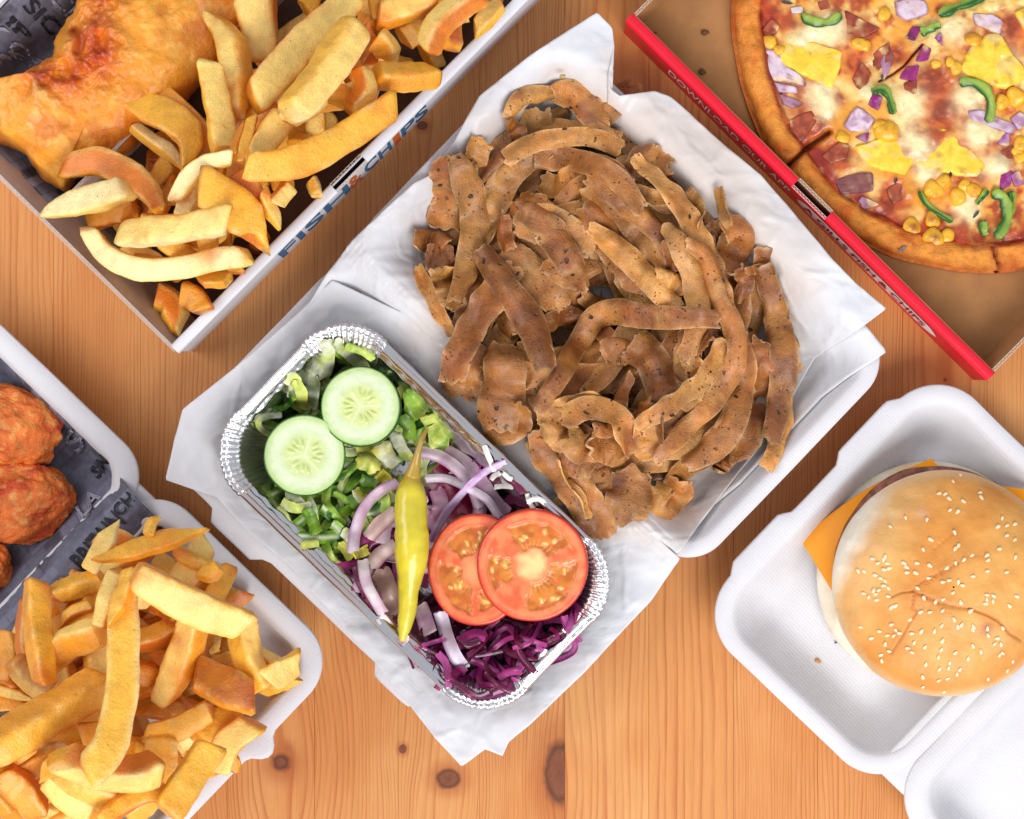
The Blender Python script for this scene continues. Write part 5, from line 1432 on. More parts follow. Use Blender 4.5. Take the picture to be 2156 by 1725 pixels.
bits(cab_poly, 74, 47, (9, 17), (60, 140), CABB, [cabcol], 'cabbage_shred', LBCF, 'red cabbage', GC, curl=0.6, nl=24, nw=5)
LEAVES = [
 # points, zoom width, zoom, colours, label
 (ZJ((1080, 240), (1050, 420), (960, 590)), 190, leafcol(WHITEG, LIGHTG), 'pale lettuce stalk in the top corner of the foil tray'),
 (ZJ((1160, 290), (1290, 400), (1440, 530)), 110, leafcol(WHITEG, LIGHTG), 'straight pale lettuce shred reaching onto the upper cucumber slice'),
 (ZJ((1250, 290), (1380, 350), (1500, 430)), 90, leafcol(LIGHTG, MIDG), None),
 (ZJ((690, 620), (760, 640), (750, 790)), 140, leafcol(WHITEG, LIGHTG), 'pale shred hanging over the upper left foil wall'),
 (ZJ((940, 590), (930, 740), (900, 890)), 150, leafcol(WHITEG, lin(214, 222, 150)), 'thick whitish lettuce rib beside the upper cucumber slice'),
 (ZJ((800, 640), (830, 760), (820, 900)), 110, leafcol(LIGHTG, YELG), None),
 (ZJ((560, 900), (660, 860), (760, 780)), 90, leafcol(DARKG, MIDG), None),
 (ZJ((640, 950), (460, 990), (440, 1070), (520, 1140)), 60, leafcol(LIGHTG, WHITEG), 'thin curled shred at the left end of the foil tray'),
 (ZJ((1330, 1300), (1480, 1340), (1640, 1330)), 230, leafcol(YELG, LIGHTG), 'crinkled yellow leaf just below the cucumber slices'),
 (ZJ((1560, 1220), (1620, 1320), (1700, 1420)), 180, leafcol(WHITEG, YELG), None),
 (ZJ((1800, 720), (1880, 830), (1960, 950)), 150, leafcol(MIDG, LIGHTG), 'bright green leaf strip along the upper right foil wall'),
 (ZJ((2000, 960), (2070, 1120), (2090, 1280)), 160, leafcol(LIGHTG, MIDG), 'long lime green leaf beside the pepper stalk'),
 (ZJ((1750, 980), (1830, 1080), (1830, 1200)), 130, leafcol(DARKG, MIDG), None),
 (ZJ((1680, 1120), (1760, 1260), (1840, 1390)), 120, leafcol(WHITEG, LIGHTG), 'white lettuce rib left of the pepper stalk'),
 (ZK((20, 320), (120, 350), (190, 400)), 160, leafcol(YELG, LIGHTG), None),
 (ZK((40, 490), (110, 500), (180, 520)), 110, leafcol(DARKG, MIDG), 'dark green leaf scrap framed by yellow ones'),
 (ZK((200, 420), (260, 500), (250, 590)), 130, leafcol(YELG, lin(200, 180, 50)), None),
 (ZK((0, 560), (40, 640), (100, 620)), 100, leafcol(WHITEG, YELG), None),
 (ZJ((660, 1700), (740, 1720), (820, 1800)), 150, leafcol(WHITEG, LIGHTG), None),
 (ZD((1900, 980), (1990, 1030), (2090, 1010)), 100, leafcol(WHITEG, LIGHTG), None),
 (ZD((2060, 1040), (2110, 1120), (2140, 1200)), 120, leafcol(DARKG, MIDG), None),
 (ZD((1970, 1290), (2060, 1270), (2150, 1260)), 80, leafcol(YELG, LIGHTG), 'yellow green shred lying over the lower left foil rim'),
 (ZK((-130, 1000), (-60, 1080), (-20, 1120)), 90, leafcol(YELG, LIGHTG), None),
 (ZK((-100, 900), (-40, 960), (0, 1020)), 100, leafcol(WHITEG, LIGHTG), None),
 (ZK((0, 1090), (60, 1070), (110, 1050)), 90, leafcol(YELG, YELG), None),
 (ZK((620, 50), (680, 150), (700, 260)), 150, leafcol(LIGHTG, MIDG), None),
]
for i, (pts, w, cf, lab) in enumerate(LEAVES):
    sc = ZJ.sc
    ribbon('lettuce_shred', pts, w * sc * 1.05, LEAF, cf, 900 + i, thick=3.2, arch=[0.25, -0.25, 0.35][i % 3], roll=[-0.4, 0.3, 0.5, -0.2][i % 4], rollend=[0.3, -0.3, 0.1][i % 3], label=lab or f"{['pale', 'crinkled', 'folded', 'torn'][i % 4]} lettuce shred on top of the salad, {wherein(np.mean(pts, 0))}", cat='lettuce', group=GL, nl=44, nw=15, clear=2, bumpy=6, zref=170, flat=0, rag=0.16, ruffle=0.16)
# small white cabbage slivers
for i, pts in enumerate([ZK((1040, 210), (1080, 310), (1130, 420)), ZK((1120, 550), (1190, 540), (1265, 540)), ZK((1090, 490), (1130, 450), (1170, 430)), ZK((1390, 600), (1420, 680), (1450, 720)), ZK((1200, 430), (1240, 470), (1270, 480)), ZK((1380, 660), (1480, 640), (1560, 700))]):
    ribbon('cabbage_shred', pts, 42 * ZK.sc, ONION, onioncol(WHITEG, lin(240, 240, 236), lin(232, 230, 224)), 960 + i, thick=4, arch=0.2, roll=0.3, label='small white cabbage sliver by the upper right foil wall', cat='white cabbage', group='white cabbage slivers in the foil tray', nl=18, nw=7, clear=3, bumpy=2, zref=180, flat=0, rag=0.05)
# two cabbage panels deep under the onion
ribbon('cabbage_piece', ZK((640, 420), (760, 560), (860, 760)), 220 * ZK.sc, CABB, leafcol(lin(150, 16, 66), lin(126, 12, 54)), 970, thick=4, arch=0.1, roll=0.1, label='smooth crimson cabbage piece under the onion rings', cat='red cabbage', nl=24, nw=11, clear=4, bumpy=2, zref=150, flat=0)
for i, pts in enumerate([ZK((20, 1200), (70, 1350), (160, 1520)), ZK((-10, 1190), (30, 1300), (90, 1420))]):
    ribbon('cabbage_shred', pts, 60 * ZK.sc, CABB, cabcol, 975 + i, thick=4, arch=0.1, label='crimson cabbage strip along the lower left foil wall', cat='red cabbage', group=GC, nl=20, nw=7, clear=3, bumpy=2, zref=150, flat=0)
ONIONS = [
 (ZK((100, 950), (200, 840), (320, 740)), 130, onioncol(lin(120, 24, 60), lin(226, 196, 186), lin(206, 170, 160)), None, .5),
 (ZK((120, 1170), (230, 1060), (330, 1010)), 130, onioncol(lin(130, 30, 70), lin(230, 204, 196), lin(214, 180, 176)), None, .4),
 (ZK((180, 1220), (270, 1400), (330, 1560)), 180, onioncol(lin(150, 90, 90), lin(206, 170, 156), lin(190, 150, 136)), None, .2),
 (ZK((520, 1500), (560, 1600), (600, 1720)), 130, onioncol(lin(150, 60, 100), lin(224, 200, 200)), None, .2),
 (ZK((660, 560), (690, 690), (650, 810)), 130, onioncol(lin(150, 60, 110), lin(206, 160, 180), lin(190, 130, 160)), None, .3),
 (ZK((720, 255), (880, 350), (1010, 500), (1110, 650), (1230, 770)), 130, onioncol(lin(150, 80, 130), lin(214, 180, 196), lin(196, 146, 176)), 'outer curved onion slice nearest the upper right foil wall', .3),
 (ZK((510, 262), (680, 300), (830, 400), (940, 530), (1010, 710)), 100, onioncol(lin(160, 90, 140), lin(228, 202, 214)), 'long pale onion arc starting at the pepper stalk', .3),
 (ZK((560, 480), (740, 480), (900, 545), (1060, 640), (1165, 795)), 70, onioncol(lin(190, 150, 190), lin(240, 226, 236), lin(226, 206, 220)), 'thin whitish onion arc ending at the tomato slices', .5),
 (ZK((345, 515), (200, 590), (80, 720), (15, 900), (0, 1060)), 105, onioncol(lin(170, 110, 160), lin(232, 214, 226)), 'curved onion slice left of the yellow pepper', .5),
 (ZK((50, 1140), (85, 1300), (150, 1430), (230, 1570)), 90, onioncol(lin(180, 140, 160), lin(232, 220, 220)), 'pale onion strip on the lower left foil wall', .3),
 (ZK((200, 1590), (290, 1700), (420, 1790)), 90, onioncol(lin(200, 180, 180), lin(236, 232, 226)), None, .3),
 (ZK((1220, 350), (1060, 420), (900, 560), (780, 700), (680, 850), (610, 1000)), 80, onioncol(lin(140, 60, 150), lin(226, 206, 232), lin(196, 150, 206), True), 'violet edged onion strip crossing diagonally over the others', .6),
]
for i, (pts, w, cf, lab, rl) in enumerate(ONIONS):
    ribbon('onion_slice', pts, w * ZK.sc, ONION, cf, 1000 + i, thick=5, arch=0.15, roll=rl, rollend=rl * 0.8, label=lab or LBO, cat='onion', group=GO, nl=40, nw=9, clear=3, bumpy=2, zref=170, flat=0, rag=0.03, sag=0.45)

def disc(name, cx, cy, rx, z, thick, tilt, colf, mat, label, cat, group=None, rot=0.0, ry=None, seed=0):
    nr, nt = 64, 150
    ry = ry or rx
    t = np.linspace(0, 1, nr); th = np.linspace(0, 2 * math.pi, nt, endpoint=False)
    R, T = np.meshgrid(t, th, indexing='ij')
    edge = 1 + 0.012 * fbm(np.c_[np.cos(th) * 2, np.sin(th) * 2, np.full(nt, seed)], seed, 2)
    x = R * np.cos(T) * rx * edge[None]; y = R * np.sin(T) * ry * edge[None]
    C, dz, side = colf(R, T, x / rx, y / ry)
    x0, y0 = unproj(cx, cy, z)
    zz = z + tilt[0] * x + tilt[1] * y + dz - 2.5 * sstep(0.965, 1.0, R)
    V = np.stack([x0 + x, y0 + y, zz], -1).reshape(-1, 3)
    nx = np.array([-tilt[0], -tilt[1], 1.0]); nx /= np.linalg.norm(nx)
    ring = V[-nt:]
    c0 = V[:nt].mean(0)
    V1 = ring + (ring - c0) * 0.012 - nx * (thick * 0.3); V2 = ring + (ring - c0) * 0.012 - nx * (thick * 0.75); V3 = ring - nx * thick - (ring - c0) * 0.02
    Vs = np.vstack([V, V1, V2, V3, [c0 - nx * thick]])
    Cs = np.vstack([C.reshape(-1, 3), np.tile(side, (3 * nt + 1, 1))])
    F = grid_faces(nr + 3, nt, True).tolist() + fan((nr + 3) * nt, range((nr + 2) * nt, (nr + 3) * nt))
    o = mk(name, Vs, F, mat, col=Cs, label=label, cat=cat, group=group)
    hraise(Vs); return o

def cucumber(seed, yellow):
    def f(R, T, x, y):
        n1 = fbm(np.stack([x * 9, y * 9, 0 * x + seed], -1), seed, 3); n2 = fbm(np.stack([np.cos(T) * 2.5, np.sin(T) * 2.5, R * 0 + seed], -1), seed + 2, 2)
        flesh = lin(212, 227, 180); inner = mixc(np.broadcast_to(lin(206, 222, 160), x.shape + (3,)), lin(222, 226, 150), np.full(x.shape, yellow))
        C = mixc(np.broadcast_to(flesh, x.shape + (3,)), inner, 1 - sstep(0.42, 0.62, R + 0.06 * n2))
        C = mixc(C, lin(228, 238, 208), np.exp(-((R - 0.70) / 0.10) ** 2) * 0.6)
        C = mixc(C, lin(176, 206, 120), sstep(0.80, 0.95, R + 0.02 * n1) * 0.7)
        C = mixc(C, lin(60, 120, 36), sstep(0.945, 0.985, R + 0.01 * n2))
        C = mixc(C, lin(28, 70, 22), sstep(0.975, 1.0, R))
        dz = 0.8 * n1
        # three seed chambers with seeds
        for k in range(3):
            a0 = seed + k * 2 * math.pi / 3
            for j in range(4):
                aa = a0 + (j - 1.5) * 0.36; rr = 0.30 + 0.06 * (j % 2)
                dx = (x - rr * math.cos(aa)); dy = (y - rr * math.sin(aa))
                lu = dx * math.cos(aa) + dy * math.sin(aa); lv = -dx * math.sin(aa) + dy * math.cos(aa)
                e = np.exp(-((lu / 0.10) ** 2 + (lv / 0.045) ** 2) ** 2)
                C = mixc(C, lin(188, 204, 112), e * 0.75); dz = dz + e * 2.2
                e2 = np.exp(-(((lu / 0.14) ** 2 + (lv / 0.075) ** 2 - 1) / 0.5) ** 2)
                C = mixc(C, lin(170, 196, 110), e2 * 0.16)
        ax = np.exp(-((R) / 0.10) ** 2)
        C = mixc(C, lin(228, 234, 176), ax * 0.6)
        for k in range(3):
            a0 = seed + (k + 0.5) * 2 * math.pi / 3
            dd = np.abs(-x * math.sin(a0) + y * math.cos(a0)); on = (x * math.cos(a0) + y * math.sin(a0)) > 0
            C = mixc(C, lin(234, 240, 200), np.exp(-(dd / 0.022) ** 2) * on * (R < 0.5) * 0.7)
        return C, dz, lin(30, 74, 24)
    return f
disc('cucumber_slice', 759, 856, 81, 176, 26, (0.02, -0.08), cucumber(1.1, 0.6), VEG, 'upper cucumber slice, slightly yellow in the middle, beside the pale lettuce', 'cucumber', 'cucumber slices', seed=2)
disc('cucumber_slice', 641, 959, 82, 184, 26, (-0.12, -0.02), cucumber(2.3, 0.2), VEG, 'lower cucumber slice, paler, at the left end of the foil tray', 'cucumber', 'cucumber slices', seed=5)

def tomato(seed, loc, core=1.0):
    def f(R, T, x, y):
        n1 = fbm(np.stack([x * 7, y * 7, 0 * x + seed], -1), seed, 3); n3 = fbm(np.stack([x * 9, y * 9, 0 * x + seed], -1), seed + 5, 2)
        C = mixc(np.broadcast_to(lin(232, 100, 56), x.shape + (3,)), lin(240, 132, 80), sstep(-0.3, 0.4, n1))
        C = mixc(C, lin(214, 62, 40), sstep(0.93, 0.985, R)); C = mixc(C, lin(196, 40, 26), sstep(0.975, 1.0, R))
        C = mixc(C, lin(244, 158, 112), np.exp(-((R - 0.88) / 0.035) ** 2) * 0.35)
        dz = 0.7 * n1
        cz = 1 - sstep(0.10, 0.38, R + 0.16 * n1)
        C = mixc(C, lin(246, 206, 140), cz * core)
        for (ta, hw, r0, r1, hole) in loc:
            da = np.abs((T - ta + math.pi) % (2 * math.pi) - math.pi)
            m = (1 - sstep(hw * 0.86, hw, da + 0.16 * n1)) * sstep(r0, r0 + 0.06, R + 0.10 * n1) * (1 - sstep(r1 - 0.04, r1, R + 0.05 * n1))
            gel = mixc(np.broadcast_to(lin(186, 100, 22), x.shape + (3,)), lin(214, 128, 40), sstep(-0.3, 0.4, n3)); gel = mixc(gel, lin(228, 96, 48), sstep(0.0, 0.5, n1) * 0.5)
            if hole: gel = np.broadcast_to(lin(150, 70, 26), x.shape + (3,))
            C = mixc(C, gel, m * 0.95); dz = dz - m * (9 if hole else 5) + m * 1.5 * n3
            rim = np.exp(-((m - 0.5) / 0.22) ** 2)
            C = mixc(C, lin(248, 186, 120), rim * 0.5)
            # radial veins and seeds
            vein = np.clip(np.sin(T * 34 + 4 * n1), 0, 1) ** 2 * m * np.exp(-((R - r0 - 0.05) / 0.10) ** 2)
            C = mixc(C, lin(246, 200, 120), vein * 0.5)
            rs = np.random.RandomState(int((ta + 10) * 100) + seed)
            for q in range(5):
                aa = ta + rs.uniform(-hw, hw) * 0.75; rr = rs.uniform(r0 + 0.08, r1 - 0.08); tw = rs.uniform(0, 3.1)
                dx = x - rr * math.cos(aa); dy = y - rr * math.sin(aa)
                lu = dx * math.cos(tw) + dy * math.sin(tw); lv = -dx * math.sin(tw) + dy * math.cos(tw)
                e = np.exp(-((lu / 0.055) ** 2 + (lv / 0.035) ** 2) ** 2)
                C = mixc(C, lin(240, 196, 96), e * 0.9); dz = dz + e * 2.5
        return C, dz, lin(206, 52, 26)
    return f
disc('tomato_slice', 1004, 1200, 99, 176, 20, (0.10, 0.0), tomato(4, [(3.75, 0.80, 0.30, 0.82, False), (1.9, 0.70, 0.30, 0.80, False), (-1.0, 0.5, 0.4, 0.75, False)], 0.45), VEG, 'left tomato slice, partly covered by the other one', 'tomato', 'tomato slices', ry=113, seed=3)
disc('tomato_slice', 1121, 1191, 111, 200, 18, (0.03, 0.05), tomato(9, [(1.35, 0.92, 0.30, 0.80, False), (-0.8, 0.95, 0.32, 0.83, False), (3.3, 0.45, 0.34, 0.82, False)], 1.0), VEG, 'right tomato slice lying on top, showing its pale core', 'tomato', 'tomato slices', ry=113, seed=6)

def tube(name, pts, zs, radii, mat, colf, nl=70, nc=28, lump=0.0, seed=0, **tags):
    img = resample(pts, nl); s = np.linspace(0, 1, nl)
    z = np.interp(s, np.linspace(0, 1, len(zs)), zs); rad = np.interp(s, np.linspace(0, 1, len(radii)), radii)
    for _ in range(2):
        rp = np.pad(rad, 2, mode='edge'); rad = np.mean([rp[i:i + nl] for i in range(5)], axis=0)
    f = (CAMH - z) / CAMH
    P = np.stack([(img[:, 0] - CX) * f, (CY - img[:, 1]) * f, z], 1)
    T, Sd, U = frames(P)
    a = np.linspace(0, 2 * math.pi, nc, endpoint=False)
    D = Sd[:, None] * np.cos(a)[None, :, None] + U[:, None] * np.sin(a)[None, :, None]
    q = P[:, None] + D * 20
    rr = rad[:, None] * (1 + lump * fbm(q * 0.03, seed, 3))
    V = (P[:, None] + D * rr[..., None]).reshape(-1, 3)
    C = colf(np.repeat(s, nc), V)
    V = np.vstack([V, P[:1] - T[:1] * rad[0] * 0.4, P[-1:] + T[-1:] * rad[-1] * 0.7]); C = np.vstack([C, C[:1], C[-1:]])
    F = grid_faces(nl, nc, True, True).tolist() + fan(nl * nc, range(nc)) + fan(nl * nc + 1, range((nl - 1) * nc, nl * nc), True)
    return mk(name, V, F, mat, col=C, **tags)
chilli = thing('pickled_pepper', (*unproj(870, 1150, 180), 180), 'yellow green pickled chilli pepper with its stalk, lying across the salad', 'pepper')
def chcol(s, V):
    n1 = fbm(V * 0.02, 3, 3)
    C = mixc(np.broadcast_to(lin(222, 204, 50), V.shape), lin(200, 184, 44), sstep(-0.2, 0.5, n1))
    C = mixc(C, lin(186, 150, 44), 1 - sstep(0.0, 0.12, s))
    return mixc(C, lin(226, 212, 60), sstep(0.7, 1, s) * 0.5)
tube('pod', ZK((462, 440), (448, 560), (445, 720), (455, 900), (452, 1080), (436, 1260), (424, 1450), (405, 1640), (385, 1740)) + ZL((375, 290)), [196, 200, 204, 206, 206, 204, 202, 200, 198, 196], [12, 26, 31, 31, 33, 35, 35, 32, 26, 21, 19, 18, 15, 4], SKIN, chcol, lump=0.16, seed=4, parent=chilli)
tube('stalk', ZK((572, 85), (540, 150), (510, 250), (485, 350), (462, 455)), [214, 216, 212, 204, 198], [3.5, 6, 6, 7, 9, 12, 18], SKIN, lambda s, V: mixc(np.broadcast_to(lin(150, 120, 40), V.shape), lin(186, 150, 50), s), lump=0.06, seed=6, parent=chilli)
# white onion strip and cabbage shreds that lie on top at the lower end
ribbon('onion_slice', ZL((675, 60), (715, 200), (800, 390), (880, 520)), 105 * ZL.sc, ONION, onioncol(lin(206, 170, 206), lin(236, 222, 236), lin(226, 206, 228)), 1050, thick=7, arch=0.12, roll=0.1, label='white onion strip below the tomatoes, pointing at the lower corner', cat='onion', group=GO, nl=30, nw=9, clear=3, bumpy=2, zref=170, flat=0, rag=0.03)
TOPC = [ZL((880, 680), (1000, 760), (1130, 820)), ZL((1030, 560), (1130, 640), (1250, 710)), ZL((1140, 580), (1240, 540), (1340, 530)), ZL((740, 590), (840, 650), (980, 730), (1070, 700)), ZL((660, 390), (720, 470), (760, 590)), ZL((780, 570), (840, 530), (880, 560)), ZL((900, 400), (1000, 330), (1090, 220)), ZL((1260, 350), (1400, 300), (1500, 160)), ZL((960, 410), (1080, 390), (1180, 370)), ZL((540, 320), (640, 300), (720, 280)), ZL((1560, 200), (1610, 220), (1620, 270)), ZL((1290, 170), (1290, 280), (1340, 330)), ZL((830, 290), (960, 230), (1050, 250)), ZL((840, 280), (900, 330), (1000, 300))]
for i, pts in enumerate(TOPC):
    ribbon('cabbage_shred', pts, [44, 40, 60, 40, 60, 70, 40, 36, 34, 40, 36, 34, 90, 50][i] * ZL.sc, CABB, cabcol, 1100 + i, thick=4, arch=0.2, roll=[0.3, -0.3][i % 2], label=['purple shred hanging over the lower corner of the foil rim', LBC, 'lilac cabbage chip stuck to the lower right foil wall', 'dark curved shred over the inside of the lower foil corner'][i] if i < 4 else LBC, cat='red cabbage', group=GC, nl=26, nw=7, clear=3, bumpy=2, zref=190, flat=0, rag=0.05)
# ================================================================ pizza
PCX, PCY, PRAD = 2076.0, 40.0, 532.0
CHEESE = organic('baked_pizza', rough=0.32, spec=0.5, var=0.16, vscale=130, bump=0.0008, bscale=380, bumpw=0.6, coat=0.4, fine=0.06, hue=(lin(212, 112, 40), 0.60, 0.45), glossvar=0.08)
CRUST = organic('pizza_crust', rough=0.55, spec=0.35, var=0.2, vscale=170, bump=0.0010, bscale=900, bumpw=0.9, hue=(lin(232, 164, 84), 0.55, 0.4), fine=0.08)
TOPPING = organic('pizza_topping', rough=0.34, spec=0.5, var=0.12, vscale=220, bump=0.0004, bscale=500, bumpw=0.5, coat=0.15, fine=0.05)
pz0 = unproj(PCX, PCY, 60)
pizza = thing('pizza', (pz0[0], pz0[1], 9), 'sliced pizza with pineapple, sweetcorn, red onion and green pepper', 'pizza')
PIN = 46.0; PF = (CAMH - 62) / CAMH
CUTS = [ZM((330, 1290), (430, 1200), (500, 1130), (600, 1060), (690, 1000)), ZM((1070, 610), (1180, 550), (1260, 490), (1330, 405), (1400, 330)), ZN((1815, 880), (1780, 790), (1760, 720))]
CUTW = [5.0, 2.2, 3.4]
def pizza_height(x, y):
    """top surface of the pizza at image x,y (z px)"""
    x = np.asarray(x, float); y = np.asarray(y, float)
    r = np.hypot(x - PCX, y - PCY) / PRAD
    q = np.stack([x, y, 0 * x], -1)
    z = PIN + 7 * fbm(q * 0.014, 51, 3) + 8 * np.maximum(fbm(q * 0.035, 52, 3), -0.1)
    th = np.arctan2(y - PCY, x - PCX)
    wob = 0.022 * fbm(np.stack([np.cos(th) * 7, np.sin(th) * 7, 0 * th], -1), 53, 3)
    t = np.clip((r + wob - 0.88) / 0.12, 0, 1)
    crust = np.sqrt(np.clip(1 - (2 * t - 0.95) ** 2, 0, 1)) * (32 + 12 * fbm(q * 0.02, 57, 3) + 5 * fbm(q * 0.07, 58, 2))
    z = np.where(t > 0, np.maximum(z * (1 - sstep(0.5, 1, t)) + 14 * sstep(0.5, 1, t), 34 + crust), z)
    z = np.where(r > 0.99, 24, z)
    for c, cw in zip(CUTS, CUTW):
        d = seg_dist(x, y, c) * (1 + 0.5 * fbm(q * 0.03, 55, 2))
        z = z - 8 * cw * np.exp(-(d / cw) ** 2)
    return z
nt, nr = 640, 220
rr = np.r_[np.linspace(0, 0.86, 160), np.linspace(0.865, 1.0, nr - 160)]
th = np.linspace(0, 2 * math.pi, nt, endpoint=False)
edge = 1 + 0.012 * fbm(np.stack([np.cos(th) * 5, np.sin(th) * 5, 0 * th], -1), 61, 3)
RX = PCX + rr[:, None] * PRAD * np.cos(th)[None] * edge[None]; RY = PCY + rr[:, None] * PRAD * np.sin(th)[None] * edge[None]
Z = pizza_height(PCX + rr[:, None] * PRAD * np.cos(th)[None], PCY + rr[:, None] * PRAD * np.sin(th)[None])
q = np.stack([RX, RY, 0 * RX], -1)
n1 = fbm(q * 0.010, 71, 4); n2 = fbm(q * 0.022, 72, 3); n3 = fbm(q * 0.06, 73, 3)
R2 = np.broadcast_to(rr[:, None], RX.shape)
CH0, CH1 = lin(244, 208, 122), lin(238, 162, 54)
Cc = mixc(np.broadcast_to(CH0, q.shape), CH1, sstep(-0.25, 0.25, n2))
Cc = mixc(Cc, lin(214, 116, 38), sstep(-0.08, 0.26, n1 + 0.5 * n3) * 0.85)
Cc = mixc(Cc, lin(168, 56, 20), sstep(0.18, 0.42, n1 + 0.6 * n3) * 0.85)
# hand placed browned blisters and open sauce
def spots(lst, f): return [(*f((x, y))[0], r * f.sc) for x, y, r in lst]
for (sx, sy, sr) in spots([(1480, 640, 210), (1560, 850, 170), (930, 580, 90), (560, 900, 170), (420, 1050, 170), (760, 1170, 160), (640, 1250, 130), (1200, 400, 120), (1200, 1470, 150), (1120, 1570, 120), (2060, 200, 160), (250, 110, 110), (900, 200, 120), (760, 740, 70), (880, 470, 110), (2000, 1190, 110), (1850, 1330, 90), (1520, 60, 60)], ZM):
    d = np.hypot(RX - sx, RY - sy) / sr
    m = np.exp(-(d + 0.5 * n3 + 0.35 * n2) ** 2 * 1.6)
    Cc = mixc(Cc, lin(194, 78, 22), np.clip(m * 1.35, 0, 1) * 0.92)
    Cc = mixc(Cc, lin(122, 34, 14), sstep(0.3, 0.7, m * (0.8 + 1.1 * n3)) * 0.75)
for (sx, sy, sr) in spots([(540, 260, 130), (700, 240, 120), (1330, 1090, 140), (1300, 800, 140), (1760, 760, 120), (620, 690, 110), (1620, 230, 130), (2010, 420, 130), (1820, 1000, 150), (1950, 1260, 120), (680, 810, 90), (1430, 1290, 110), (1740, 1560, 110), (980, 690, 60)], ZM):
    d = np.hypot(RX - sx, RY - sy) / sr
    m = np.exp(-(d + 0.4 * n2 + 0.3 * n3) ** 2 * 1.4)
    Cc = mixc(Cc, lin(244, 226, 172), np.clip(m * 1.25, 0, 1) * 0.95)
    Z = Z + 5 * m * (R2 < 0.85)
sauce = sstep(0.80, 0.88, R2 + 0.10 * n2)
Cc = mixc(Cc, mixc(np.broadcast_to(lin(150, 32, 14), q.shape), lin(190, 72, 24), sstep(-0.1, 0.5, n3)), sauce)
crustm = sstep(0.884, 0.912, R2 + 0.02 * n2)
cr = mixc(np.broadcast_to(lin(230, 146, 54), q.shape), lin(212, 108, 34), sstep(-0.2, 0.5, n2))
cr = mixc(cr, lin(186, 84, 34), sstep(0.955, 1.0, R2) * 0.6)
Cc = mixc(Cc, cr, crustm)
for c, cw in zip(CUTS, CUTW):
    d = seg_dist(RX, RY, c) * (1 + 0.5 * n3); Cc = mixc(Cc, lin(70, 26, 14), np.exp(-(d / cw) ** 2) * 0.85); Cc = mixc(Cc, lin(190, 84, 30), np.exp(-(d / 14) ** 2) * 0.45)
V = np.stack([(RX - CX) * PF, (CY - RY) * PF, Z], -1)
ki = int(np.argmax(rr > 0.875))
def polar_part(name, V, C, r0, r1, mat, parent):
    Vp = V[r0:r1].reshape(-1, 3); Cp = C[r0:r1].reshape(-1, 3)
    return mk(name, Vp, grid_faces(r1 - r0, nt, True).tolist(), mat, parent=parent, col=Cp)
polar_part('cheese_top', V, Cc, 0, ki + 1, CHEESE, pizza)
Vc = V[ki:]; Cc_ = Cc[ki:]
bot = Vc[-1:].copy(); bot[..., 2] = 9; bot2 = bot.copy(); cxy = np.array([(PCX - CX) * PF, (CY - PCY) * PF]); bot2[..., :2] = cxy + (bot2[..., :2] - cxy) * 0.97
Vc = np.concatenate([Vc, bot, bot2]); Cc_ = np.concatenate([Cc_, Cc_[-1:] * 0.8, Cc_[-1:] * 0.7])
mk('crust', Vc.reshape(-1, 3), grid_faces(len(Vc), nt, True).tolist(), CRUST, parent=pizza, col=Cc_.reshape(-1, 3))

def chunk(name, poly, h, cols, parent, mat, seed=0, lift=-4.0, edgecol=None, tilt=(0, 0), cap=0.5):
    O = resample_closed(poly, 64, True); P4 = resample_closed(poly, 64, False); O = 0.3 * O + 0.7 * P4
    cc0 = O.mean(0); O = O + (O - cc0) * (0.08 * fbm(np.c_[O * 0.07, np.full(64, seed)], seed + 5, 3))[:, None]
    O = O.mean(0) + (O - O.mean(0)) * 1.12
    c = O.mean(0)
    zb = float(pizza_height(c[0], c[1])) + lift
    rings = [(1.04, -8), (1.03, h * 0.3), (1.0, h * 0.75), (0.95, h), (0.82, h * 1.05), (0.6, h * 1.06), (0.35, h * 1.08), (0.15, h * 1.08)]
    V = []; C = []
    f = (CAMH - zb - h) / CAMH
    for k, hz in rings:
        Q = c + (O - c) * k
        qn = np.c_[Q * 0.05, np.full(len(Q), seed)]
        X = (Q[:, 0] - CX) * f; Y = (CY - Q[:, 1]) * f
        V.append(np.c_[X, Y, zb + hz + (0.35 * h * fbm(qn * 0.8, seed, 2)) * (hz > 0) + tilt[0] * (Q[:, 0] - c[0]) + tilt[1] * (Q[:, 1] - c[1])])
        n_ = fbm(qn * 1.6, seed + 3, 3)
        cc = mixc(np.broadcast_to(cols[0], (len(Q), 3)), cols[1], sstep(-0.3, 0.4, n_))
        cc = mixc(cc, lin(236, 206, 140), sstep(0.18, 0.5, fbm(qn * 0.9 + 3.3, seed + 9, 2)) * (0.85 if k > 0.6 else 0.5))
        cc = mixc(cc, lin(150, 70, 36), sstep(0.3, 0.6, fbm(qn * 1.3 + 7.7, seed + 19, 2)) * 0.5)
        if edgecol is not None and k > 0.9: cc = mixc(cc, edgecol, np.full(len(Q), 0.75) * (0.6 + 0.6 * np.abs(n_)))
        C.append(cc)
    V = np.vstack(V + [[*(V[-1].mean(0))]]); C = np.vstack(C + [[*cols[0]]])
    n = len(O); F = grid_faces(len(rings), n, True, False).tolist() + fan(len(rings) * n, range((len(rings) - 1) * n, len(rings) * n))
    # image polygons may run either way round
    area = np.sum(O[:, 0] * np.roll(O[:, 1], -1) - O[:, 1] * np.roll(O[:, 0], -1))
    if area > 0: F = [f_[::-1] for f_ in F]
    return mk(name, V, F, mat, parent=parent, col=C, sharp=50)
PINEA = (lin(240, 198, 50), lin(246, 214, 76))
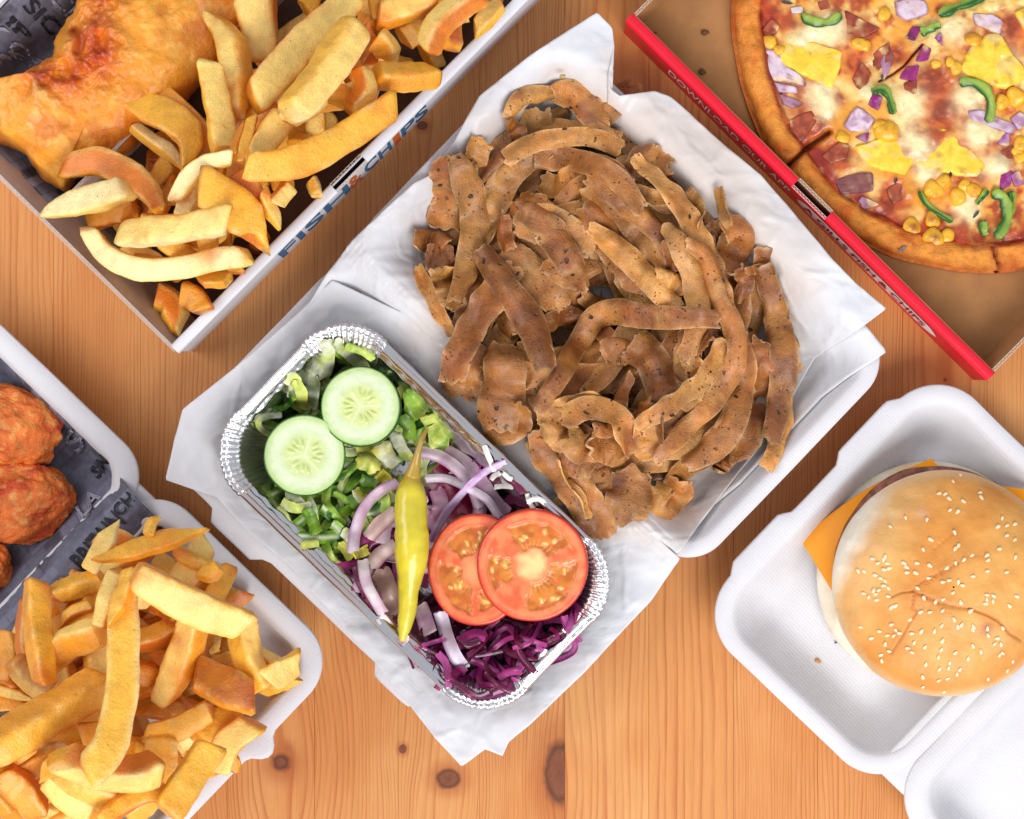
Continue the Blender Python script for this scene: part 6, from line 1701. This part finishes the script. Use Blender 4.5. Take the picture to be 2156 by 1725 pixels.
for i, p in enumerate([ZM((320, 460), (400, 300), (570, 340), (760, 400), (720, 560), (690, 650), (480, 560)), ZM((1710, 500), (1780, 370), (1900, 270), (1990, 290), (2060, 420), (2170, 560), (2000, 650), (1760, 570)),
                       ZM((910, 1120), (1080, 1065), (1230, 1090), (1310, 1180), (1240, 1310), (1000, 1250)), ZM((1360, 1250), (1400, 1130), (1540, 990), (1640, 1060), (1840, 1240), (1780, 1330), (1500, 1290)), ZM((2100, 100), (2200, 60), (2300, 160), (2200, 260))]):
    chunk('pineapple_chunk', p, 13, PINEA, pizza, TOPPING, i, lift=-7)
OW, OP, OM, OB = lin(222, 200, 212), lin(176, 130, 160), lin(140, 26, 106), lin(140, 86, 84)
for i, (p, cs) in enumerate([
    (ZM((1190, 20), (1290, -5), (1400, 10), (1420, 100), (1280, 150), (1210, 110)), (OW, lin(206, 176, 190))), (ZM((1780, 110), (1920, 115), (1990, 170), (1960, 250), (1800, 190)), (OW, OP)),
    (ZM((180, 390), (270, 400), (350, 500), (470, 580), (480, 640), (330, 610), (200, 590)), (OW, OP)), (ZM((200, 610), (320, 640), (425, 660), (430, 705), (280, 690)), (OW, OP)), (ZM((310, 720), (400, 750), (480, 785), (420, 815), (340, 790)), (OP, OB)),
    (ZM((1070, 470), (1130, 370), (1165, 430), (1130, 540), (1095, 600)), (OP, OB)), (ZM((805, 945), (850, 870), (900, 815), (1015, 900), (960, 1000), (850, 990)), (OW, OP)), (ZM((1345, 460), (1390, 350), (1450, 375), (1425, 450)), (OM, lin(176, 60, 150))),
    (ZM((1225, 590), (1270, 510), (1355, 505), (1330, 610)), (OM, lin(160, 40, 120))), (ZM((1750, 850), (1850, 840), (1970, 900), (2085, 950), (2040, 1005), (1780, 915)), (OW, OP)), (ZM((1955, 1090), (2000, 1030), (2045, 1005), (2040, 1105)), (OP, lin(150, 80, 160))),
    (ZM((1985, 1330), (2065, 1300), (2050, 1400), (1985, 1425)), (lin(160, 80, 150), OM)), (ZM((2060, 1330), (2120, 1300), (2156, 1390), (2090, 1410)), (lin(160, 80, 130), OP)), (ZM((740, 1370), (830, 1330), (990, 1315), (1000, 1440), (780, 1465)), (OB, lin(120, 66, 60))),
    (ZM((885, 1585), (930, 1495), (1055, 1550), (980, 1575)), (OB, OP)), (ZM((885, 1040), (980, 1005), (965, 1075)), (OP, OM)), (ZM((1260, 290), (1310, 210), (1370, 210), (1330, 300)), (lin(70, 30, 60), OM)), (ZM((980, 790), (1010, 710), (1080, 740), (1050, 830)), (OP, OM)),
    (ZM((1480, 290), (1530, 250), (1540, 340)), (OM, OP)), (ZM((2060, 900), (2130, 850), (2190, 900), (2120, 980)), (OP, OW)), (ZM((390, 60), (470, 50), (480, 100), (400, 100)), (OW, lin(210, 200, 200)))]):
    chunk('onion_piece', p, 8, cs, pizza, TOPPING, 20 + i, lift=-4, edgecol=lin(112, 40, 84) if i not in (7, 8) else None, tilt=(0.03 * ((i % 3) - 1), 0.04 * ((i % 2) - 0.5)))
HAM = (lin(172, 84, 52), lin(136, 54, 34))
for i, p in enumerate([ZM((740, 200), (815, 95), (920, 150), (1045, 215), (900, 290)), ZM((1000, 440), (1060, 370), (1130, 330), (1150, 430), (1050, 530)), ZM((860, 600), (930, 485), (990, 560), (930, 700)), ZM((330, 960), (430, 890), (540, 850), (570, 920), (480, 1050), (350, 1110)), ZM((1985, 1150), (2080, 1110), (2105, 1180), (2020, 1210)), ZM((1250, 640), (1340, 610), (1330, 770), (1270, 750)), ZM((640, 1180), (760, 1080), (820, 1110), (800, 1200), (690, 1230)), ZM((1120, 1440), (1220, 1380), (1260, 1480), (1170, 1540)), ZM((180, 230), (240, 150), (300, 190), (270, 260)), ZM((600, 20), (660, 0), (680, 60), (620, 70))]):
    chunk('bacon_piece', p, 6, HAM, pizza, TOPPING, 50 + i, lift=-3, edgecol=lin(124, 44, 28))
# sweetcorn kernels
def kernel_mesh():
    nu, nv = 14, 9; V = []
    for j in range(nv):
        v = math.pi * j / (nv - 1)
        for i in range(nu):
            u = 2 * math.pi * i / nu
            sq = 1 - 0.12 * math.cos(2 * u)
            V.append((math.sin(v) * math.cos(u) * sq * 1.12, math.sin(v) * math.sin(u) * (0.86 + 0.2 * math.cos(u)), math.cos(v) * 0.5 - (0.06 if math.cos(v) > 0 and abs(math.cos(u)) < 0.6 else 0)))
    return np.array(V), grid_faces(nv, nu, True).tolist()
KV, KF = kernel_mesh()
CORNS = [(*ZM(p)[0], r * ZM.sc) for p, r in [((215, 320), 62), ((900, 335), 55), ((960, 350), 45), ((1775, 300), 66), ((1640, 520), 52), ((1600, 470), 46), ((2090, 735), 80), ((1985, 780), 66), ((1110, 1000), 95), ((1060, 960), 60), ((790, 1040), 56), ((1650, 1490), 72), ((1450, 1430), 66), ((1545, 1385), 66), ((2130, 1090), 62), ((2130, 1190), 55), ((1490, 490), 40), ((1090, 110), 60), ((300, 380), 46), ((2110, 1150), 50)]]
CORNS += [(*ZN(p)[0], r * ZN.sc) for p, r in [((1200, 585), 66), ((1335, 530), 64), ((1345, 665), 78), ((1440, 655), 58), ((1360, 340), 60), ((1620, 330), 55), ((1560, 300), 50)]]
rk = np.random.RandomState(4)
for i, (x, y, r) in enumerate(CORNS):
    a = rk.uniform(0, 6.28); tl = rk.uniform(-0.4, 0.4)
    z = float(pizza_height(x, y)) + r * 0.12
    p = unproj(x, y, z)
    P = KV * r * (1 + 0.22 * fbm(KV * 1.6 + i * 2.3, i, 2))[:, None]; P = np.stack([P[:, 0], P[:, 1] * math.cos(tl) - P[:, 2] * math.sin(tl), P[:, 1] * math.sin(tl) + P[:, 2] * math.cos(tl)], -1)
    P = np.stack([P[:, 0] * math.cos(a) - P[:, 1] * math.sin(a), P[:, 0] * math.sin(a) + P[:, 1] * math.cos(a), P[:, 2]], -1) + np.array([p[0], p[1], z])
    n_ = fbm(P * 0.05, i, 3)
    C = mixc(np.broadcast_to(lin(240, 182, 44), P.shape), lin(224, 146, 30), sstep(-0.2, 0.5, n_))
    if i in (20, 21, 22): C = mixc(C, lin(140, 56, 20), np.exp(-(np.hypot(P[:, 0] - p[0], P[:, 1] - p[1]) / (r * 0.5)) ** 2) * 0.8)
    mk('corn_kernel', P, KF, TOPPING, parent=pizza, col=C)
# green pepper strips: curved bars with a glossy skin side
GREENS = [(ZM((470, 100), (520, 150), (600, 172), (690, 165), (775, 105)), 62), (ZM((1505, 115), (1620, 65), (1740, 20), (1860, -30)), 78), (ZM((1370, 250), (1450, 215), (1525, 185)), 66), (ZM((1000, 705), (1080, 675), (1135, 740), (1165, 870)), 62), (ZM((1660, 625), (1770, 625), (1870, 690), (1910, 800), (1885, 935)), 70),
          (ZN((1245, 335), (1290, 420), (1370, 490), (1480, 550)), 44), (ZN((1745, 350), (1830, 385), (1855, 500), (1825, 600), (1770, 670)), 80), (ZN((1885, 335), (1890, 450), (1850, 560)), 56), (ZN((1690, 545), (1690, 600), (1705, 650)), 62), (ZN((1640, 430), (1680, 380), (1720, 330)), 40)]
for i, (pts, w) in enumerate(GREENS):
    img = resample(pts, 26); zt = pizza_height(img[:, 0], img[:, 1]); zt = np.convolve(np.pad(zt, 4, mode='edge'), np.ones(9) / 9, 'valid') + 7
    w = w * 0.285; s = np.linspace(0, 1, 26); a = np.linspace(0, 2 * math.pi, 16, endpoint=False)
    f = (CAMH - zt) / CAMH
    P = np.stack([(img[:, 0] - CX) * f, (CY - img[:, 1]) * f, zt], 1)
    T, Sd, U = frames(P)
    pr = np.minimum(1, np.minimum(s, 1 - s) / 0.05) ** 0.5 * (1 + 0.5 * fbm(np.c_[s * 5, 0 * s, 0 * s + i], i, 3))
    tw = 0.5 * fbm(np.c_[s * 3, 0 * s + 2, 0 * s + i], i + 3, 2) + (0.5 if i % 2 else -0.35)
    cx = np.sign(np.cos(a)) * np.abs(np.cos(a)) ** 0.6 * w / 2; cz = np.sign(np.sin(a)) * np.abs(np.sin(a)) ** 0.6 * w * 0.42
    ex = cx[None] * pr[:, None]; ez = cz[None] * 0.75 * pr[:, None]
    V = (P[:, None] + Sd[:, None] * (ex * np.cos(tw)[:, None] - ez * np.sin(tw)[:, None])[..., None] + U[:, None] * (ex * np.sin(tw)[:, None] + ez * np.cos(tw)[:, None])[..., None]).reshape(-1, 3)
    skin = np.tile(sstep(-0.1, 0.4, np.cos(a)), 26)
    n_ = fbm(V * 0.03, i, 3)
    C = mixc(np.broadcast_to(lin(150, 176, 70), V.shape), lin(26, 92, 26), skin)
    C = mixc(C, lin(70, 130, 40), sstep(-0.1, 0.5, n_) * 0.4)
    C = mixc(C, lin(36, 26, 18), np.clip(sstep(0.85, 1.0, np.repeat(np.abs(2 * s - 1), 16)) * (0.4 + n_), 0, 1) * 0.9)
    mk('green_pepper_strip', V, grid_faces(26, 16, True, True).tolist() + [list(range(16))[::-1], list(range(25 * 16, 26 * 16))], TOPPING, parent=pizza, col=C)
# charred herb flakes
for i, (x, y, a, L) in enumerate([(*ZN((1130, 740))[0], 0.6, 26), (*ZM((1185, 1370))[0], 1.2, 14), (*ZN((1465, 220))[0], 1.4, 14), (*ZM((1080, 580))[0], 1.2, 10), (*ZM((1880, 360))[0], 0.7, 12), (*ZN((1640, 500))[0], 0.9, 22), (*ZM((360, 20))[0], -0.2, 30)]):
    z = float(pizza_height(x, y)) + 5; p = unproj(x, y, z)
    d = np.array([math.cos(a), math.sin(a)]); n2_ = np.array([-d[1], d[0]])
    V = [(*(p + d * L * t + n2_ * (5 * (1 - abs(2 * t)) ** 0.5) * s_ * 0.8), z + 2 * s_ * (1 - abs(2 * t)) + 1.5 * math.sin(t * 5)) for t in (-0.5, -0.2, 0.15, 0.5) for s_ in (-1, 1)]
    mk('charred_flake', np.array(V), grid_faces(4, 2, False, True).tolist(), TOPPING, parent=pizza, col=np.tile(lin(40, 26, 20), (8, 1)))

# ================================================================ burger
BUN = organic('burger_bun', rough=0.45, spec=0.4, var=0.10, vscale=60, bump=0.0007, bscale=330, bumpw=0.5, fine=0.05, hue=(lin(208, 132, 60), 0.56, 0.35))
PATTY = organic('beef_patty', rough=0.5, spec=0.4, var=0.3, vscale=200, bump=0.0016, bscale=420, bumpw=1.0)
CHS = organic('processed_cheese', rough=0.38, spec=0.3, var=0.03, vscale=60, bump=0.0001, bscale=200)
SEED = plain('sesame_seed', lin(240, 220, 180), 0.45, 0.4, var=0.1)
bz = 12.0
bc_low = unproj(1960, 1212, 60); bc_top = unproj(1994, 1231, 185)
burger = thing('burger', (bc_low[0], bc_low[1], bz), 'sesame seed cheeseburger with melted orange cheese and a thin patty', 'burger')
def lathe(name, cx, cy, prof, mat, colf, parent, nt=200, wob=0.012, seed=0, dzf=None, oval=(1, 1)):
    th = np.linspace(0, 2 * math.pi, nt, endpoint=False)
    w = 1 + wob * fbm(np.stack([np.cos(th) * 2, np.sin(th) * 2, 0 * th + seed], -1), seed, 3)
    pr = np.array(prof, float)
    R = pr[:, 0][:, None] * w[None]
    X = cx + R * np.cos(th) * oval[0]; Y = cy + R * np.sin(th) * oval[1]; Zz = np.repeat(pr[:, 1][:, None], nt, 1)
    if dzf is not None: Zz = Zz + dzf(X, Y, Zz, R)
    V = np.stack([X, Y, Zz], -1)
    C = colf(V, R)
    return mk(name, V.reshape(-1, 3), grid_faces(len(prof), nt, True, True).tolist(), mat, parent=parent, col=C.reshape(-1, 3)), V
# bottom bun
pb = [(0.5, bz)] + [(a, bz) for a in (120, 200, 222)] + [(236 * math.cos(t) ** 0.35 + 0, bz + 30 + 30 * math.sin(t)) for t in np.linspace(-1.3, 1.3, 16)] + [(200, 72), (100, 72), (0.5, 72)]
lathe('bottom_bun', bc_low[0], bc_low[1], pb, BUN, lambda V, R: mixc(np.broadcast_to(lin(238, 228, 206), V.shape), lin(222, 196, 150), sstep(0.0, 0.5, fbm(V * 0.012, 3, 3))), burger, seed=2, wob=0.015)
# patty
pp_ = [(0.5, 76), (140, 76), (208, 78), (214, 84), (218, 92), (216, 102), (210, 110), (140, 113), (0.5, 113)]
pp_ = [tuple(v) for v in resample(np.array(pp_), 60, False)]
cpat = unproj(1977, 1202, 95)
def patdz(X, Y, Z, R): return 5 * fbm(np.stack([X, Y, Z], -1) * 0.06, 8, 3)
lathe('patty', cpat[0], cpat[1], pp_, PATTY, lambda V, R: mixc(np.broadcast_to(lin(158, 100, 76), V.shape), lin(116, 68, 50), sstep(-0.2, 0.4, fbm(V * 0.05, 5, 3))), burger, seed=9, wob=0.03, dzf=patdz, nt=260)
# cheese slices: square sheets that droop where they leave the patty
def cheese(name, corners, z0, droop, parent, th=7.0, lim=225.0, seed=0, cc=None, bulge=0.0):
    n = 46; s = np.linspace(0, 1, n)
    c = np.array([unproj(x, y, z0) for x, y in corners])
    U, Vv = np.meshgrid(s, s, indexing='ij')
    P = (c[0] * ((1 - U) * (1 - Vv))[..., None] + c[1] * (U * (1 - Vv))[..., None] + c[2] * (U * Vv)[..., None] + c[3] * ((1 - U) * Vv)[..., None])
    nrm_ = np.array([c[0] + c[1] - c[2] - c[3]])[0]; nrm_ = nrm_ / np.linalg.norm(nrm_)
    P = P + nrm_ * (bulge * np.sin(math.pi * U) * (1 - Vv) ** 2)[..., None]
    d = np.hypot(P[..., 0] - cc[0], P[..., 1] - cc[1])
    z = z0 - droop * np.maximum(d - lim + 30, 0) ** 1.15 * 0.28 + 1.5 * fbm(np.stack([P[..., 0], P[..., 1], 0 * z0 + 0 * d], -1) * 0.02, seed, 2)
    z = np.maximum(z, bz + 30)
    top = np.stack([P[..., 0], P[..., 1], z], -1); bot = top - np.array([0, 0, th])
    Vt = np.vstack([top.reshape(-1, 3), bot.reshape(-1, 3)]); N = n * n
    F = grid_faces(n, n, False, False).tolist(); Fb = (grid_faces(n, n, False, True) + N).tolist()
    ring = [i * n for i in range(n)] + [(n - 1) * n + j for j in range(1, n)] + [i * n + n - 1 for i in range(n - 2, -1, -1)] + [j for j in range(n - 2, 0, -1)]
    Fs = [[ring[i], ring[(i + 1) % len(ring)], ring[(i + 1) % len(ring)] + N, ring[i] + N] for i in range(len(ring))]
    if np.cross(top[1, 0] - top[0, 0], top[0, 1] - top[0, 0])[2] > 0:
        F = [f[::-1] for f in F]; Fb = [f[::-1] for f in Fb]; Fs = [f[::-1] for f in Fs]
    Cc2 = np.tile(lin(252, 158, 6), (2 * N, 1))
    o = mk(name, Vt, [f[::-1] for f in F] + [f[::-1] for f in Fb] + Fs, CHS, parent=parent, col=Cc2, sharp=60)
    return o
cheese('cheese_slice', [(1690, 1138), (1966, 966), (2150, 1240), (1850, 1410)], 90, 0.75, burger, cc=bc_low, seed=1, lim=222, bulge=18)
cheese('cheese_slice', [(1800, 1090), (2020, 1010), (2185, 1035), (2060, 1380)], 120, 0.5, burger, cc=bc_low, seed=4, lim=236)
# top bun
BR_ = 229.0
tprof = [(0.5, 122), (150, 122), (205, 123)] + [(214 + 15 * math.sin(t), 160 - 37 * math.cos(t)) for t in np.linspace(0.1, math.pi / 2, 14)]
tprof += [(BR_ * math.cos(t) ** 0.86, 160 + 92 * math.sin(t) ** 1.05) for t in np.linspace(0.02, math.pi / 2 - 0.004, 90)]
def bun_z(X, Y):
    r = np.hypot(X - bc_top[0], Y - bc_top[1])
    rr_ = np.array([p[0] for p in tprof[17:]])[::-1]; zz_ = np.array([p[1] for p in tprof[17:]])[::-1]
    return np.interp(r, rr_, zz_)
CRACKS = [ZP((1230, 1530), (1300, 1500), (1380, 1490), (1440, 1430), (1500, 1390), (1600, 1350), (1690, 1300)), ZP((1380, 1490), (1470, 1530), (1560, 1570), (1680, 1600), (1770, 1610), (1880, 1650), (1960, 1690), (2040, 1780), (2120, 1830)), ZQ((1400, 170), (1385, 250), (1420, 290), (1370, 360), (1330, 440), (1290, 500), (1240, 575)), ZP((1500, 1230), (1580, 1160), (1660, 1090)), ZP((1470, 1440), (1540, 1380)), ZP((1750, 1250), (1870, 1245))]
CW = [1.9, 2.3, 2.0, 1.2, 1.3, 1.0]
def w2img(V):
    f = (CAMH - V[..., 2]) / CAMH
    return V[..., 0] / f + CX, CY - V[..., 1] / f
def topdz(X, Y, Z, R):
    x, y = w2img(np.stack([X, Y, Z], -1))
    up = sstep(165, 200, Z)
    d = 0
    for c, w in zip(CRACKS, CW): d = d - 6.0 * np.exp(-(seg_dist(x, y, c) / w) ** 2) * (w / 3.2)
    return (d + 7 * fbm(np.stack([X, Y, 0 * X], -1) * 0.009, 31, 3) + 2.2 * fbm(np.stack([X, Y, 0 * X], -1) * 0.035, 32, 2)) * up
def topcol(V, R):
    x, y = w2img(V)
    n1 = fbm(V * 0.012, 41, 3); n2 = fbm(V * 0.05, 42, 3)
    C = mixc(np.broadcast_to(lin(216, 144, 66), V.shape), lin(224, 162, 84), sstep(-0.3, 0.4, n1))
    # pale side where the buns touched in the oven: left and upper left flank
    side = ((x - 1992) * -0.86 + (y - 1230) * -0.42)
    pale = sstep(170, 218, side + 16 * n1 + 6 * n2)
    rim = sstep(0.90, 0.995, R / BR_ + 0.02 * n1)
    C = mixc(C, lin(232, 188, 124), sstep(70, 160, side + 20 * n2) * 0.5)
    C = mixc(C, lin(244, 236, 216), pale)
    C = mixc(C, lin(232, 200, 150), rim * 0.6 * (1 - pale))
    low = 1 - sstep(150, 178, V[..., 2])
    C = mixc(C, lin(238, 228, 206), low)
    for c, w in zip(CRACKS, CW):
        d = seg_dist(x, y, c)
        C = mixc(C, lin(176, 92, 34), np.exp(-(d / (w * 1.1)) ** 2) * 0.8 * min(1, w / 1.9))
        C = mixc(C, lin(206, 130, 56), np.exp(-(d / 16) ** 2) * 0.35)
    for (sx, sy, sr, cl, am) in [(2078, 1322, 14, lin(168, 84, 44), 0.8), (1940, 1082, 12, lin(226, 176, 140), 0.7), (2100, 1465, 0.1, lin(0, 0, 0), 0), (2030, 1520, 26, lin(234, 190, 130), 0.5), (1880, 1085, 16, lin(238, 214, 160), 0.6)]:
        C = mixc(C, cl, np.exp(-((np.hypot(x - sx, y - sy) / sr) + 0.3 * n2) ** 2) * am)
    return C
top_bun, TV = lathe('top_bun', bc_top[0], bc_top[1], tprof, BUN, topcol, burger, nt=340, seed=14, wob=0.014, dzf=topdz, oval=(1.0, 1.005))
# sesame seeds
def seed_mesh():
    V = []; nu, nv = 10, 7
    for j in range(nv):
        v = math.pi * j / (nv - 1)
        for i in range(nu):
            u = 2 * math.pi * i / nu; x = math.cos(v)
            rad = math.sin(v) * (0.62 - 0.22 * x)
            V.append((x, rad * math.cos(u), rad * math.sin(u) * 0.55))
    me = bpy.data.meshes.new('sesame_seed')
    me.from_pydata([tuple(np.array(p) * 5.9 * S) for p in V], [], grid_faces(nv, nu, True).tolist())
    me.polygons.foreach_set('use_smooth', np.ones(len(me.polygons), bool)); me.materials.append(SEED)
    return me
SM = seed_mesh()
SP = [(1705,695),(1655,738),(1558,820),(1600,824),(1628,856),(1726,874),(1838,815),(1848,848),(1632,935),(1685,945),(1330,988),(1475,1000),(1990,990),(1960,1048),(2022,1040),(2076,1030),(2022,1108),(2076,1137),(1225,1047),(1665,1088),(1503,1137),(1690,1178),(1450,1205),(1668,1200),(1970,1200),(1783,1244),(1885,1244),(1893,1278),(2080,1258),(1103,1267),(1190,1255),(1178,1275),(1140,1298),(1205,1300),(1318,1297),(1408,1298),(1495,1315),(1672,1298),(1728,1275),(1610,1332),(1337,1325),(1218,1333),(1183,1342),(1005,1353),(1046,1355),(1340,1362),(1400,1365),(1888,1353),(2020,1360),(1122,1380),(1160,1402),(1190,1420),(1180,1452),(1213,1470),(1110,1485),(1147,1482),(1042,1505),(1077,1528),(1125,1510),(1132,1550),(1212,1525),(1487,1400),(1585,1427),(1628,1415),(1690,1428),(1718,1450),(1790,1388),(1412,1470),(1455,1537),(1535,1560),(1587,1545),(1708,1565),(1655,1500),(1885,1515),(1932,1523),(1885,1545),(1927,1558),(1876,1575),(2040,1590),(2090,1525),(1232,1600),(1260,1590),(1497,1633),(1583,1622),(1433,1632),(1775,1625),(1360,1685)]
SQ = [(1590,383),(1030,393),(1160,422),(1243,375),(1273,415),(1215,450),(1258,452),(1300,435),(1385,437),(1450,422),(1540,420),(1700,390),(1727,377),(1808,390),(1803,412),(1905,402),(1910,450),(2010,400),(1973,470),(1955,508),(1998,512),(1105,470),(1200,510),(1228,560),(1170,585),(1175,625),(1355,538),(1386,568),(1400,500),(1475,530),(1595,487),(1588,548),(1685,570),(1805,523),(1860,563),(1990,585),(2010,572),(1567,600),(1645,640),(1637,675),(1772,610),(1715,685),(1695,718),(1480,650),(1575,683),(1458,738),(1570,762),(1632,748),(1460,806),(2080,630),(2042,693),(1605,840),(1910,750),(1675,340),(1720,222)]
rs = np.random.RandomState(8)
gx = TV[..., 0].ravel(); gy = TV[..., 1].ravel(); gz = TV[..., 2].ravel()
top_only = gz > 162; gx, gy, gz = gx[top_only], gy[top_only], gz[top_only]
for (x, y) in ZP(*SP) + ZQ(*SQ):
    z = 230.0
    for _ in range(4):
        p = unproj(x, y, z); k = np.argmin((gx - p[0]) ** 2 + (gy - p[1]) ** 2); z = gz[k] + 1.6
    e = 12.0
    nx = -(float(bun_z(p[0] + e, p[1])) - float(bun_z(p[0] - e, p[1]))) / (2 * e); ny = -(float(bun_z(p[0], p[1] + e)) - float(bun_z(p[0], p[1] - e))) / (2 * e)
    N = Vector((nx, ny, 1)).normalized()
    o = bpy.data.objects.new('sesame_seed', SM); COL.objects.link(o); o.parent = top_bun
    q = N.to_track_quat('Z', 'Y').to_matrix().to_4x4() @ Matrix.Rotation(rs.normal(1.35, 0.55), 4, 'Z')
    loc = (np.array([p[0], p[1], z]) - ORG[top_bun.name]) * S
    sc_ = rs.uniform(0.85, 1.1)
    o.matrix_local = Matrix.Translation(Vector(loc)) @ q @ Matrix.Diagonal((sc_, sc_, sc_, 1))

# ================================================================ loose crumbs
def crumb(x, y, r, col, label, group, zb=None, seed=0):
    p0 = unproj(x, y, 20); z = float(hget(*p0)) if zb is None else zb
    p = unproj(x, y, z + r)
    nu, nv = 12, 8
    D = np.array([(math.sin(math.pi * j / (nv - 1)) * math.cos(2 * math.pi * i / nu), math.sin(math.pi * j / (nv - 1)) * math.sin(2 * math.pi * i / nu), math.cos(math.pi * j / (nv - 1))) for j in range(nv) for i in range(nu)])
    rr_ = 1 + 0.7 * fbm(D * 1.7 + seed * 3, seed, 2)
    V = D * rr_[:, None] * np.array([r, r * 0.75, r * 0.45]) + np.array([p[0], p[1], z + r * 0.4])
    mk('crumb', V, grid_faces(nv, nu, True).tolist(), CRUST, col=np.tile(col, (len(V), 1)), label=label, cat='crumb', group=group)
GCR = 'crumbs in the burger box'
for i, (x, y, r) in enumerate([(*ZQ((730, 630))[0], 7), (*ZQ((905, 895))[0], 5), (*ZQ((1295, 1052))[0], 4), (*ZQ((840, 800))[0], 3.5), (*ZQ((1220, 1090))[0], 3.5), (*ZQ((860, 500))[0], 2.5), (*ZQ((1370, 885))[0], 2), (*ZP((630, 1325))[0], 2.2), (*ZQ((1015, 975))[0], 2), (*ZQ((670, 655))[0], 2), (*ZQ((870, 760))[0], 2.2), (*ZQ((1130, 1000))[0], 1.8)]):
    crumb(x, y, r, lin(212, 150, 90) if i < 5 else lin(90, 70, 60), 'largest tan bun crumb in the burger box' if i == 0 else 'tiny crumb on the floor of the burger box below the bun', GCR, 12, i)
crumb(1185, 160, 6, lin(190, 160, 90), 'single meat crumb on the white paper above the kebab', None, None, 30)
for i, (x, y, r) in enumerate([(*ZO((870, 280))[0], 8), (*ZO((850, 620))[0], 8), (*ZO((350, 130))[0], 6), (*ZO((440, 290))[0], 4)]):
    crumb(x, y, r, lin(112, 78, 44), 'small brown crumb on the card beside the pizza crust', 'crumbs in the pizza box', 8, 40 + i)
